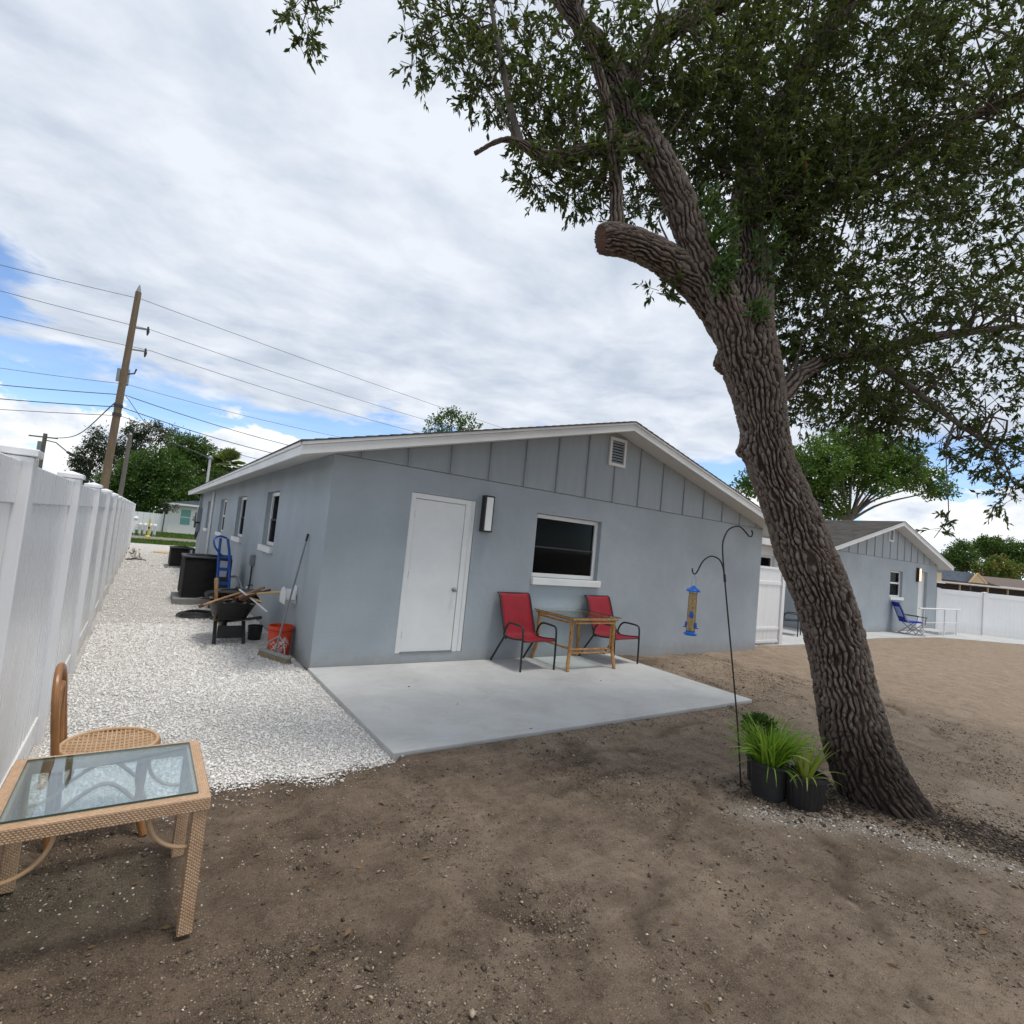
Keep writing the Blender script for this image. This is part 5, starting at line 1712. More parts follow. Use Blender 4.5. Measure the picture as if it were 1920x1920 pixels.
for sx, mt in ((-1, 'yellow_wood'), (1, 'black_metal')):
    x = wx + sx * 0.18
    MB().bar((wx + sx * 0.06, wy + 0.62, 0.12), (x + sx * 0.10, wy - 0.52, 0.36), 0.035, 0.035).build('handle', mt, T, bevel=0.004)
    MB().tube([(x + sx * 0.093, wy - 0.45, 0.346), (x + sx * 0.107, wy - 0.60, 0.377)], 0.024, 10).build('grip', 'black_plastic', T, smooth=True)
    MB().bar((x - sx * 0.005, wy - 0.05, 0.235), (x + sx * 0.0, wy - 0.23, -0.05), 0.045, 0.03, (0, 1, 0)).build('leg', 'black_metal', T, bevel=0.004)
    MB().bar((x - sx * 0.005, wy + 0.05, 0.215), (x + sx * 0.0, wy - 0.19, -0.048), 0.02, 0.03, (0, 1, 0)).build('leg_brace', 'black_metal', T)
MB().bx(wx - 0.155, wx + 0.155, wy - 0.20, wy - 0.185, 0.03, 0.20).build('leg_panel', 'black_plastic', T, bevel=0.004)
tmp = MB().lathe([(0.03, -0.04), (0.13, -0.045), (0.175, -0.03), (0.185, 0.0), (0.175, 0.03), (0.13, 0.045), (0.03, 0.04)], n=28)
MB().add([(wx + z, wy + 0.62 + x, 0.135 + y) for x, y, z in tmp.v], tmp.f).build('wheel', 'black_plastic', T, smooth=True)
MB().tube([(wx - 0.1, wy + 0.62, 0.135), (wx + 0.1, wy + 0.62, 0.135)], 0.014, 8).build('axle', 'grey_metal', T)

sticks = [('thick upright wooden post standing in the wheelbarrow', 'post', (-0.86, 1.72, 0.40), (-0.90, 1.72, 0.83), 0.026, 'tool_wood'),
          ('long rake handle lying across the near wheelbarrow rim', 'rake handle', (-1.04, 1.46, 0.50), (-0.58, 1.62, 0.66), 0.017, 'tool_wood'),
          ('pale spade handle lying lowest over the wheelbarrow rim', 'spade handle', (-0.60, 1.70, 0.62), (-0.34, 1.40, 0.56), 0.013, 'pale_wood'),
          ('white-tipped handle sloping down the near wheelbarrow side', 'tool handle', (-0.62, 1.62, 0.70), (-0.28, 1.36, 0.44), 0.013, 'letter_white'),
          ('brown broom stick pointing up over the wheelbarrow side', 'tool handle', (-0.62, 1.56, 0.60), (-0.30, 1.62, 0.74), 0.019, 'tool_wood'),
          ('darker brown stick resting beside the broom stick in the wheelbarrow', 'tool handle', (-0.58, 1.48, 0.60), (-0.24, 1.50, 0.72), 0.019, 'rusty'),
          ('long pale shovel handle reaching from the wheelbarrow to the hose hanger', 'shovel handle', (-0.56, 1.62, 0.62), (-0.13, 1.24, 0.73), 0.017, 'pale_wood'),
          ('short reddish stick lying deep in the wheelbarrow', 'stick', (-0.80, 2.0, 0.57), (-0.46, 1.86, 0.62), 0.016, 'rusty')]
for lab, cat, a, b, r_, mt in sticks:
    T = thing('tool_handle' if 'post' not in cat else 'wooden_post', lab, cat, a, 'tools in the wheelbarrow')
    P, _ = catmull([a, ((a[0] + b[0]) / 2, (a[1] + b[1]) / 2, (a[2] + b[2]) / 2 + 0.006), b], 10)
    MB().tube([tuple(p) for p in P], [r_ * (0.94 + 0.1 * math.sin(i)) for i in range(10)], 8).build('shaft', mt, T, smooth=True)
    d = (Vector(b) - Vector(a)).normalized()
    e1 = Vector(a)
    MB().tube([e1 - d * 0.05, e1 - d * 0.001], [r_ * 1.25, r_ * 1.35], 8).build('ferrule', 'rusty' if mt != 'letter_white' else 'black_metal', T, smooth=True)
T = thing('tray_lid', 'flat black plastic lid lying on top of the wheelbarrow load', 'lid', (-0.6, 2.05, 0.62))
m_ = MB().add(ring_pts(-0.55, 2.02, 0.30, 0.22, 0.640) + ring_pts(-0.55, 2.02, 0.31, 0.23, 0.622), [tuple(range(28)), tuple(reversed(range(28, 56)))] + [(k, 28 + k, 28 + (k + 1) % 28, (k + 1) % 28) for k in range(28)])
m_.build('plate', 'black_plastic', T)
MB().tube([(-0.80, 1.98, 0.646), (-0.72, 1.97, 0.660), (-0.62, 1.96, 0.660), (-0.52, 1.97, 0.646)], 0.012, 8).build('grip', 'black_metal', T, smooth=True)
# debris in the tray
P_ = np.c_[RNG.normal(wx, 0.13, 260), RNG.normal(wy, 0.17, 260)]
scatter_pieces('wood_scraps', P_, 0.50 + RNG.random(260) * 0.06, RNG.uniform(0.02, 0.05, 260), 'dirt_piece', RNG.uniform(0.1, 0.8, 260), flat=0.3, elong=1.6, seed=31)
tag(bpy.data.objects['wood_scraps'], 'brown wood scraps filling the wheelbarrow tray', 'scraps', kind='stuff')

# hose coil, small pot
T = thing('garden_hose', 'coiled black garden hose lying on the gravel behind the wheelbarrow', 'hose', (-0.86, 3.95, -0.045))
P = []
for k in range(170):
    a = k / 170 * 2 * math.pi * 5
    r_ = 0.34 - 0.028 * (k / 34) + 0.014 * math.sin(k * 0.7)
    P.append((-0.86 + r_ * math.cos(a), 3.95 + r_ * 1.0 * math.sin(a), -0.032 + 0.012 * (k / 34)))
MB().tube(P, 0.0125, 7).build('coil', 'black_plastic', T, smooth=True)
T = thing('plant_pot', 'small black pot on the gravel between wheelbarrow and orange bucket', 'pot', (-0.36, 2.0, -0.045))
nursery_pot(T, (-0.30, 1.92, -0.045), 0.085, 0.10, 0.20)

# orange bucket
bx_, by_, bz_ = -0.172, 0.90, -0.046
T = thing('bucket', 'orange plastic bucket with white diagonal lettering against the side wall', 'bucket', (bx_, by_, bz_))
prof = [(0.128, 0.0), (0.132, 0.004), (0.146, 0.30), (0.1465, 0.302), (0.155, 0.304), (0.156, 0.312), (0.148, 0.316), (0.148, 0.335), (0.157, 0.338), (0.158, 0.350), (0.149, 0.354), (0.150, 0.372), (0.156, 0.374), (0.156, 0.382), (0.147, 0.382), (0.128, 0.02), (0.001, 0.018)]
MB().lathe(prof, (bx_, by_, bz_), 40).build('body', 'orange_plastic', T, smooth=True, angle=28)
P, _ = catmull([(bx_ - 0.155, by_ + 0.02, bz_ + 0.345), (bx_ - 0.13, by_ - 0.10, bz_ + 0.335), (bx_, by_ - 0.168, bz_ + 0.325), (bx_ + 0.13, by_ - 0.10, bz_ + 0.335), (bx_ + 0.155, by_ + 0.02, bz_ + 0.345)], 30)
MB().tube([tuple(p) for p in P], 0.0025, 6).build('bail', 'black_metal', T)
MB().lathe([(0.14, 0.25), (0.12, 0.262), (0.001, 0.27)], (bx_, by_, bz_), 24).build('contents', 'rusty', T, smooth=True)


def text_polys(body, size):
    cu = bpy.data.curves.new('lettering', 'FONT')
    cu.body = body
    cu.size = size
    cu.align_x = 'CENTER'
    cu.offset = 0.012 * size
    cu.space_line = 0.78
    cu.resolution_u = 3
    ob = bpy.data.objects.new('lettering', cu)
    col.objects.link(ob)
    me = bpy.data.meshes.new_from_object(ob.evaluated_get(bpy.context.evaluated_depsgraph_get()))
    V = [tuple(v.co) for v in me.vertices]
    F = [tuple(p.vertices) for p in me.polygons]
    bpy.data.objects.remove(ob)
    bpy.data.curves.remove(cu)
    bpy.data.meshes.remove(me)
    return V, F


phi0 = math.atan2(CAM.y - by_, CAM.x - bx_) + 0.12
m_ = MB()
for body, size, ox, oz in (('THE', 0.045, -0.060, 0.080), ('HOME', 0.085, 0.0, 0.006), ('DEPOT', 0.075, 0.004, -0.060)):
    V, F = text_polys(body, size)
    th = rad(40)
    vs = []
    for x, y, z in V:
        x2, y2 = (x + ox), (y + oz)
        u_, v_ = x2 * math.cos(th) - y2 * math.sin(th), x2 * math.sin(th) + y2 * math.cos(th)
        zz = 0.135 + v_
        r_ = 0.132 + (0.146 - 0.132) * min(max(zz, 0), 0.3) / 0.30 + 0.0022
        vs.append((bx_ + r_ * math.cos(phi0 + u_ / 0.142), by_ + r_ * math.sin(phi0 + u_ / 0.142), bz_ + zz))
    m_.add(vs, F)
m_.build('lettering', 'letter_white', T)

# push broom leaning on the wall
T = thing('push_broom', 'push broom with long grey pole leaning against the side wall before the bucket', 'broom', (-0.27, 0.62, -0.045))
hc = Vector((-0.262, 0.66, 0.03))
tp = Vector((-0.018, 0.735, 1.555))
ax_ = Vector((0.27, -0.66, 0)).normalized()
MB().bar(hc - ax_ * 0.30, hc + ax_ * 0.30, 0.065, 0.035).build('head', 'broom_grey', T, bevel=0.008)
m_ = MB()
for k in range(34):
    q_ = hc + ax_ * (-0.29 + 0.58 * k / 33)
    for s in (-0.022, 0, 0.022):
        n_ = Vector((ax_.y, -ax_.x, 0))
        b0 = q_ + n_ * s - Vector((0, 0, 0.017))
        m_.bar(b0, b0 + Vector((random.uniform(-.008, .008), random.uniform(-.008, .008), -0.056)) + n_ * s * 0.7, 0.012, 0.012, (1, 0, 0))
m_.build('bristles', 'bristle', T)
MB().tube([hc + Vector((0, 0, 0.02)), hc.lerp(tp, 0.5), tp], 0.0125, 10).build('pole', 'grey_metal', T, smooth=True)
MB().tube([tp - (tp - hc).normalized() * 0.10, tp], 0.0145, 10).build('grip', 'black_plastic', T, smooth=True)
mid_ = hc.lerp(tp, 0.14)
for s in (-1, 1):
    P, _ = catmull([hc + ax_ * 0.20 * s + Vector((0, 0, 0.02)), hc + ax_ * 0.15 * s + Vector((0.01, 0, 0.12)), mid_], 12)
    MB().tube([tuple(p) for p in P], 0.008, 8).build('brace', 'broom_grey', T, smooth=True)

# things far down the path
T = thing('tan_disc', 'flat tan round lid on the gravel near the street', 'lid', (-1.0, 20.0, -0.05))
MB().lathe([(0.36, 0.0), (0.38, 0.03), (0.34, 0.055), (0.1, 0.075), (0.001, 0.078)], (-1.0, 20.0, -0.052), 28).build('disc', 'pale_wood', T, smooth=True)
T = thing('fallen_branch', 'dark dry branch with pale leaves lying by the fence end', 'branch', (-1.9, 15.5, -0.05))
P, _ = catmull([(-2.15, 15.2, -0.03), (-1.9, 15.4, -0.01), (-1.6, 15.35, -0.035)], 14)
MB().tube([tuple(p) for p in P], [0.03 - 0.0012 * i for i in range(14)], 7).build('wood', 'far_bark', T, smooth=True)
for k in range(5):
    b = Vector((-1.95 + 0.05 * k, 15.38, -0.01))
    MB().tube([b, b + Vector((random.uniform(-.12, .08), random.uniform(-.1, .1), random.uniform(0.12, 0.35)))], [0.010, 0.003], 5).build('twig', 'far_bark', T)
C_ = np.c_[RNG.normal(-0.07, 0.10, 60), RNG.normal(-0.12, 0.1, 60), RNG.uniform(0.05, 0.36, 60)]
V, F, R_ = leaf_cloud(C_, RNG.normal(0, 1, (60, 3)), np.full(60, 0.07), np.full(60, 0.035), RNG.random(60))
link('foliage', np_mesh('foliage', V, F, {'rnd': R_}), 'dead_frond', T)['kind'] = 'stuff'

# blue camp chair at the far house
T = thing('camp_chair', 'blue folding camp chair on the walk under the far window', 'chair', (0, 0, 0))
CHAIR = T
ox, oy, oz = 0.0, 0.0, 0.0


def L(x, y, z):
    return (ox + x, oy + y, oz + z)


MB().add([L(-0.20, -0.27, 0.44), L(0.38, -0.27, 0.46), L(0.38, 0.27, 0.46), L(-0.20, 0.27, 0.44), L(-0.20, -0.27, 0.40), L(0.38, -0.27, 0.43), L(0.38, 0.27, 0.43), L(-0.20, 0.27, 0.40)],
         [(0, 1, 2, 3), (7, 6, 5, 4), (0, 4, 5, 1), (1, 5, 6, 2), (2, 6, 7, 3), (3, 7, 4, 0)]).build('seat', 'blue_fabric', T)


def slab_(z0, z1, y0, y1, mt, nm):
    x0_, x1_ = -0.18 - (z0 - 0.42) * 0.42, -0.18 - (z1 - 0.42) * 0.42
    MB().add([L(x0_, y0, z0), L(x0_, y1, z0), L(x1_, y1, z1), L(x1_, y0, z1), L(x0_ - 0.02, y0, z0), L(x0_ - 0.02, y1, z0), L(x1_ - 0.02, y1, z1), L(x1_ - 0.02, y0, z1)],
             [(0, 1, 2, 3), (7, 6, 5, 4), (0, 4, 5, 1), (1, 5, 6, 2), (2, 6, 7, 3), (3, 7, 4, 0)]).build(nm, mt, T)


slab_(0.90, 1.06, -0.27, 0.27, 'blue_fabric', 'headrest')
slab_(0.58, 0.898, -0.20, 0.20, 'pale_fabric', 'mesh_back')
slab_(0.58, 0.898, -0.27, -0.202, 'blue_fabric', 'back_edge')
slab_(0.58, 0.898, 0.202, 0.27, 'blue_fabric', 'back_edge')
slab_(0.43, 0.578, -0.27, 0.27, 'blue_fabric', 'lower_back')
for s in (-1, 1):
    y = 0.285 * s
    MB().tube([L(-0.20, y, 0.0), L(0.36, y, 0.46), L(0.38, y, 0.62)], 0.014, 7).build('leg', 'grey_metal', T, smooth=True)
    MB().tube([L(0.36, y, 0.0), L(-0.16, y, 0.44), L(-0.46, y, 1.07)], 0.014, 7).build('leg', 'grey_metal', T, smooth=True)
    MB().tube([L(0.05, y, 0.0), L(0.38, y, 0.44)], 0.012, 7).build('brace', 'grey_metal', T, smooth=True)
    MB().bar(L(-0.24, y, 0.66), L(0.40, y, 0.63), 0.05, 0.025).build('armrest', 'black_plastic', T)
MB().tube([L(-0.20, -0.285, 0.02), L(-0.20, 0.285, 0.02)], 0.012, 7).build('cross_bar', 'grey_metal', T)
MB().tube([L(0.36, -0.285, 0.02), L(0.36, 0.285, 0.02)], 0.012, 7).build('cross_bar', 'grey_metal', T)

CHAIR.location = (20.35, 0.90, -0.044)
CHAIR.rotation_euler = (0, 0, rad(-48))

# ------------------------------------------------------------------ utility poles and wires
T = thing('utility_pole', 'tall wooden utility pole with transformer and insulator brackets behind the fence', 'utility pole', (-3.72, 27.0, -0.06))


def pole_at(z):
    k = z / 13.12
    return Vector((-3.72 + 0.31 * k, 27.0, z))


MB().tube([pole_at(z) for z in (-0.1, 3, 6, 9, 12, 12.75)], [0.20, 0.185, 0.17, 0.155, 0.14, 0.135], 14).build('pole', 'pole_wood', T, smooth=True)
MB().tube([pole_at(12.751), pole_at(13.0), pole_at(13.15)], [0.12, 0.06, 0.015], 10).build('top_pin', 'grey_metal', T, smooth=True)
for z, ln in ((10.9, 0.55), (9.75, 0.6)):
    b = pole_at(z)
    MB().bar(b + Vector((0.1, 0, 0)), b + Vector((0.1 + ln, 0.1, 0.08)), 0.07, 0.07).build('bracket_arm', 'grey_metal', T)
    e_ = b + Vector((0.1 + ln, 0.1, 0.08))
    MB().tube([e_ + Vector((0, 0, -0.30)), e_ + Vector((0.02, 0, -0.1)), e_ + Vector((0, 0, 0.16))], [0.03, 0.07, 0.04], 8).build('insulator', 'dark_grey', T, smooth=True)
b = pole_at(8.35)
MB().lathe([(0.16, -0.42), (0.20, -0.40), (0.20, 0.36), (0.18, 0.42), (0.05, 0.46)], (b.x + 0.02, b.y + 0.40, b.z), 18).build('transformer', 'grey_metal', T, smooth=True)
MB().bx(b.x - 0.30, b.x - 0.16, b.y - 0.05, b.y + 0.1, b.z - 0.35, b.z + 0.3).build('fuse_cutout', 'grey_metal', T)
MB().tube([b + Vector((0.15, 0, 0.1)), b + Vector((0.42, 0, 0.2)), b + Vector((0.48, 0, 0.45))], 0.04, 7).build('cutout_arm', 'dark_grey', T, smooth=True)
for z in (6.75, 6.3):
    b = pole_at(z)
    MB().tube([b - Vector((0, 0, 0.07)), b + Vector((0, 0, 0.07))], 0.20, 14).build('band', 'dark_grey', T, smooth=True)
T = thing('utility_pole', 'thin old grey pole leaning beside the tall wooden utility pole', 'utility pole', (-3.2, 31.0, -0.06))
MB().tube([(-3.18, 31, -0.1), (-3.103, 31, 2.45), (-3.03, 31, 5.85)], [0.13, 0.125, 0.10], 12).build('pole', 'old_wood', T, smooth=True)
MB().tube([(-3.03, 31, 5.851), (-3.03, 31, 5.95)], [0.11, 0.03], 12).build('cap', 'grey_metal', T, smooth=True)
T = thing('street_lamp', 'small far pole with lamp arm and wires above the near fence post', 'street lamp', (-10.5, 60, 0))
MB().tube([(-10.55, 60, -0.1), (-10.44, 60, 7.9)], [0.20, 0.16], 10).build('pole', 'old_wood', T, smooth=True)
MB().tube([(-10.44, 60, 7.3), (-9.6, 60, 7.2), (-8.6, 60, 6.4)], 0.06, 7).build('lamp_arm', 'grey_metal', T, smooth=True)
MB().tube([(-8.7, 60, 6.47), (-8.2, 60, 6.2)], [0.12, 0.16], 8).build('lamp_head', 'dark_grey', T, smooth=True)
MB().bar((-11.6, 60, 7.5), (-9.5, 60, 7.6), 0.12, 0.12).build('cross_arm', 'old_wood', T)
MB().tube([(-10.7, 60, 6.3), (-10.7, 60, 7.1)], 0.22, 10).build('transformer', 'grey_metal', T, smooth=True)

wires = [('topmost thin power line on the tall utility pole', (-3.30, 26.98, 12.44), (-8.5, 26.4, 12.0), (23.0, 32.8, 11.94), 0.013),
         ('second power line from the top on the tall utility pole', (-2.65, 27.1, 11.02), (-8.24, 25.9, 10.7), (14.4, 30.5, 10.52), 0.013),
         ('third power line from the top on the tall utility pole', (-2.55, 27.1, 9.93), (-8.17, 26.2, 9.65), (12.3, 30.2, 9.43), 0.013),
         ('power line just below the transformer', (-3.4, 27.2, 7.96), (-8.07, 27.1, 7.5), (7.84, 27.6, 7.46), 0.011),
         ('thick cable below the transformer line', (-3.40, 27.2, 7.40), (-8.30, 28.6, 6.95), (5.18, 31.6, 6.95), 0.020),
         ('thick telephone cable at the dark pole band', (-3.45, 27.2, 6.75), (-8.2, 28.7, 6.30), (4.45, 31.8, 6.25), 0.022),
         ('lowest telephone cable under the dark pole band', (-3.46, 27.2, 6.30), (-9.0, 31.0, 6.0), (4.6, 33.0, 5.75), 0.016)]
for lab, p_, l_, r_, rw in wires:
    p_, l_, r_ = Vector(p_), Vector(l_), Vector(r_)
    far_l = p_ + (l_ - p_) * 5
    far_l.z = p_.z
    far_r = p_ + (r_ - p_) * 2
    far_r.z = p_.z
    P1 = [far_l.lerp(p_, t_) - Vector((0, 0, (p_.z - l_.z) / 0.64 * 4 * t_ * (1 - t_))) for t_ in np.linspace(0, 1, 30)]
    P2 = [p_.lerp(far_r, t_) - Vector((0, 0, (p_.z - r_.z) * 4 * t_ * (1 - t_))) for t_ in np.linspace(0, 1, 40)]
    o = MB().tube([tuple(q) for q in P1] + [tuple(q) for q in P2[1:]], rw, 5).build('power_line', 'wire')
    tag(o, lab, 'wire', 'overhead wires')
P1, _ = catmull([(-3.3, 27, 7.3), (-1.9, 22.5, 5.2), (-0.06, 17.05, 3.90)], 24)
tag(MB().tube([tuple(q) for q in P1], 0.016, 5).build('power_line', 'wire'), 'service wire sloping from the tall pole down to the roof mast', 'wire', 'overhead wires')
P1, _ = catmull([(-3.7, 27, 6.9), (-6.5, 42, 6.4), (-10.4, 60, 7.5)], 24)
tag(MB().tube([tuple(q) for q in P1], 0.03, 5).build('power_line', 'wire'), 'wire running from the tall pole to the far street lamp', 'wire', 'overhead wires')

# ------------------------------------------------------------------ street side: white house, fence, marker post
T = thing('house', 'small white house with green-tinted window across the street', 'house', (-0.07, 43.6, 0))
mb = MB()
wall_holes(mb, 'x', -0.30, 9.0, -0.10, 2.38, 43.6, 43.8, [(0.45, 1.24, 0.70, 2.03)])
mb.build('wall', 'far_white', T)
MB().bx(-0.30, -0.1, 43.801, 52, -0.1, 2.38).build('wall', 'far_white', T)
rf = MB().prism([(-0.75, 2.36), (9.4, 2.36), (6.5, 3.2), (1.2, 2.75)], 'y', 43.2, 52.3).build('roof', 'slate_roof', T)
MB().bx(-0.75, 9.4, 43.15, 43.19, 2.28, 2.42).build('fascia', 'far_white', rf)
wn_ = MB()
wn_.bx(0.455, 0.51, 43.62, 43.68, 0.71, 2.02).bx(1.18, 1.235, 43.62, 43.68, 0.71, 2.02).bx(0.51, 1.18, 43.62, 43.68, 1.97, 2.02).bx(0.51, 1.18, 43.62, 43.68, 0.71, 0.76).bx(0.51, 1.18, 43.62, 43.68, 1.33, 1.40)
wo = wn_.build('window', 'white_paint', T)
MB().bx(0.511, 1.179, 43.65, 43.66, 1.401, 1.969).build('pane', 'blinds_green', wo)
MB().bx(0.511, 1.179, 43.65, 43.66, 0.761, 1.329).build('pane', 'blinds_green', wo)
T = thing('fence', 'low white fence across the street beside the small white house', 'fence', (-2.3, 43.7, 0))
for k in range(12):
    x = -5.2 + k * 0.41
    MB().bx(x, x + 0.40, 43.70, 43.74, -0.05, 1.47).build('board', 'vinyl', T)
for x in (-4.7, -2.7, -0.62):
    MB().bx(x - 0.06, x + 0.06, 43.62, 43.695, -0.05, 1.60).build('post', 'vinyl', T)
T = thing('marker_post', 'yellow marker post beside the street', 'post', (-1.5, 34.0, -0.05))
MB().bx(-1.58, -1.48, 33.95, 34.05, -0.05, 1.12).build('post', 'yellow_paint', T, bevel=0.01)
MB().bx(-1.585, -1.475, 33.94, 33.949, 0.50, 0.62).build('reflector', 'black_plastic', T)
MB().lathe([(0.14, 0), (0.16, 0.04), (0.10, 0.12), (0.06, 0.13)], (-1.53, 34.0, -0.04), 14).build('foot', 'yellow_paint', T, smooth=True)
T = thing('garden_rail', 'low white rail with round finials just past the fence end', 'railing', (-2.3, 36, -0.04))
MB().tube([(-2.36, 36, -0.04), (-2.36, 36, 0.30), (-2.30, 36, 0.62), (-2.28, 36, 0.95)], [0.16, 0.12, 0.17, 0.10], 10).build('end_post', 'far_white', T, smooth=True)
MB().lathe([(0.02, 0.92), (0.14, 0.98), (0.16, 1.06), (0.10, 1.17), (0.02, 1.2)], (-2.28, 36, 0), 14).build('finial', 'far_white', T, smooth=True)
for k in range(4):
    x = -2.0 + 0.27 * k
    MB().lathe([(0.09, 0.0), (0.09, 0.55), (0.12, 0.62), (0.12, 0.74), (0.06, 0.82), (0.001, 0.83)], (x, 36, -0.04), 12).build('baluster', 'far_white', T, smooth=True)
MB().bar((-2.3, 36, 0.46), (-1.1, 36, 0.46), 0.06, 0.08).build('rail', 'far_white', T)

# neighbours beyond the far fence: built in their own frame, turned to the yard
def turned(name, label, cat, loc, rz):
    T = thing(name, label, cat, (0, 0, 0))
    return T, loc, rz


T = thing('house', 'tan neighbour house with slate gable roof and dark screened porch', 'house', (0, 0, 0))
MB().bx(-3.6, 8.0, 0.0, 0.2, -0.1, 1.05).build('porch_knee_wall', 'tan_wall', T)
MB().bx(-3.6, 8.0, 0.6, 0.62, 1.05, 2.02).build('porch_screen', 'screen_dark', T)
for x in (-3.5, -1.2, -0.4, 0.9, 2.4, 4.0):
    MB().bx(x, x + 0.09, 0.02, 0.1, 1.051, 2.05).build('porch_post', 'tan_wall' if x != -0.4 else 'brown_roof', T)
MB().prism([(-0.3, 2.07), (3.4, 2.07), (3.4, 2.16), (-0.3, 2.17)], 'x', -3.8, 8.2).build('porch_roof', 'far_white', T)
MB().bx(-2.9, -1.95, 0.8, 3.4, 2.17, 2.80).build('wall', 'tan_wall', T)
rf = MB().prism([(-1.9, 2.32), (1.55, 2.32), (1.45, 2.50), (0.85, 3.02), (-1.4, 3.10)], 'y', 1.25, 5).build('roof', 'slate_roof', T)
MB().prism([(0.45, 2.30), (0.95, 2.97), (1.62, 2.30)], 'y', 1.05, 1.24).build('gable', 'tan_wall', T)
MB().bar((0.35, 1.0, 2.30), (0.95, 1.0, 3.05), 0.06, 0.12, (0, 1, 0)).build('gable_trim', 'pale_wood', rf)
MB().bar((0.95, 1.0, 3.05), (1.7, 1.0, 2.30), 0.06, 0.12, (0, 1, 0)).build('gable_trim', 'pale_wood', rf)
MB().tube([(-0.1, 2.5, 3.0), (-0.1, 2.5, 3.3)], 0.06, 8).build('vent_pipe', 'far_white', rf)
T.location = (49.9, 6.7, 0.0)
T.rotation_euler = (0, 0, rad(-34.7))
T = thing('house', 'brown roofed neighbour house at the right edge beyond the fence', 'house', (0, 0, 0))
MB().bx(0, 12, 0, 6, -0.1, 2.3).build('wall', 'tan_wall', T)
MB().prism([(-0.6, 2.25), (3.0, 3.15), (6.6, 2.25)], 'x', -0.5, 12.5).build('roof', 'brown_roof', T)
MB().bx(-0.5, 12.5, -0.66, -0.61, 2.15, 2.32).build('fascia', 'far_white', T)
T.location = (61.5, 8.0, 0.0)
T.rotation_euler = (0, 0, rad(-34.7))
# ------------------------------------------------------------------ the oak
OAK = thing('oak_tree', 'big leaning live oak with furrowed bark and a pruned limb stub', 'tree', (3.15, -4.78, -0.06))
OO = np.array(ORG[OAK.name])


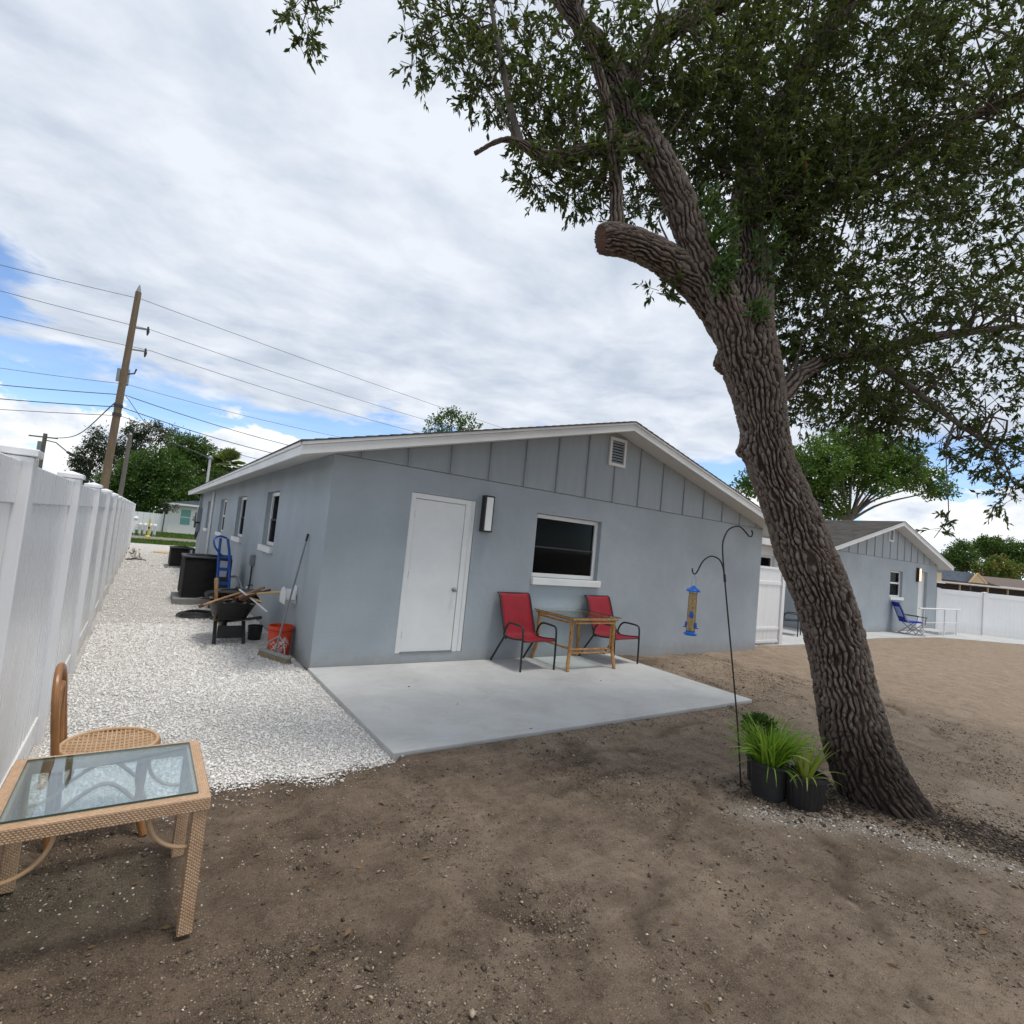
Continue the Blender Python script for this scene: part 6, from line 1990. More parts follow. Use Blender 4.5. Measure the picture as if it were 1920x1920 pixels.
def bark_limb(name, ctrl, na, ds, amp, cell, seed, bumps=(), flare=False, cap_end=True, base_dark=False, mat='bark'):
    """swept limb whose furrowed bark is real relief; ctrl rows (x, y, z, r)"""
    C_ = np.array(ctrl, float)
    C_[:, 3] *= 0.86
    Ltot = np.linalg.norm(np.diff(C_[:, :3], axis=0), axis=1).sum()
    nr = max(6, int(Ltot / ds))
    P, s = catmull(C_, nr)
    c, r_ = P[:, :3], P[:, 3]
    tan = np.gradient(c, axis=0)
    tan /= np.linalg.norm(tan, axis=1)[:, None]
    U = np.zeros_like(c)
    u_ = np.cross(tan[0], [0.3, 0.2, 1.0])
    if np.linalg.norm(u_) < 0.1:
        u_ = np.cross(tan[0], [1, 0, 0])
    u_ /= np.linalg.norm(u_)
    for i in range(nr):
        u_ = u_ - tan[i] * (u_ @ tan[i])
        u_ /= np.linalg.norm(u_)
        U[i] = u_
    S = np.cross(tan, U)
    th = np.linspace(0, 2 * np.pi, na, endpoint=False)
    TH, RI = np.meshgrid(th, np.arange(nr))
    TH, RI = TH.ravel(), RI.ravel()
    dirs = np.cos(TH)[:, None] * U[RI] + np.sin(TH)[:, None] * S[RI]
    R0 = r_[RI].copy()
    rm = np.median(r_)
    bco = np.c_[rm * np.cos(TH), rm * np.sin(TH), s[RI]]
    # wandering plates: warp, then long cells
    wv_ = np.c_[fbm(bco * 6, 2, seed + 40), fbm(bco * 6 + 9, 2, seed + 41), fbm(bco * 4 + 5, 2, seed + 42)] - 0.5
    q_ = bco + wv_ * np.array([0.045, 0.045, 0.08])
    # long interlacing ridges: a wandering phase round the stem, broken by cracks
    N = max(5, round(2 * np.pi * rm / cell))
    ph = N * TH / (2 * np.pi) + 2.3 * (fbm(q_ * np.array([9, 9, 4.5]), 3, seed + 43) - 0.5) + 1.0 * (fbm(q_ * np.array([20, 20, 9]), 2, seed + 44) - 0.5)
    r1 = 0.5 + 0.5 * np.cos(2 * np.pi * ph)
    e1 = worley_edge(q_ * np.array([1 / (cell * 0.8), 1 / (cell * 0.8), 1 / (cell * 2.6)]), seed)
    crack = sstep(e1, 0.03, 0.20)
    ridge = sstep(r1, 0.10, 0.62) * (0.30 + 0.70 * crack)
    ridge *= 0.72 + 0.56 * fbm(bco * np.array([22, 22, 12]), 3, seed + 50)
    h = (ridge - 0.55) * amp + (fbm(bco * 60, 2, seed + 60) - 0.5) * amp * 0.40
    # broad unevenness of the stem
    h += (fbm(bco * 2.2, 2, seed + 70) - 0.5) * rm * 0.16
    pos = c[RI] + dirs * R0[:, None]
    st = np.zeros(len(pos))
    if flare:
        zb = pos[:, 2]
        lob = 0.5 + 0.5 * np.cos(TH * 5 + 0.6 + 0.8 * np.sin(TH * 2))
        h += np.exp(-np.clip(zb + 0.06, 0, None) / 0.16) * (0.01 + 0.075 * lob) * (0.7 + 0.3 * np.sin(TH * 3 + 1))
    if base_dark:
        st = np.clip(1.25 - (pos[:, 2] - 0.05) / 0.6 + (fbm(bco * np.array([5, 5, 1.5]), 3, seed + 80) - 0.5) * 1.3, 0, 1) * 0.85  # darkest at the ground, fading up the stem with a ragged edge
    pos = c[RI] + dirs * (R0 + h)[:, None]
    for bp, br, bh in bumps:
        d = np.linalg.norm(pos - np.array(bp), axis=1)
        pos += dirs * (bh * np.exp(-(d / br) ** 2))[:, None]
        ridge *= 1 - 0.35 * np.exp(-(d / (br * 0.8)) ** 2)
    V = pos - OO
    i = (np.arange(nr - 1)[:, None] * na + np.arange(na)[None]).ravel()
    j = (np.arange(nr - 1)[:, None] * na + (np.arange(na)[None] + 1) % na).ravel()
    F = np.stack([i, j, j + na, i + na], 1)
    me = np_mesh(name, V, F, {'ridge': ridge, 'base_dark': st}, smooth=True, vattrs={'barkco': bco})
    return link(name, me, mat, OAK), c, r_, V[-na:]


TRUNK = [(3.232, -4.825, -0.25, 0.30), (3.19, -4.79, -0.10, 0.285), (3.139, -4.753, 0.0, 0.275), (2.984, -4.637, 0.330, 0.272), (2.887, -4.575, 0.705, 0.250), (2.795, -4.517, 1.084, 0.241), (2.674, -4.451, 1.465, 0.231), (2.501, -4.362, 1.839, 0.226), (2.413, -4.318, 2.057, 0.215), (2.304, -4.263, 2.299, 0.202), (2.198, -4.207, 2.515, 0.196), (2.125, -4.177, 2.786, 0.197), (2.061, -4.153, 3.033, 0.216), (1.984, -4.119, 3.278, 0.242), (1.929, -4.099, 3.505, 0.232), (1.940, -4.090, 3.725, 0.205), (1.985, -4.070, 3.992, 0.182), (1.977, -4.004, 4.378, 0.135), (2.001, -3.939, 4.742, 0.110), (2.161, -3.903, 5.221, 0.092), (2.494, -3.937, 5.879, 0.080), (2.930, -4.054, 6.691, 0.10), (3.339, -4.160, 7.601, 0.07)]
to_cam = np.array([-0.8, -0.45, 0.0])
LEFT = np.array([-0.819, 0.566, -0.097])
bumps = [(np.array([2.17, -4.19, 2.60]) + LEFT * 0.20, 0.075, 0.075),      # burl over the pruned knot
         (np.array([1.99, -4.12, 3.28]) + LEFT * 0.245, 0.09, 0.075),
         (np.array([2.78, -4.51, 1.12]) + np.array([-0.15, -0.18, 0]), 0.075, 0.030),
         (np.array([2.63, -4.43, 1.55]) + np.array([-0.02, -0.22, 0]), 0.06, 0.022),
         (np.array([1.95, -4.10, 3.45]) + np.array([-0.14, -0.16, 0]), 0.05, -0.03)]
bark_limb('trunk', TRUNK, 320, 0.0095, 0.026, 0.034, 3, bumps, flare=True, base_dark=True)
limbs = {
    'left': ([(1.99, -4.11, 2.95, 0.09), (1.86, -4.11, 3.22, 0.135), (1.725, -4.11, 3.47, 0.148), (1.592, -4.08, 3.684, 0.138), (1.466, -4.01, 3.910, 0.126), (1.382, -3.953, 4.105, 0.124), (1.289, -3.875, 4.397, 0.130), (1.167, -3.767, 4.697, 0.132), (1.093, -3.660, 4.917, 0.132), (0.997, -3.534, 5.233, 0.118), (0.877, -3.364, 5.668, 0.088), (0.691, -3.202, 6.000, 0.08), (0.487, -2.972, 6.408, 0.07), (0.2, -2.6, 7.0, 0.05)], 120, 0.011, 0.022, 0.036),
    'top': ([(0.962, -3.514, 5.293, 0.07), (1.161, -3.509, 5.833, 0.077), (1.553, -3.573, 6.332, 0.090), (2.145, -3.658, 6.929, 0.088), (2.827, -3.806, 7.540, 0.07)], 70, 0.02, 0.018, 0.04),
    'riser': ([(0.859, -3.677, 4.02, 0.07), (0.834, -3.672, 4.205, 0.058), (0.814, -3.662, 4.409, 0.054), (0.780, -3.628, 4.748, 0.052), (0.738, -3.534, 5.171, 0.045), (0.648, -3.388, 5.662, 0.036), (0.567, -3.252, 6.175, 0.02)], 60, 0.018, 0.010, 0.03),
    'limbL': ([(1.093, -3.660, 4.917, 0.09), (0.866, -3.593, 4.805, 0.078), (0.624, -3.480, 4.689, 0.064), (0.403, -3.381, 4.580, 0.060), (0.289, -3.329, 4.594, 0.047), (0.168, -3.286, 4.635, 0.032), (0.074, -3.246, 4.634, 0.022), (-0.008, -3.199, 4.593, 0.018), (-0.120, -3.139, 4.487, 0.015)], 56, 0.016, 0.010, 0.03),
    'limbR': ([(2.10, -4.18, 2.98, 0.09), (2.243, -4.256, 3.080, 0.085), (2.410, -4.286, 3.257, 0.072), (2.724, -4.334, 3.454, 0.062), (3.241, -4.398, 3.643, 0.056), (3.821, -4.510, 3.895, 0.050), (4.520, -4.703, 4.152, 0.042), (5.438, -4.988, 4.439, 0.03), (6.6, -5.2, 4.9, 0.02)], 60, 0.018, 0.012, 0.032),
    'limbR2': ([(1.991, -4.064, 4.0, 0.085), (2.551, -4.126, 4.664, 0.066), (3.368, -4.257, 5.431, 0.055), (4.237, -4.541, 6.152, 0.045), (5.313, -4.968, 6.889, 0.055), (6.8, -5.4, 7.4, 0.03)], 60, 0.02, 0.014, 0.035),
}
SK = [np.array(TRUNK)[13:]]
for k_, (ctrl, na, ds, amp, cell) in limbs.items():
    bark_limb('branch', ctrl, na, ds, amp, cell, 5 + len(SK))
    SK.append(np.array(ctrl))
# pruned stub with its sawn end
STUB = [(1.836, -4.039, 3.48, 0.16), (1.550, -3.957, 3.765, 0.150), (1.330, -3.865, 3.900, 0.142), (1.087, -3.779, 3.981, 0.130), (0.904, -3.704, 4.004, 0.122), (0.785, -3.658, 3.991, 0.120), (0.73, -3.638, 3.972, 0.105)]
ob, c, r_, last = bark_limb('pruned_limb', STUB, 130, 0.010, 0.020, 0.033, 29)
tag(ob, 'thick pruned limb ending in a sawn stub')
m_ = MB()
lc = last.mean(0)
n_out = (last - lc)
vs = [tuple(lc + OO + np.array([-0.016, 0.006, -0.006]))] + [tuple(lc + OO + np.array([-0.010, 0.004, -0.004]) + d * 0.55) for d in n_out] + [tuple(p + OO) for p in last]
k = len(last)
m_.add(vs, [(0, 1 + i, 1 + (i + 1) % k) for i in range(k)] + [(1 + i, 1 + k + i, 1 + k + (i + 1) % k, 1 + (i + 1) % k) for i in range(k)])
m_.build('sawn_end', 'cut_wood', ob, smooth=True)

small = [[(0.168, -3.286, 4.635, 0.030), (0.078, -3.245, 4.895, 0.027), (0.015, -3.168, 5.249, 0.023), (-0.053, -3.088, 5.610, 0.018), (-0.121, -3.012, 6.020, 0.011)],
         [(0.131, -3.263, 4.670, 0.011), (-0.002, -3.212, 4.870, 0.009), (-0.112, -3.182, 4.972, 0.006)],
         [(3.241, -4.398, 3.643, 0.04), (3.751, -4.551, 3.473, 0.030), (4.332, -4.747, 3.225, 0.020), (4.825, -4.944, 2.991, 0.010), (5.1, -5.0, 2.75, 0.006)],
         [(4.332, -4.747, 3.225, 0.010), (4.25, -4.72, 2.95, 0.006), (4.10, -4.78, 2.62, 0.004), (4.016, -4.824, 2.293, 0.004), (3.978, -4.790, 2.184, 0.0035), (3.93, -4.755, 2.09, 0.003)],
         [(1.30, -3.88, 4.02, 0.012), (1.36, -3.90, 4.18, 0.010), (1.22, -3.86, 4.30, 0.007), (1.05, -3.80, 4.30, 0.005)],
         [(1.22, -3.86, 4.05, 0.008), (1.10, -3.85, 4.22, 0.006), (1.28, -3.86, 4.42, 0.004), (1.42, -3.84, 4.55, 0.003)],
         [(1.5, -3.97, 3.72, 0.006), (1.35, -3.90, 3.68, 0.004), (1.24, -3.77, 3.70, 0.003)],
         [(-0.12, -3.01, 6.02, 0.012), (-0.6, -2.6, 6.2, 0.010), (-1.1, -2.25, 6.05, 0.007), (-1.22, -2.12, 5.6, 0.004), (-1.20, -2.12, 5.4, 0.003)],
         [(0.0, -3.1, 5.4, 0.012), (-0.22, -2.85, 5.75, 0.008), (-0.46, -2.65, 5.6, 0.005), (-0.45, -2.63, 5.3, 0.003)]]
for ctrl in small:
    P, _ = catmull(ctrl, 24)
    MB().tube([tuple(p[:3]) for p in P], list(P[:, 3]), 7).build('branch', 'far_bark', OAK, smooth=True)
    SK.append(np.array(ctrl))

# crown clumps: centre, half-axes across / deep / up, number of leafy twigs
CROWN = [
    (-1.23, -2.11, 5.71, 0.16, 0.15, 0.17, 26), (-1.20, -2.12, 5.46, 0.08, 0.08, 0.09, 8), (-0.47, -2.64, 5.78, 0.18, 0.25, 0.25, 40), (-0.44, -2.63, 5.38, 0.08, 0.10, 0.13, 14),
    (-0.23, -2.78, 5.58, 0.21, 0.30, 0.21, 55), (-0.14, -2.94, 5.27, 0.18, 0.30, 0.14, 34), (0.09, -2.90, 5.86, 0.26, 0.40, 0.26, 90), (0.00, -3.03, 5.19, 0.16, 0.30, 0.16, 36),
    (0.37, -2.98, 5.89, 0.26, 0.50, 0.31, 90), (0.30, -3.22, 4.99, 0.21, 0.35, 0.21, 60), (0.42, -3.21, 5.34, 0.23, 0.40, 0.21, 60), (0.51, -3.36, 4.94, 0.25, 0.35, 0.18, 70),
    (0.66, -3.43, 4.54, 0.18, 0.25, 0.12, 40), (0.37, -3.35, 4.44, 0.20, 0.25, 0.13, 40), (0.24, -3.27, 4.51, 0.07, 0.10, 0.09, 8), (0.59, -3.44, 4.36, 0.13, 0.15, 0.10, 20),
    (0.89, -3.18, 5.50, 0.29, 0.60, 0.41, 150), (0.98, -3.06, 6.24, 0.42, 0.70, 0.38, 180), (0.85, -3.57, 4.65, 0.18, 0.30, 0.20, 60), (1.23, -3.48, 4.80, 0.18, 0.40, 0.26, 70),
    (1.25, -3.77, 3.72, 0.08, 0.10, 0.07, 9), (1.16, -3.53, 4.51, 0.13, 0.25, 0.13, 24), (1.29, -3.58, 5.56, 0.44, 0.70, 0.49, 300), (1.77, -3.47, 6.28, 0.58, 0.90, 0.53, 340),
    (1.54, -3.59, 5.04, 0.23, 0.50, 0.32, 100), (1.85, -3.59, 5.54, 0.38, 0.70, 0.42, 250), (2.44, -3.69, 6.23, 0.70, 1.20, 0.70, 560), (2.30, -3.75, 5.18, 0.53, 0.80, 0.58, 360),
    (2.68, -3.97, 4.64, 0.43, 0.80, 0.48, 290), (3.20, -3.93, 5.80, 0.78, 1.20, 0.68, 560), (3.17, -3.99, 6.85, 0.83, 1.50, 0.63, 540), (4.04, -4.32, 6.58, 0.87, 1.60, 0.81, 580),
    (3.84, -4.34, 5.51, 0.78, 1.30, 0.63, 500), (3.33, -4.17, 4.67, 0.65, 1.00, 0.45, 380), (2.75, -4.21, 3.94, 0.35, 0.60, 0.37, 180), (3.49, -4.36, 4.10, 0.54, 0.80, 0.34, 250),
    (2.80, -4.33, 3.55, 0.34, 0.50, 0.23, 130), (4.68, -4.68, 7.18, 0.83, 1.80, 0.83, 540), (4.83, -4.69, 5.92, 0.77, 1.50, 0.77, 480), (4.56, -4.67, 4.91, 0.64, 1.20, 0.48, 240),
    (4.04, -4.60, 3.95, 0.55, 0.80, 0.35, 210), (4.86, -4.82, 4.25, 0.53, 1.00, 0.42, 190), (3.34, -4.45, 3.48, 0.38, 0.50, 0.19, 100), (2.84, -4.34, 3.26, 0.27, 0.40, 0.18, 64),
    (3.83, -4.53, 3.30, 0.37, 0.50, 0.20, 90), (3.41, -4.36, 3.18, 0.34, 0.40, 0.13, 50), (4.47, -4.74, 3.52, 0.41, 0.60, 0.31, 100), (5.07, -4.91, 3.52, 0.32, 0.60, 0.37, 80),
    (4.38, -4.78, 3.13, 0.30, 0.40, 0.14, 44), (5.05, -4.97, 2.98, 0.23, 0.40, 0.23, 54), (5.13, -5.00, 2.65, 0.13, 0.20, 0.16, 16), (4.72, -4.89, 3.13, 0.20, 0.30, 0.15, 24),
    (2.0, -4.22, 4.55, 0.26, 0.10, 0.40, 120), (2.35, -4.30, 4.95, 0.35, 0.2, 0.40, 160), (2.9, -4.45, 5.2, 0.45, 0.3, 0.45, 200), (3.6, -4.75, 5.9, 0.6, 0.3, 0.5, 240), (2.3, -4.28, 4.2, 0.22, 0.12, 0.25, 80), (4.3, -5.0, 6.3, 0.6, 0.3, 0.6, 220),
    (2.55, -4.25, 3.05, 0.12, 0.20, 0.18, 24), (3.94, -4.76, 2.16, 0.06, 0.03, 0.04, 2), (4.00, -4.81, 2.27, 0.03, 0.03, 0.04, 2), (3.85, -4.53, 3.10, 0.20, 0.30, 0.12, 16), (4.24, -4.66, 2.91, 0.15, 0.20, 0.06, 7)]
# the rest of the crown, above and beyond the picture
OUTER = [(2.6, -3.2, 8.2, 1.8, 1.5, 0.8, 420), (4.6, -4.2, 8.8, 2.2, 2.0, 1.1, 480), (6.6, -5.0, 7.6, 1.6, 2.0, 1.3, 420), (6.9, -5.4, 5.6, 1.3, 1.6, 1.2, 380), (4.7, -6.9, 6.9, 1.4, 1.4, 1.0, 330), (2.4, -6.3, 8.0, 1.5, 1.3, 0.8, 260)]
AX = np.array([[0.822, -0.569, 0.0], [0.569, 0.822, 0.0], [0, 0, 1]])
skel = np.vstack([catmull(c_[:, :3], 60)[0] for c_ in SK])
parts, stems = [], MB()
tw_total = 0
for idx, (x, y, z, a, b, cc, nt) in enumerate(CROWN + OUTER):
    outer = idx >= len(CROWN)
    if not outer:
        nt = int(nt * (1.22 if x > 1.2 else 0.95)) + 1
    d = RNG.normal(0, 1, (nt, 3))
    d /= np.linalg.norm(d, axis=1)[:, None]
    q_ = RNG.uniform(0.05, 1.0, nt) ** (1 / 2.4)
    P0 = np.array([x, y, z]) + ((d * q_[:, None]) * np.array([a, b, cc])) @ AX
    gapn = fbm(P0 * 1.9, 3, 91)
    keep = (RNG.random(nt) < 0.06 + 0.94 * sstep(gapn, 0.40, 0.57)) | (max(a, cc) < 0.25)
    P0, d = P0[keep], d[keep]
    nt = len(P0)
    if nt == 0:
        continue
    # twig axis: outwards and drooping
    ctr = np.array([x, y, z]) - np.array([0, 0, cc * 0.5])
    ax_ = (P0 - ctr)
    ax_ /= np.linalg.norm(ax_, axis=1)[:, None] + 1e-6
    ax_ = ax_ * 0.6 + RNG.normal(0, 0.5, (nt, 3)) + np.array([0, 0, -0.35])
    ax_ /= np.linalg.norm(ax_, axis=1)[:, None]
    nl = 18 if not outer else 12
    tl = RNG.uniform(0.12, 0.24, nt) * (1.0 if not outer else 2.0) * (1.0 if max(a, cc) > 0.1 else 0.6)
    tt = RNG.uniform(0.05, 1.0, (nt, nl))
    base = P0[:, None] + ax_[:, None] * (tt * tl[:, None])[..., None]
    ld = ax_[:, None] * 1.0 + RNG.normal(0, 0.52, (nt, nl, 3)) + np.array([0, 0, -0.12])
    Lf = RNG.uniform(0.036, 0.074, nt * nl) * (1.0 if not outer else 2.1)
    rn = np.clip(RNG.beta(2.0, 2.4, (nt, 1)) * 0.75 + RNG.uniform(0, 0.22, (nt, nl)), 0, 0.97).ravel()
    rn[RNG.random(len(rn)) < 0.002] = 1.0
    parts.append(leaf_cloud(base.reshape(-1, 3) - OO, ld.reshape(-1, 3), Lf, Lf * RNG.uniform(0.27, 0.38, nt * nl), rn))
    tw_total += nt
    for i in range(nt):
        if random.random() < (0.75 if not outer else 0.2):
            stems.tube([tuple(P0[i] - ax_[i] * tl[i] * 0.5), tuple(P0[i] + ax_[i] * tl[i])], [0.0028, 0.001], 3, cap=False)
    # a few wandering twiggy branches from the nearest limb into the clump
    for k in range(0 if max(a, cc) < 0.12 else 2 if max(a, cc) < 0.25 else 6 if not outer else 3):
        tgt = P0[RNG.integers(nt)]
        j = np.argsort(np.linalg.norm(skel - tgt, axis=1))[RNG.integers(12)]
        st_ = skel[j]
        mid1 = st_ * 0.66 + tgt * 0.34 + RNG.normal(0, 0.08, 3) + np.array([0, 0, 0.08])
        mid2 = st_ * 0.33 + tgt * 0.67 + RNG.normal(0, 0.08, 3) + np.array([0, 0, 0.06])
        ln = np.linalg.norm(st_ - tgt)
        r0 = min(0.030, 0.006 + 0.010 * ln)
        P, _ = catmull([st_, mid1, mid2, tgt], 10)
        stems.tube([tuple(p) for p in P], list(np.linspace(r0, 0.002, 10)), 5, cap=False)
V, F, R_ = join_clouds(parts)
crown = link('crown', np_mesh('crown', V, F, {'rnd': R_}), 'oak_leaf', OAK)
crown['kind'] = 'stuff'
me = bpy.data.meshes.new('twigs')
me.from_pydata([(x - OO[0], y - OO[1], z - OO[2]) for x, y, z in stems.v], [], stems.f)
tw = link('twigs', me, 'twig', OAK)
tw['kind'] = 'stuff'
# greener epicormic shoots on the stem
parts = []
for (x, y, z, a, b, cc, nt) in [(1.50, -4.14, 4.01, 0.10, 0.08, 0.26, 44), (1.46, -4.16, 3.79, 0.08, 0.07, 0.14, 22), (1.73, -4.30, 3.57, 0.07, 0.05, 0.05, 9), (1.42, -4.05, 4.3, 0.10, 0.10, 0.20, 22), (1.9, -4.25, 4.1, 0.12, 0.1, 0.25, 22), (1.02, -3.62, 5.1, 0.2, 0.2, 0.3, 40)]:
    P0, d = ellipsoid_points((0, 0, 0), (a, b, cc), nt, 0.1)
    P0 = np.array([x, y, z]) + P0 @ AX
    base = np.repeat(P0, 11, 0) + RNG.normal(0, 0.025, (nt * 11, 3))
    ld = np.repeat(d, 11, 0) * 0.5 + RNG.normal(0, 0.6, (nt * 11, 3)) + np.array([-0.1, -0.2, 0.15])
    Lf = RNG.uniform(0.045, 0.075, nt * 11)
    parts.append(leaf_cloud(base - OO, ld, Lf, Lf * 0.36, RNG.random(nt * 11)))
V, F, R_ = join_clouds(parts)
link('shoots', np_mesh('shoots', V, F, {'rnd': R_}), 'sucker_leaf', OAK)['kind'] = 'stuff'


# ------------------------------------------------------------------ trees farther off
def far_tree(name, label, base, blobs, mat, n_per, leaf, group=None, trunk_r=0.18, forks=(), droop=0.0, squash=0.85, cat='tree', tmat='far_bark', clump=0.35, aspect=0.6, limb_r=0.5):
    T = thing(name, label, cat, base, group)
    O = np.array(base)
    parts = []
    cen = np.array([b[:3] for b in blobs])
    mid = cen.mean(0)
    m_ = MB()
    top = np.array([mid[0], mid[1], cen[:, 2].min()])
    fork = tuple(forks[0]) if forks else tuple(O * 0.35 + top * 0.65)
    P, _ = catmull([(*base, trunk_r), (*(O * 0.5 + np.array(fork) * 0.5), trunk_r * 0.85), (*fork, trunk_r * 0.7)], 14)
    m_.tube([tuple(p[:3]) for p in P], list(P[:, 3]), 9)
    for (x, y, z, r_) in blobs:
        P, _ = catmull([(*fork, trunk_r * limb_r), (fork[0] * 0.7 + x * 0.3 + random.uniform(-.35, .35) * r_, fork[1] * 0.7 + y * 0.3, fork[2] * 0.55 + z * 0.45, trunk_r * limb_r * 0.8), (fork[0] * 0.3 + x * 0.7 + random.uniform(-.35, .35) * r_, fork[1] * 0.3 + y * 0.7, fork[2] * 0.25 + z * 0.75 + 0.1 * r_, trunk_r * limb_r * 0.5), (x, y, z, trunk_r * 0.1)], 12)
        m_.tube([tuple(p[:3]) for p in P], list(P[:, 3]), 6)
        n = int(n_per * r_ ** 2)
        ncl = max(6, int(n / 14))
        cc_, dd = ellipsoid_points((x, y, z), (r_, r_, r_ * squash), ncl, 0.25)
        kp = RNG.random(ncl) < 0.4 + 0.6 * sstep(fbm(cc_ * (1.1 / max(0.4, r_)), 2, 17), 0.35, 0.55)
        cc_, dd = cc_[kp], dd[kp]
        k = 14
        bs = np.repeat(cc_, k, 0) + RNG.normal(0, leaf * clump * 2.2, (len(cc_) * k, 3))
        ld = np.repeat(dd, k, 0) * 0.5 + RNG.normal(0, 0.6, (len(cc_) * k, 3)) + np.array([0, 0, -droop])
        Lf = RNG.uniform(0.7, 1.3, len(bs)) * leaf
        rn = np.clip(np.repeat(RNG.random(len(cc_)), k) * 0.6 + RNG.random(len(bs)) * 0.4, 0, 1)
        parts.append(leaf_cloud(bs - O, ld, Lf, Lf * aspect, rn))
    m_.build('trunk', tmat, T, smooth=True)
    V, F, R_ = join_clouds(parts)
    cr = link('crown', np_mesh('crown', V, F, {'rnd': R_}), mat, T)
    cr['kind'] = 'stuff'
    return T


far_tree('shade_tree', 'spreading green tree behind the far house roof with bare lower limbs', (35.0, 9.4, -0.06),
         [(34.20, 9.56, 9.57, 2.2), (31.86, 10.03, 8.53, 1.9), (37.02, 8.85, 9.66, 1.9), (34.66, 9.18, 10.49, 1.4), (37.39, 7.44, 8.93, 1.4), (40.08, 6.85, 8.44, 1.15), (40.99, 6.26, 8.09, 0.65), (31.53, 11.49, 8.23, 1.4), (29.00, 12.08, 7.18, 1.1), (28.38, 12.55, 6.61, 0.7), (34.97, 10.43, 7.30, 1.2), (35.6, 7.9, 7.7, 0.9), (37.55, 7.25, 9.97, 1.0), (33.57, 11.42, 6.78, 1.3), (33.0, 10.6, 7.7, 1.6), (36.0, 9.0, 8.6, 1.6), (30.4, 11.6, 7.0, 1.2), (38.7, 7.2, 8.6, 1.0), (34.0, 10.2, 6.2, 1.2), (32.2, 11.3, 5.8, 1.1)],
         'bright_leaf', 1150, 0.19, trunk_r=0.26, forks=[(34.9, 9.25, 5.3)], squash=0.85, limb_r=0.34)
far_tree('roof_tree', 'round green tree top showing over the grey-blue house roof', (12.6, 22.0, -0.06),
         [(12.57, 21.97, 8.66, 0.95), (12.02, 22.96, 8.48, 0.7), (13.27, 20.90, 8.54, 0.65), (12.66, 21.88, 9.06, 0.5)], 'green_leaf', 900, 0.15, trunk_r=0.16)
far_tree('feathery_pine', 'dark feathery pine left of the tall utility pole', (-6.9, 59.6, -0.06),
         [(-6.78, 59.61, 6.37, 1.4), (-6.59, 59.38, 7.70, 1.0), (-7.14, 59.96, 5.01, 1.15), (-6.49, 59.23, 8.76, 0.6), (-6.77, 59.81, 3.75, 1.3), (-7.84, 60.40, 5.46, 0.6)], 'dark_leaf', 900, 0.25, 'dark pines behind the street', droop=0.4, squash=1.1, aspect=0.4)
far_tree('feathery_pine', 'dark feathery pine crown right of the tall utility pole', (-3.6, 59.8, -0.06),
         [(-3.89, 59.92, 8.28, 1.5), (-3.28, 59.41, 9.55, 0.9), (-1.99, 58.55, 9.32, 1.15), (-0.90, 57.78, 9.61, 0.8), (-4.19, 61.46, 6.70, 1.35), (-3.86, 59.77, 9.92, 0.5), (-5.54, 61.14, 6.99, 1.0)], 'dark_leaf', 900, 0.25, 'dark pines behind the street', droop=0.4, squash=1.1, aspect=0.4)
far_tree('bushy_tree', 'broad bushy green tree filling the gap behind the utility poles', (-1.6, 49.0, -0.06),
         [(-2.37, 49.42, 5.12, 1.9), (-3.80, 50.46, 4.25, 1.7), (-0.91, 48.38, 5.76, 1.9), (0.00, 47.85, 4.47, 2.1), (-2.34, 49.54, 3.27, 2.0), (0.92, 47.32, 3.19, 1.7), (-4.47, 50.98, 3.48, 1.5), (-0.57, 47.17, 2.53, 1.5), (-1.48, 48.89, 4.07, 2.2), (-3.2, 49.9, 1.9, 1.7), (-0.8, 48.2, 1.6, 1.6), (1.6, 47.2, 1.9, 1.6), (-5.0, 51, 1.9, 1.5)], 'green_leaf', 1000, 0.21)
far_tree('round_tree', 'tall round-topped green tree behind the palm', (1.3, 51.6, -0.06),
         [(1.27, 51.59, 7.63, 1.75), (0.19, 52.30, 8.00, 1.3), (2.36, 50.88, 7.25, 1.4), (1.27, 51.73, 5.86, 2.1), (2.94, 50.59, 5.81, 1.6), (-0.02, 52.58, 6.21, 1.6)], 'green_leaf', 1000, 0.21)
far_tree('leafy_thicket', 'low leafy tree beside the roof mast', (2.2, 44.9, -0.06),
         [(1.83, 45.24, 3.69, 1.4), (3.22, 44.9, 4.30, 1.2), (0.67, 45.6, 2.66, 1.0), (2.79, 44.9, 4.91, 1.0), (4.6, 44.9, 4.4, 1.3)], 'green_leaf', 1000, 0.20)
far_tree('sapling', 'small thin-trunked tree in front of the white house', (-0.64, 42.0, -0.04),
         [(-0.62, 42.0, 2.25, 0.40), (-0.18, 41.9, 1.88, 0.34), (-0.80, 42.1, 1.85, 0.28), (0.08, 41.8, 2.18, 0.24)], 'dark_leaf', 1500, 0.12, trunk_r=0.055, forks=[(-0.60, 42.0, 1.75)])
far_tree('far_shrub', 'small dark treetop over the fence left of the pines', (-9.6, 71.4, -0.06), [(-9.26, 71.20, 3.86, 0.72), (-10.10, 71.81, 3.34, 0.48)], 'dark_leaf', 700, 0.22)
far_tree('leafy_tree', 'dark green tree behind the slate roofed neighbour house', (76.5, 15.0, -0.06),
         [(76.39, 15.03, 5.70, 1.37), (75.74, 15.56, 4.68, 1.24), (77.26, 14.50, 4.86, 1.24), (75.18, 15.91, 5.05, 0.75), (76.54, 14.86, 6.65, 0.75)], 'green_leaf', 1000, 0.25)
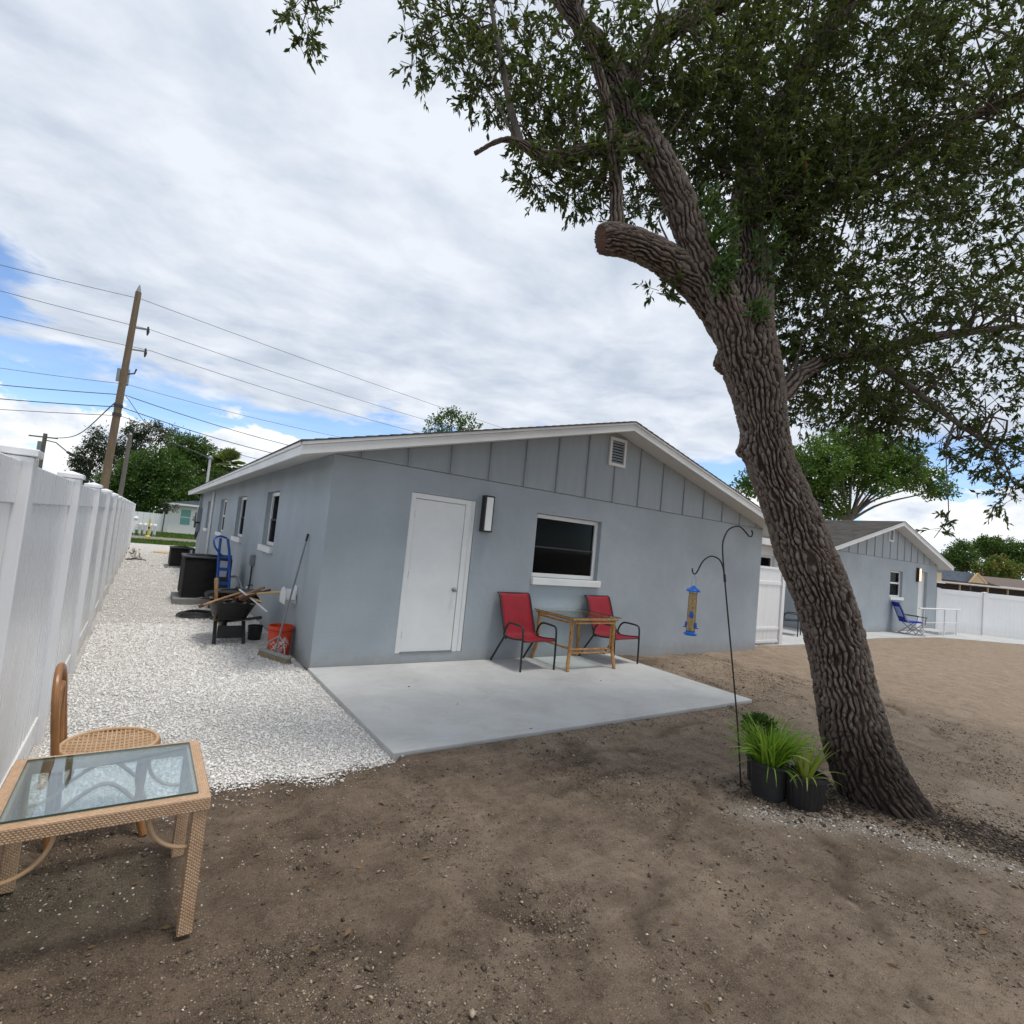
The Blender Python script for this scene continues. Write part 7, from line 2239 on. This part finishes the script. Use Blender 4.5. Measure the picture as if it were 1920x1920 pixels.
far_tree('leafy_tree', 'tall green tree at the right edge behind the brown roof', (85.0, 13.8, -0.06),
         [(84.30, 14.37, 7.30, 1.46), (83.25, 15.11, 6.84, 1.06), (85.67, 13.43, 7.26, 1.32), (87.35, 12.30, 7.00, 1.85), (83.70, 14.74, 7.69, 0.66), (86, 13, 5.2, 2.2)], 'green_leaf', 900, 0.27)
far_tree('flame_tree', 'yellow-green tree with orange-red blossom above the brown roof', (77.4, 12.0, -0.06),
         [(76.26, 12.80, 4.34, 1.15), (77.44, 11.95, 4.90, 1.0), (77.29, 12.12, 4.04, 1.0), (78.75, 11.10, 4.33, 1.25)], 'flame_leaf', 1000, 0.24)

# sabal palm beside the roof mast
T = thing('palm_tree', 'sabal palm with fan fronds above the roof edge', 'palm', (3.95, 46.4, -0.06))
PO = np.array([3.95, 46.4, -0.06])
MB().tube([(3.95, 46.4, -0.06), (3.9, 46.4, 3.0), (3.6, 46.45, 6.0)], [0.22, 0.18, 0.2], 10).build('trunk', 'far_bark', T, smooth=True)
top = np.array([3.62, 46.0, 6.25])
for k in range(44):
    el = random.uniform(-0.7, 1.4)
    az = k * 2.39996
    dirv = np.array([math.cos(az) * math.cos(el), math.sin(az) * math.cos(el), math.sin(el)])
    dead = el < -0.55
    stem_l = random.uniform(0.5, 0.9)
    hub = top + dirv * stem_l
    side = np.cross(dirv, [0, 0, 1.0])
    side /= np.linalg.norm(side) + 1e-6
    upv = np.cross(side, dirv)
    vs, fs = [], []
    for j in range(15):
        a = -1.25 + 2.5 * j / 14
        dl = dirv * math.cos(a) + side * math.sin(a)
        ln = random.uniform(0.75, 1.1) * (0.75 + 0.25 * math.cos(a))
        tip = hub + dl * ln + np.array([0, 0, -0.20 * ln])
        midp = hub + dl * ln * 0.55 + upv * 0.03
        sd_ = np.cross(dl, upv) * 0.065
        b = len(vs)
        vs += [hub, midp + sd_, tip, midp - sd_]
        fs += [(b, b + 1, b + 2), (b, b + 2, b + 3)]
    b = len(vs)
    vs += [top + side * 0.015, top - side * 0.015, hub]
    fs += [(b, b + 1, b + 2)]
    link('frond', np_mesh('frond', np.array(vs) - PO, np.array(fs), {'rnd': np.full(len(vs), random.random())}), 'dead_frond' if dead else 'palm_leaf', T)


# ------------------------------------------------------------------ words for the setting and the loose stuff
SAY = {
    'ground': ('bare brown graded soil of the yard', 'soil'), 'gravel_path': ('white shell gravel path between fence and house', 'path'),
    'gravel_drive': ('white shell gravel strip towards the street', 'gravel'), 'patio': ('pale concrete patio slab before the white door', 'patio'),
    'verge': ('green grass verge on the near side of the street', 'grass'), 'road': ('dull brown asphalt street beyond the gravel', 'road'),
    'lawn': ('green lawn across the street before the white house', 'lawn'), 'walkway': ('pale concrete walk along the far house and fence', 'walkway'),
    'gravel': ('loose white shell gravel covering the side path', 'gravel'), 'soil_crumbs': ('tan grit and crumbs strewn over the bare soil', 'grit'),
    'loose_stones': ('scattered small pale stones on the bare soil', 'stones'), 'spilled_gravel': ('shell bits spilled under the wicker table', 'gravel'),
    'strayed_gravel': ('shell pebbles strayed past the gravel edge onto the soil', 'gravel'), 'clods': ('brown soil clods lying in patches on the yard', 'clods'),
    'fallen_leaves': ('dry brown leaves fallen on the bare soil', 'leaves'), 'pale_stones': ('pale stones in a strip before the potted plants', 'stones'),
    'bark_litter': ('dark bark litter round the foot of the oak', 'mulch'), 'grass': ('short grass blades on the near street verge', 'grass'),
    'grass.001': ('short grass blades on the lawn across the street', 'grass')}
for nm, (lab, cat) in SAY.items():
    if nm in bpy.data.objects:
        tag(bpy.data.objects[nm], lab, cat)
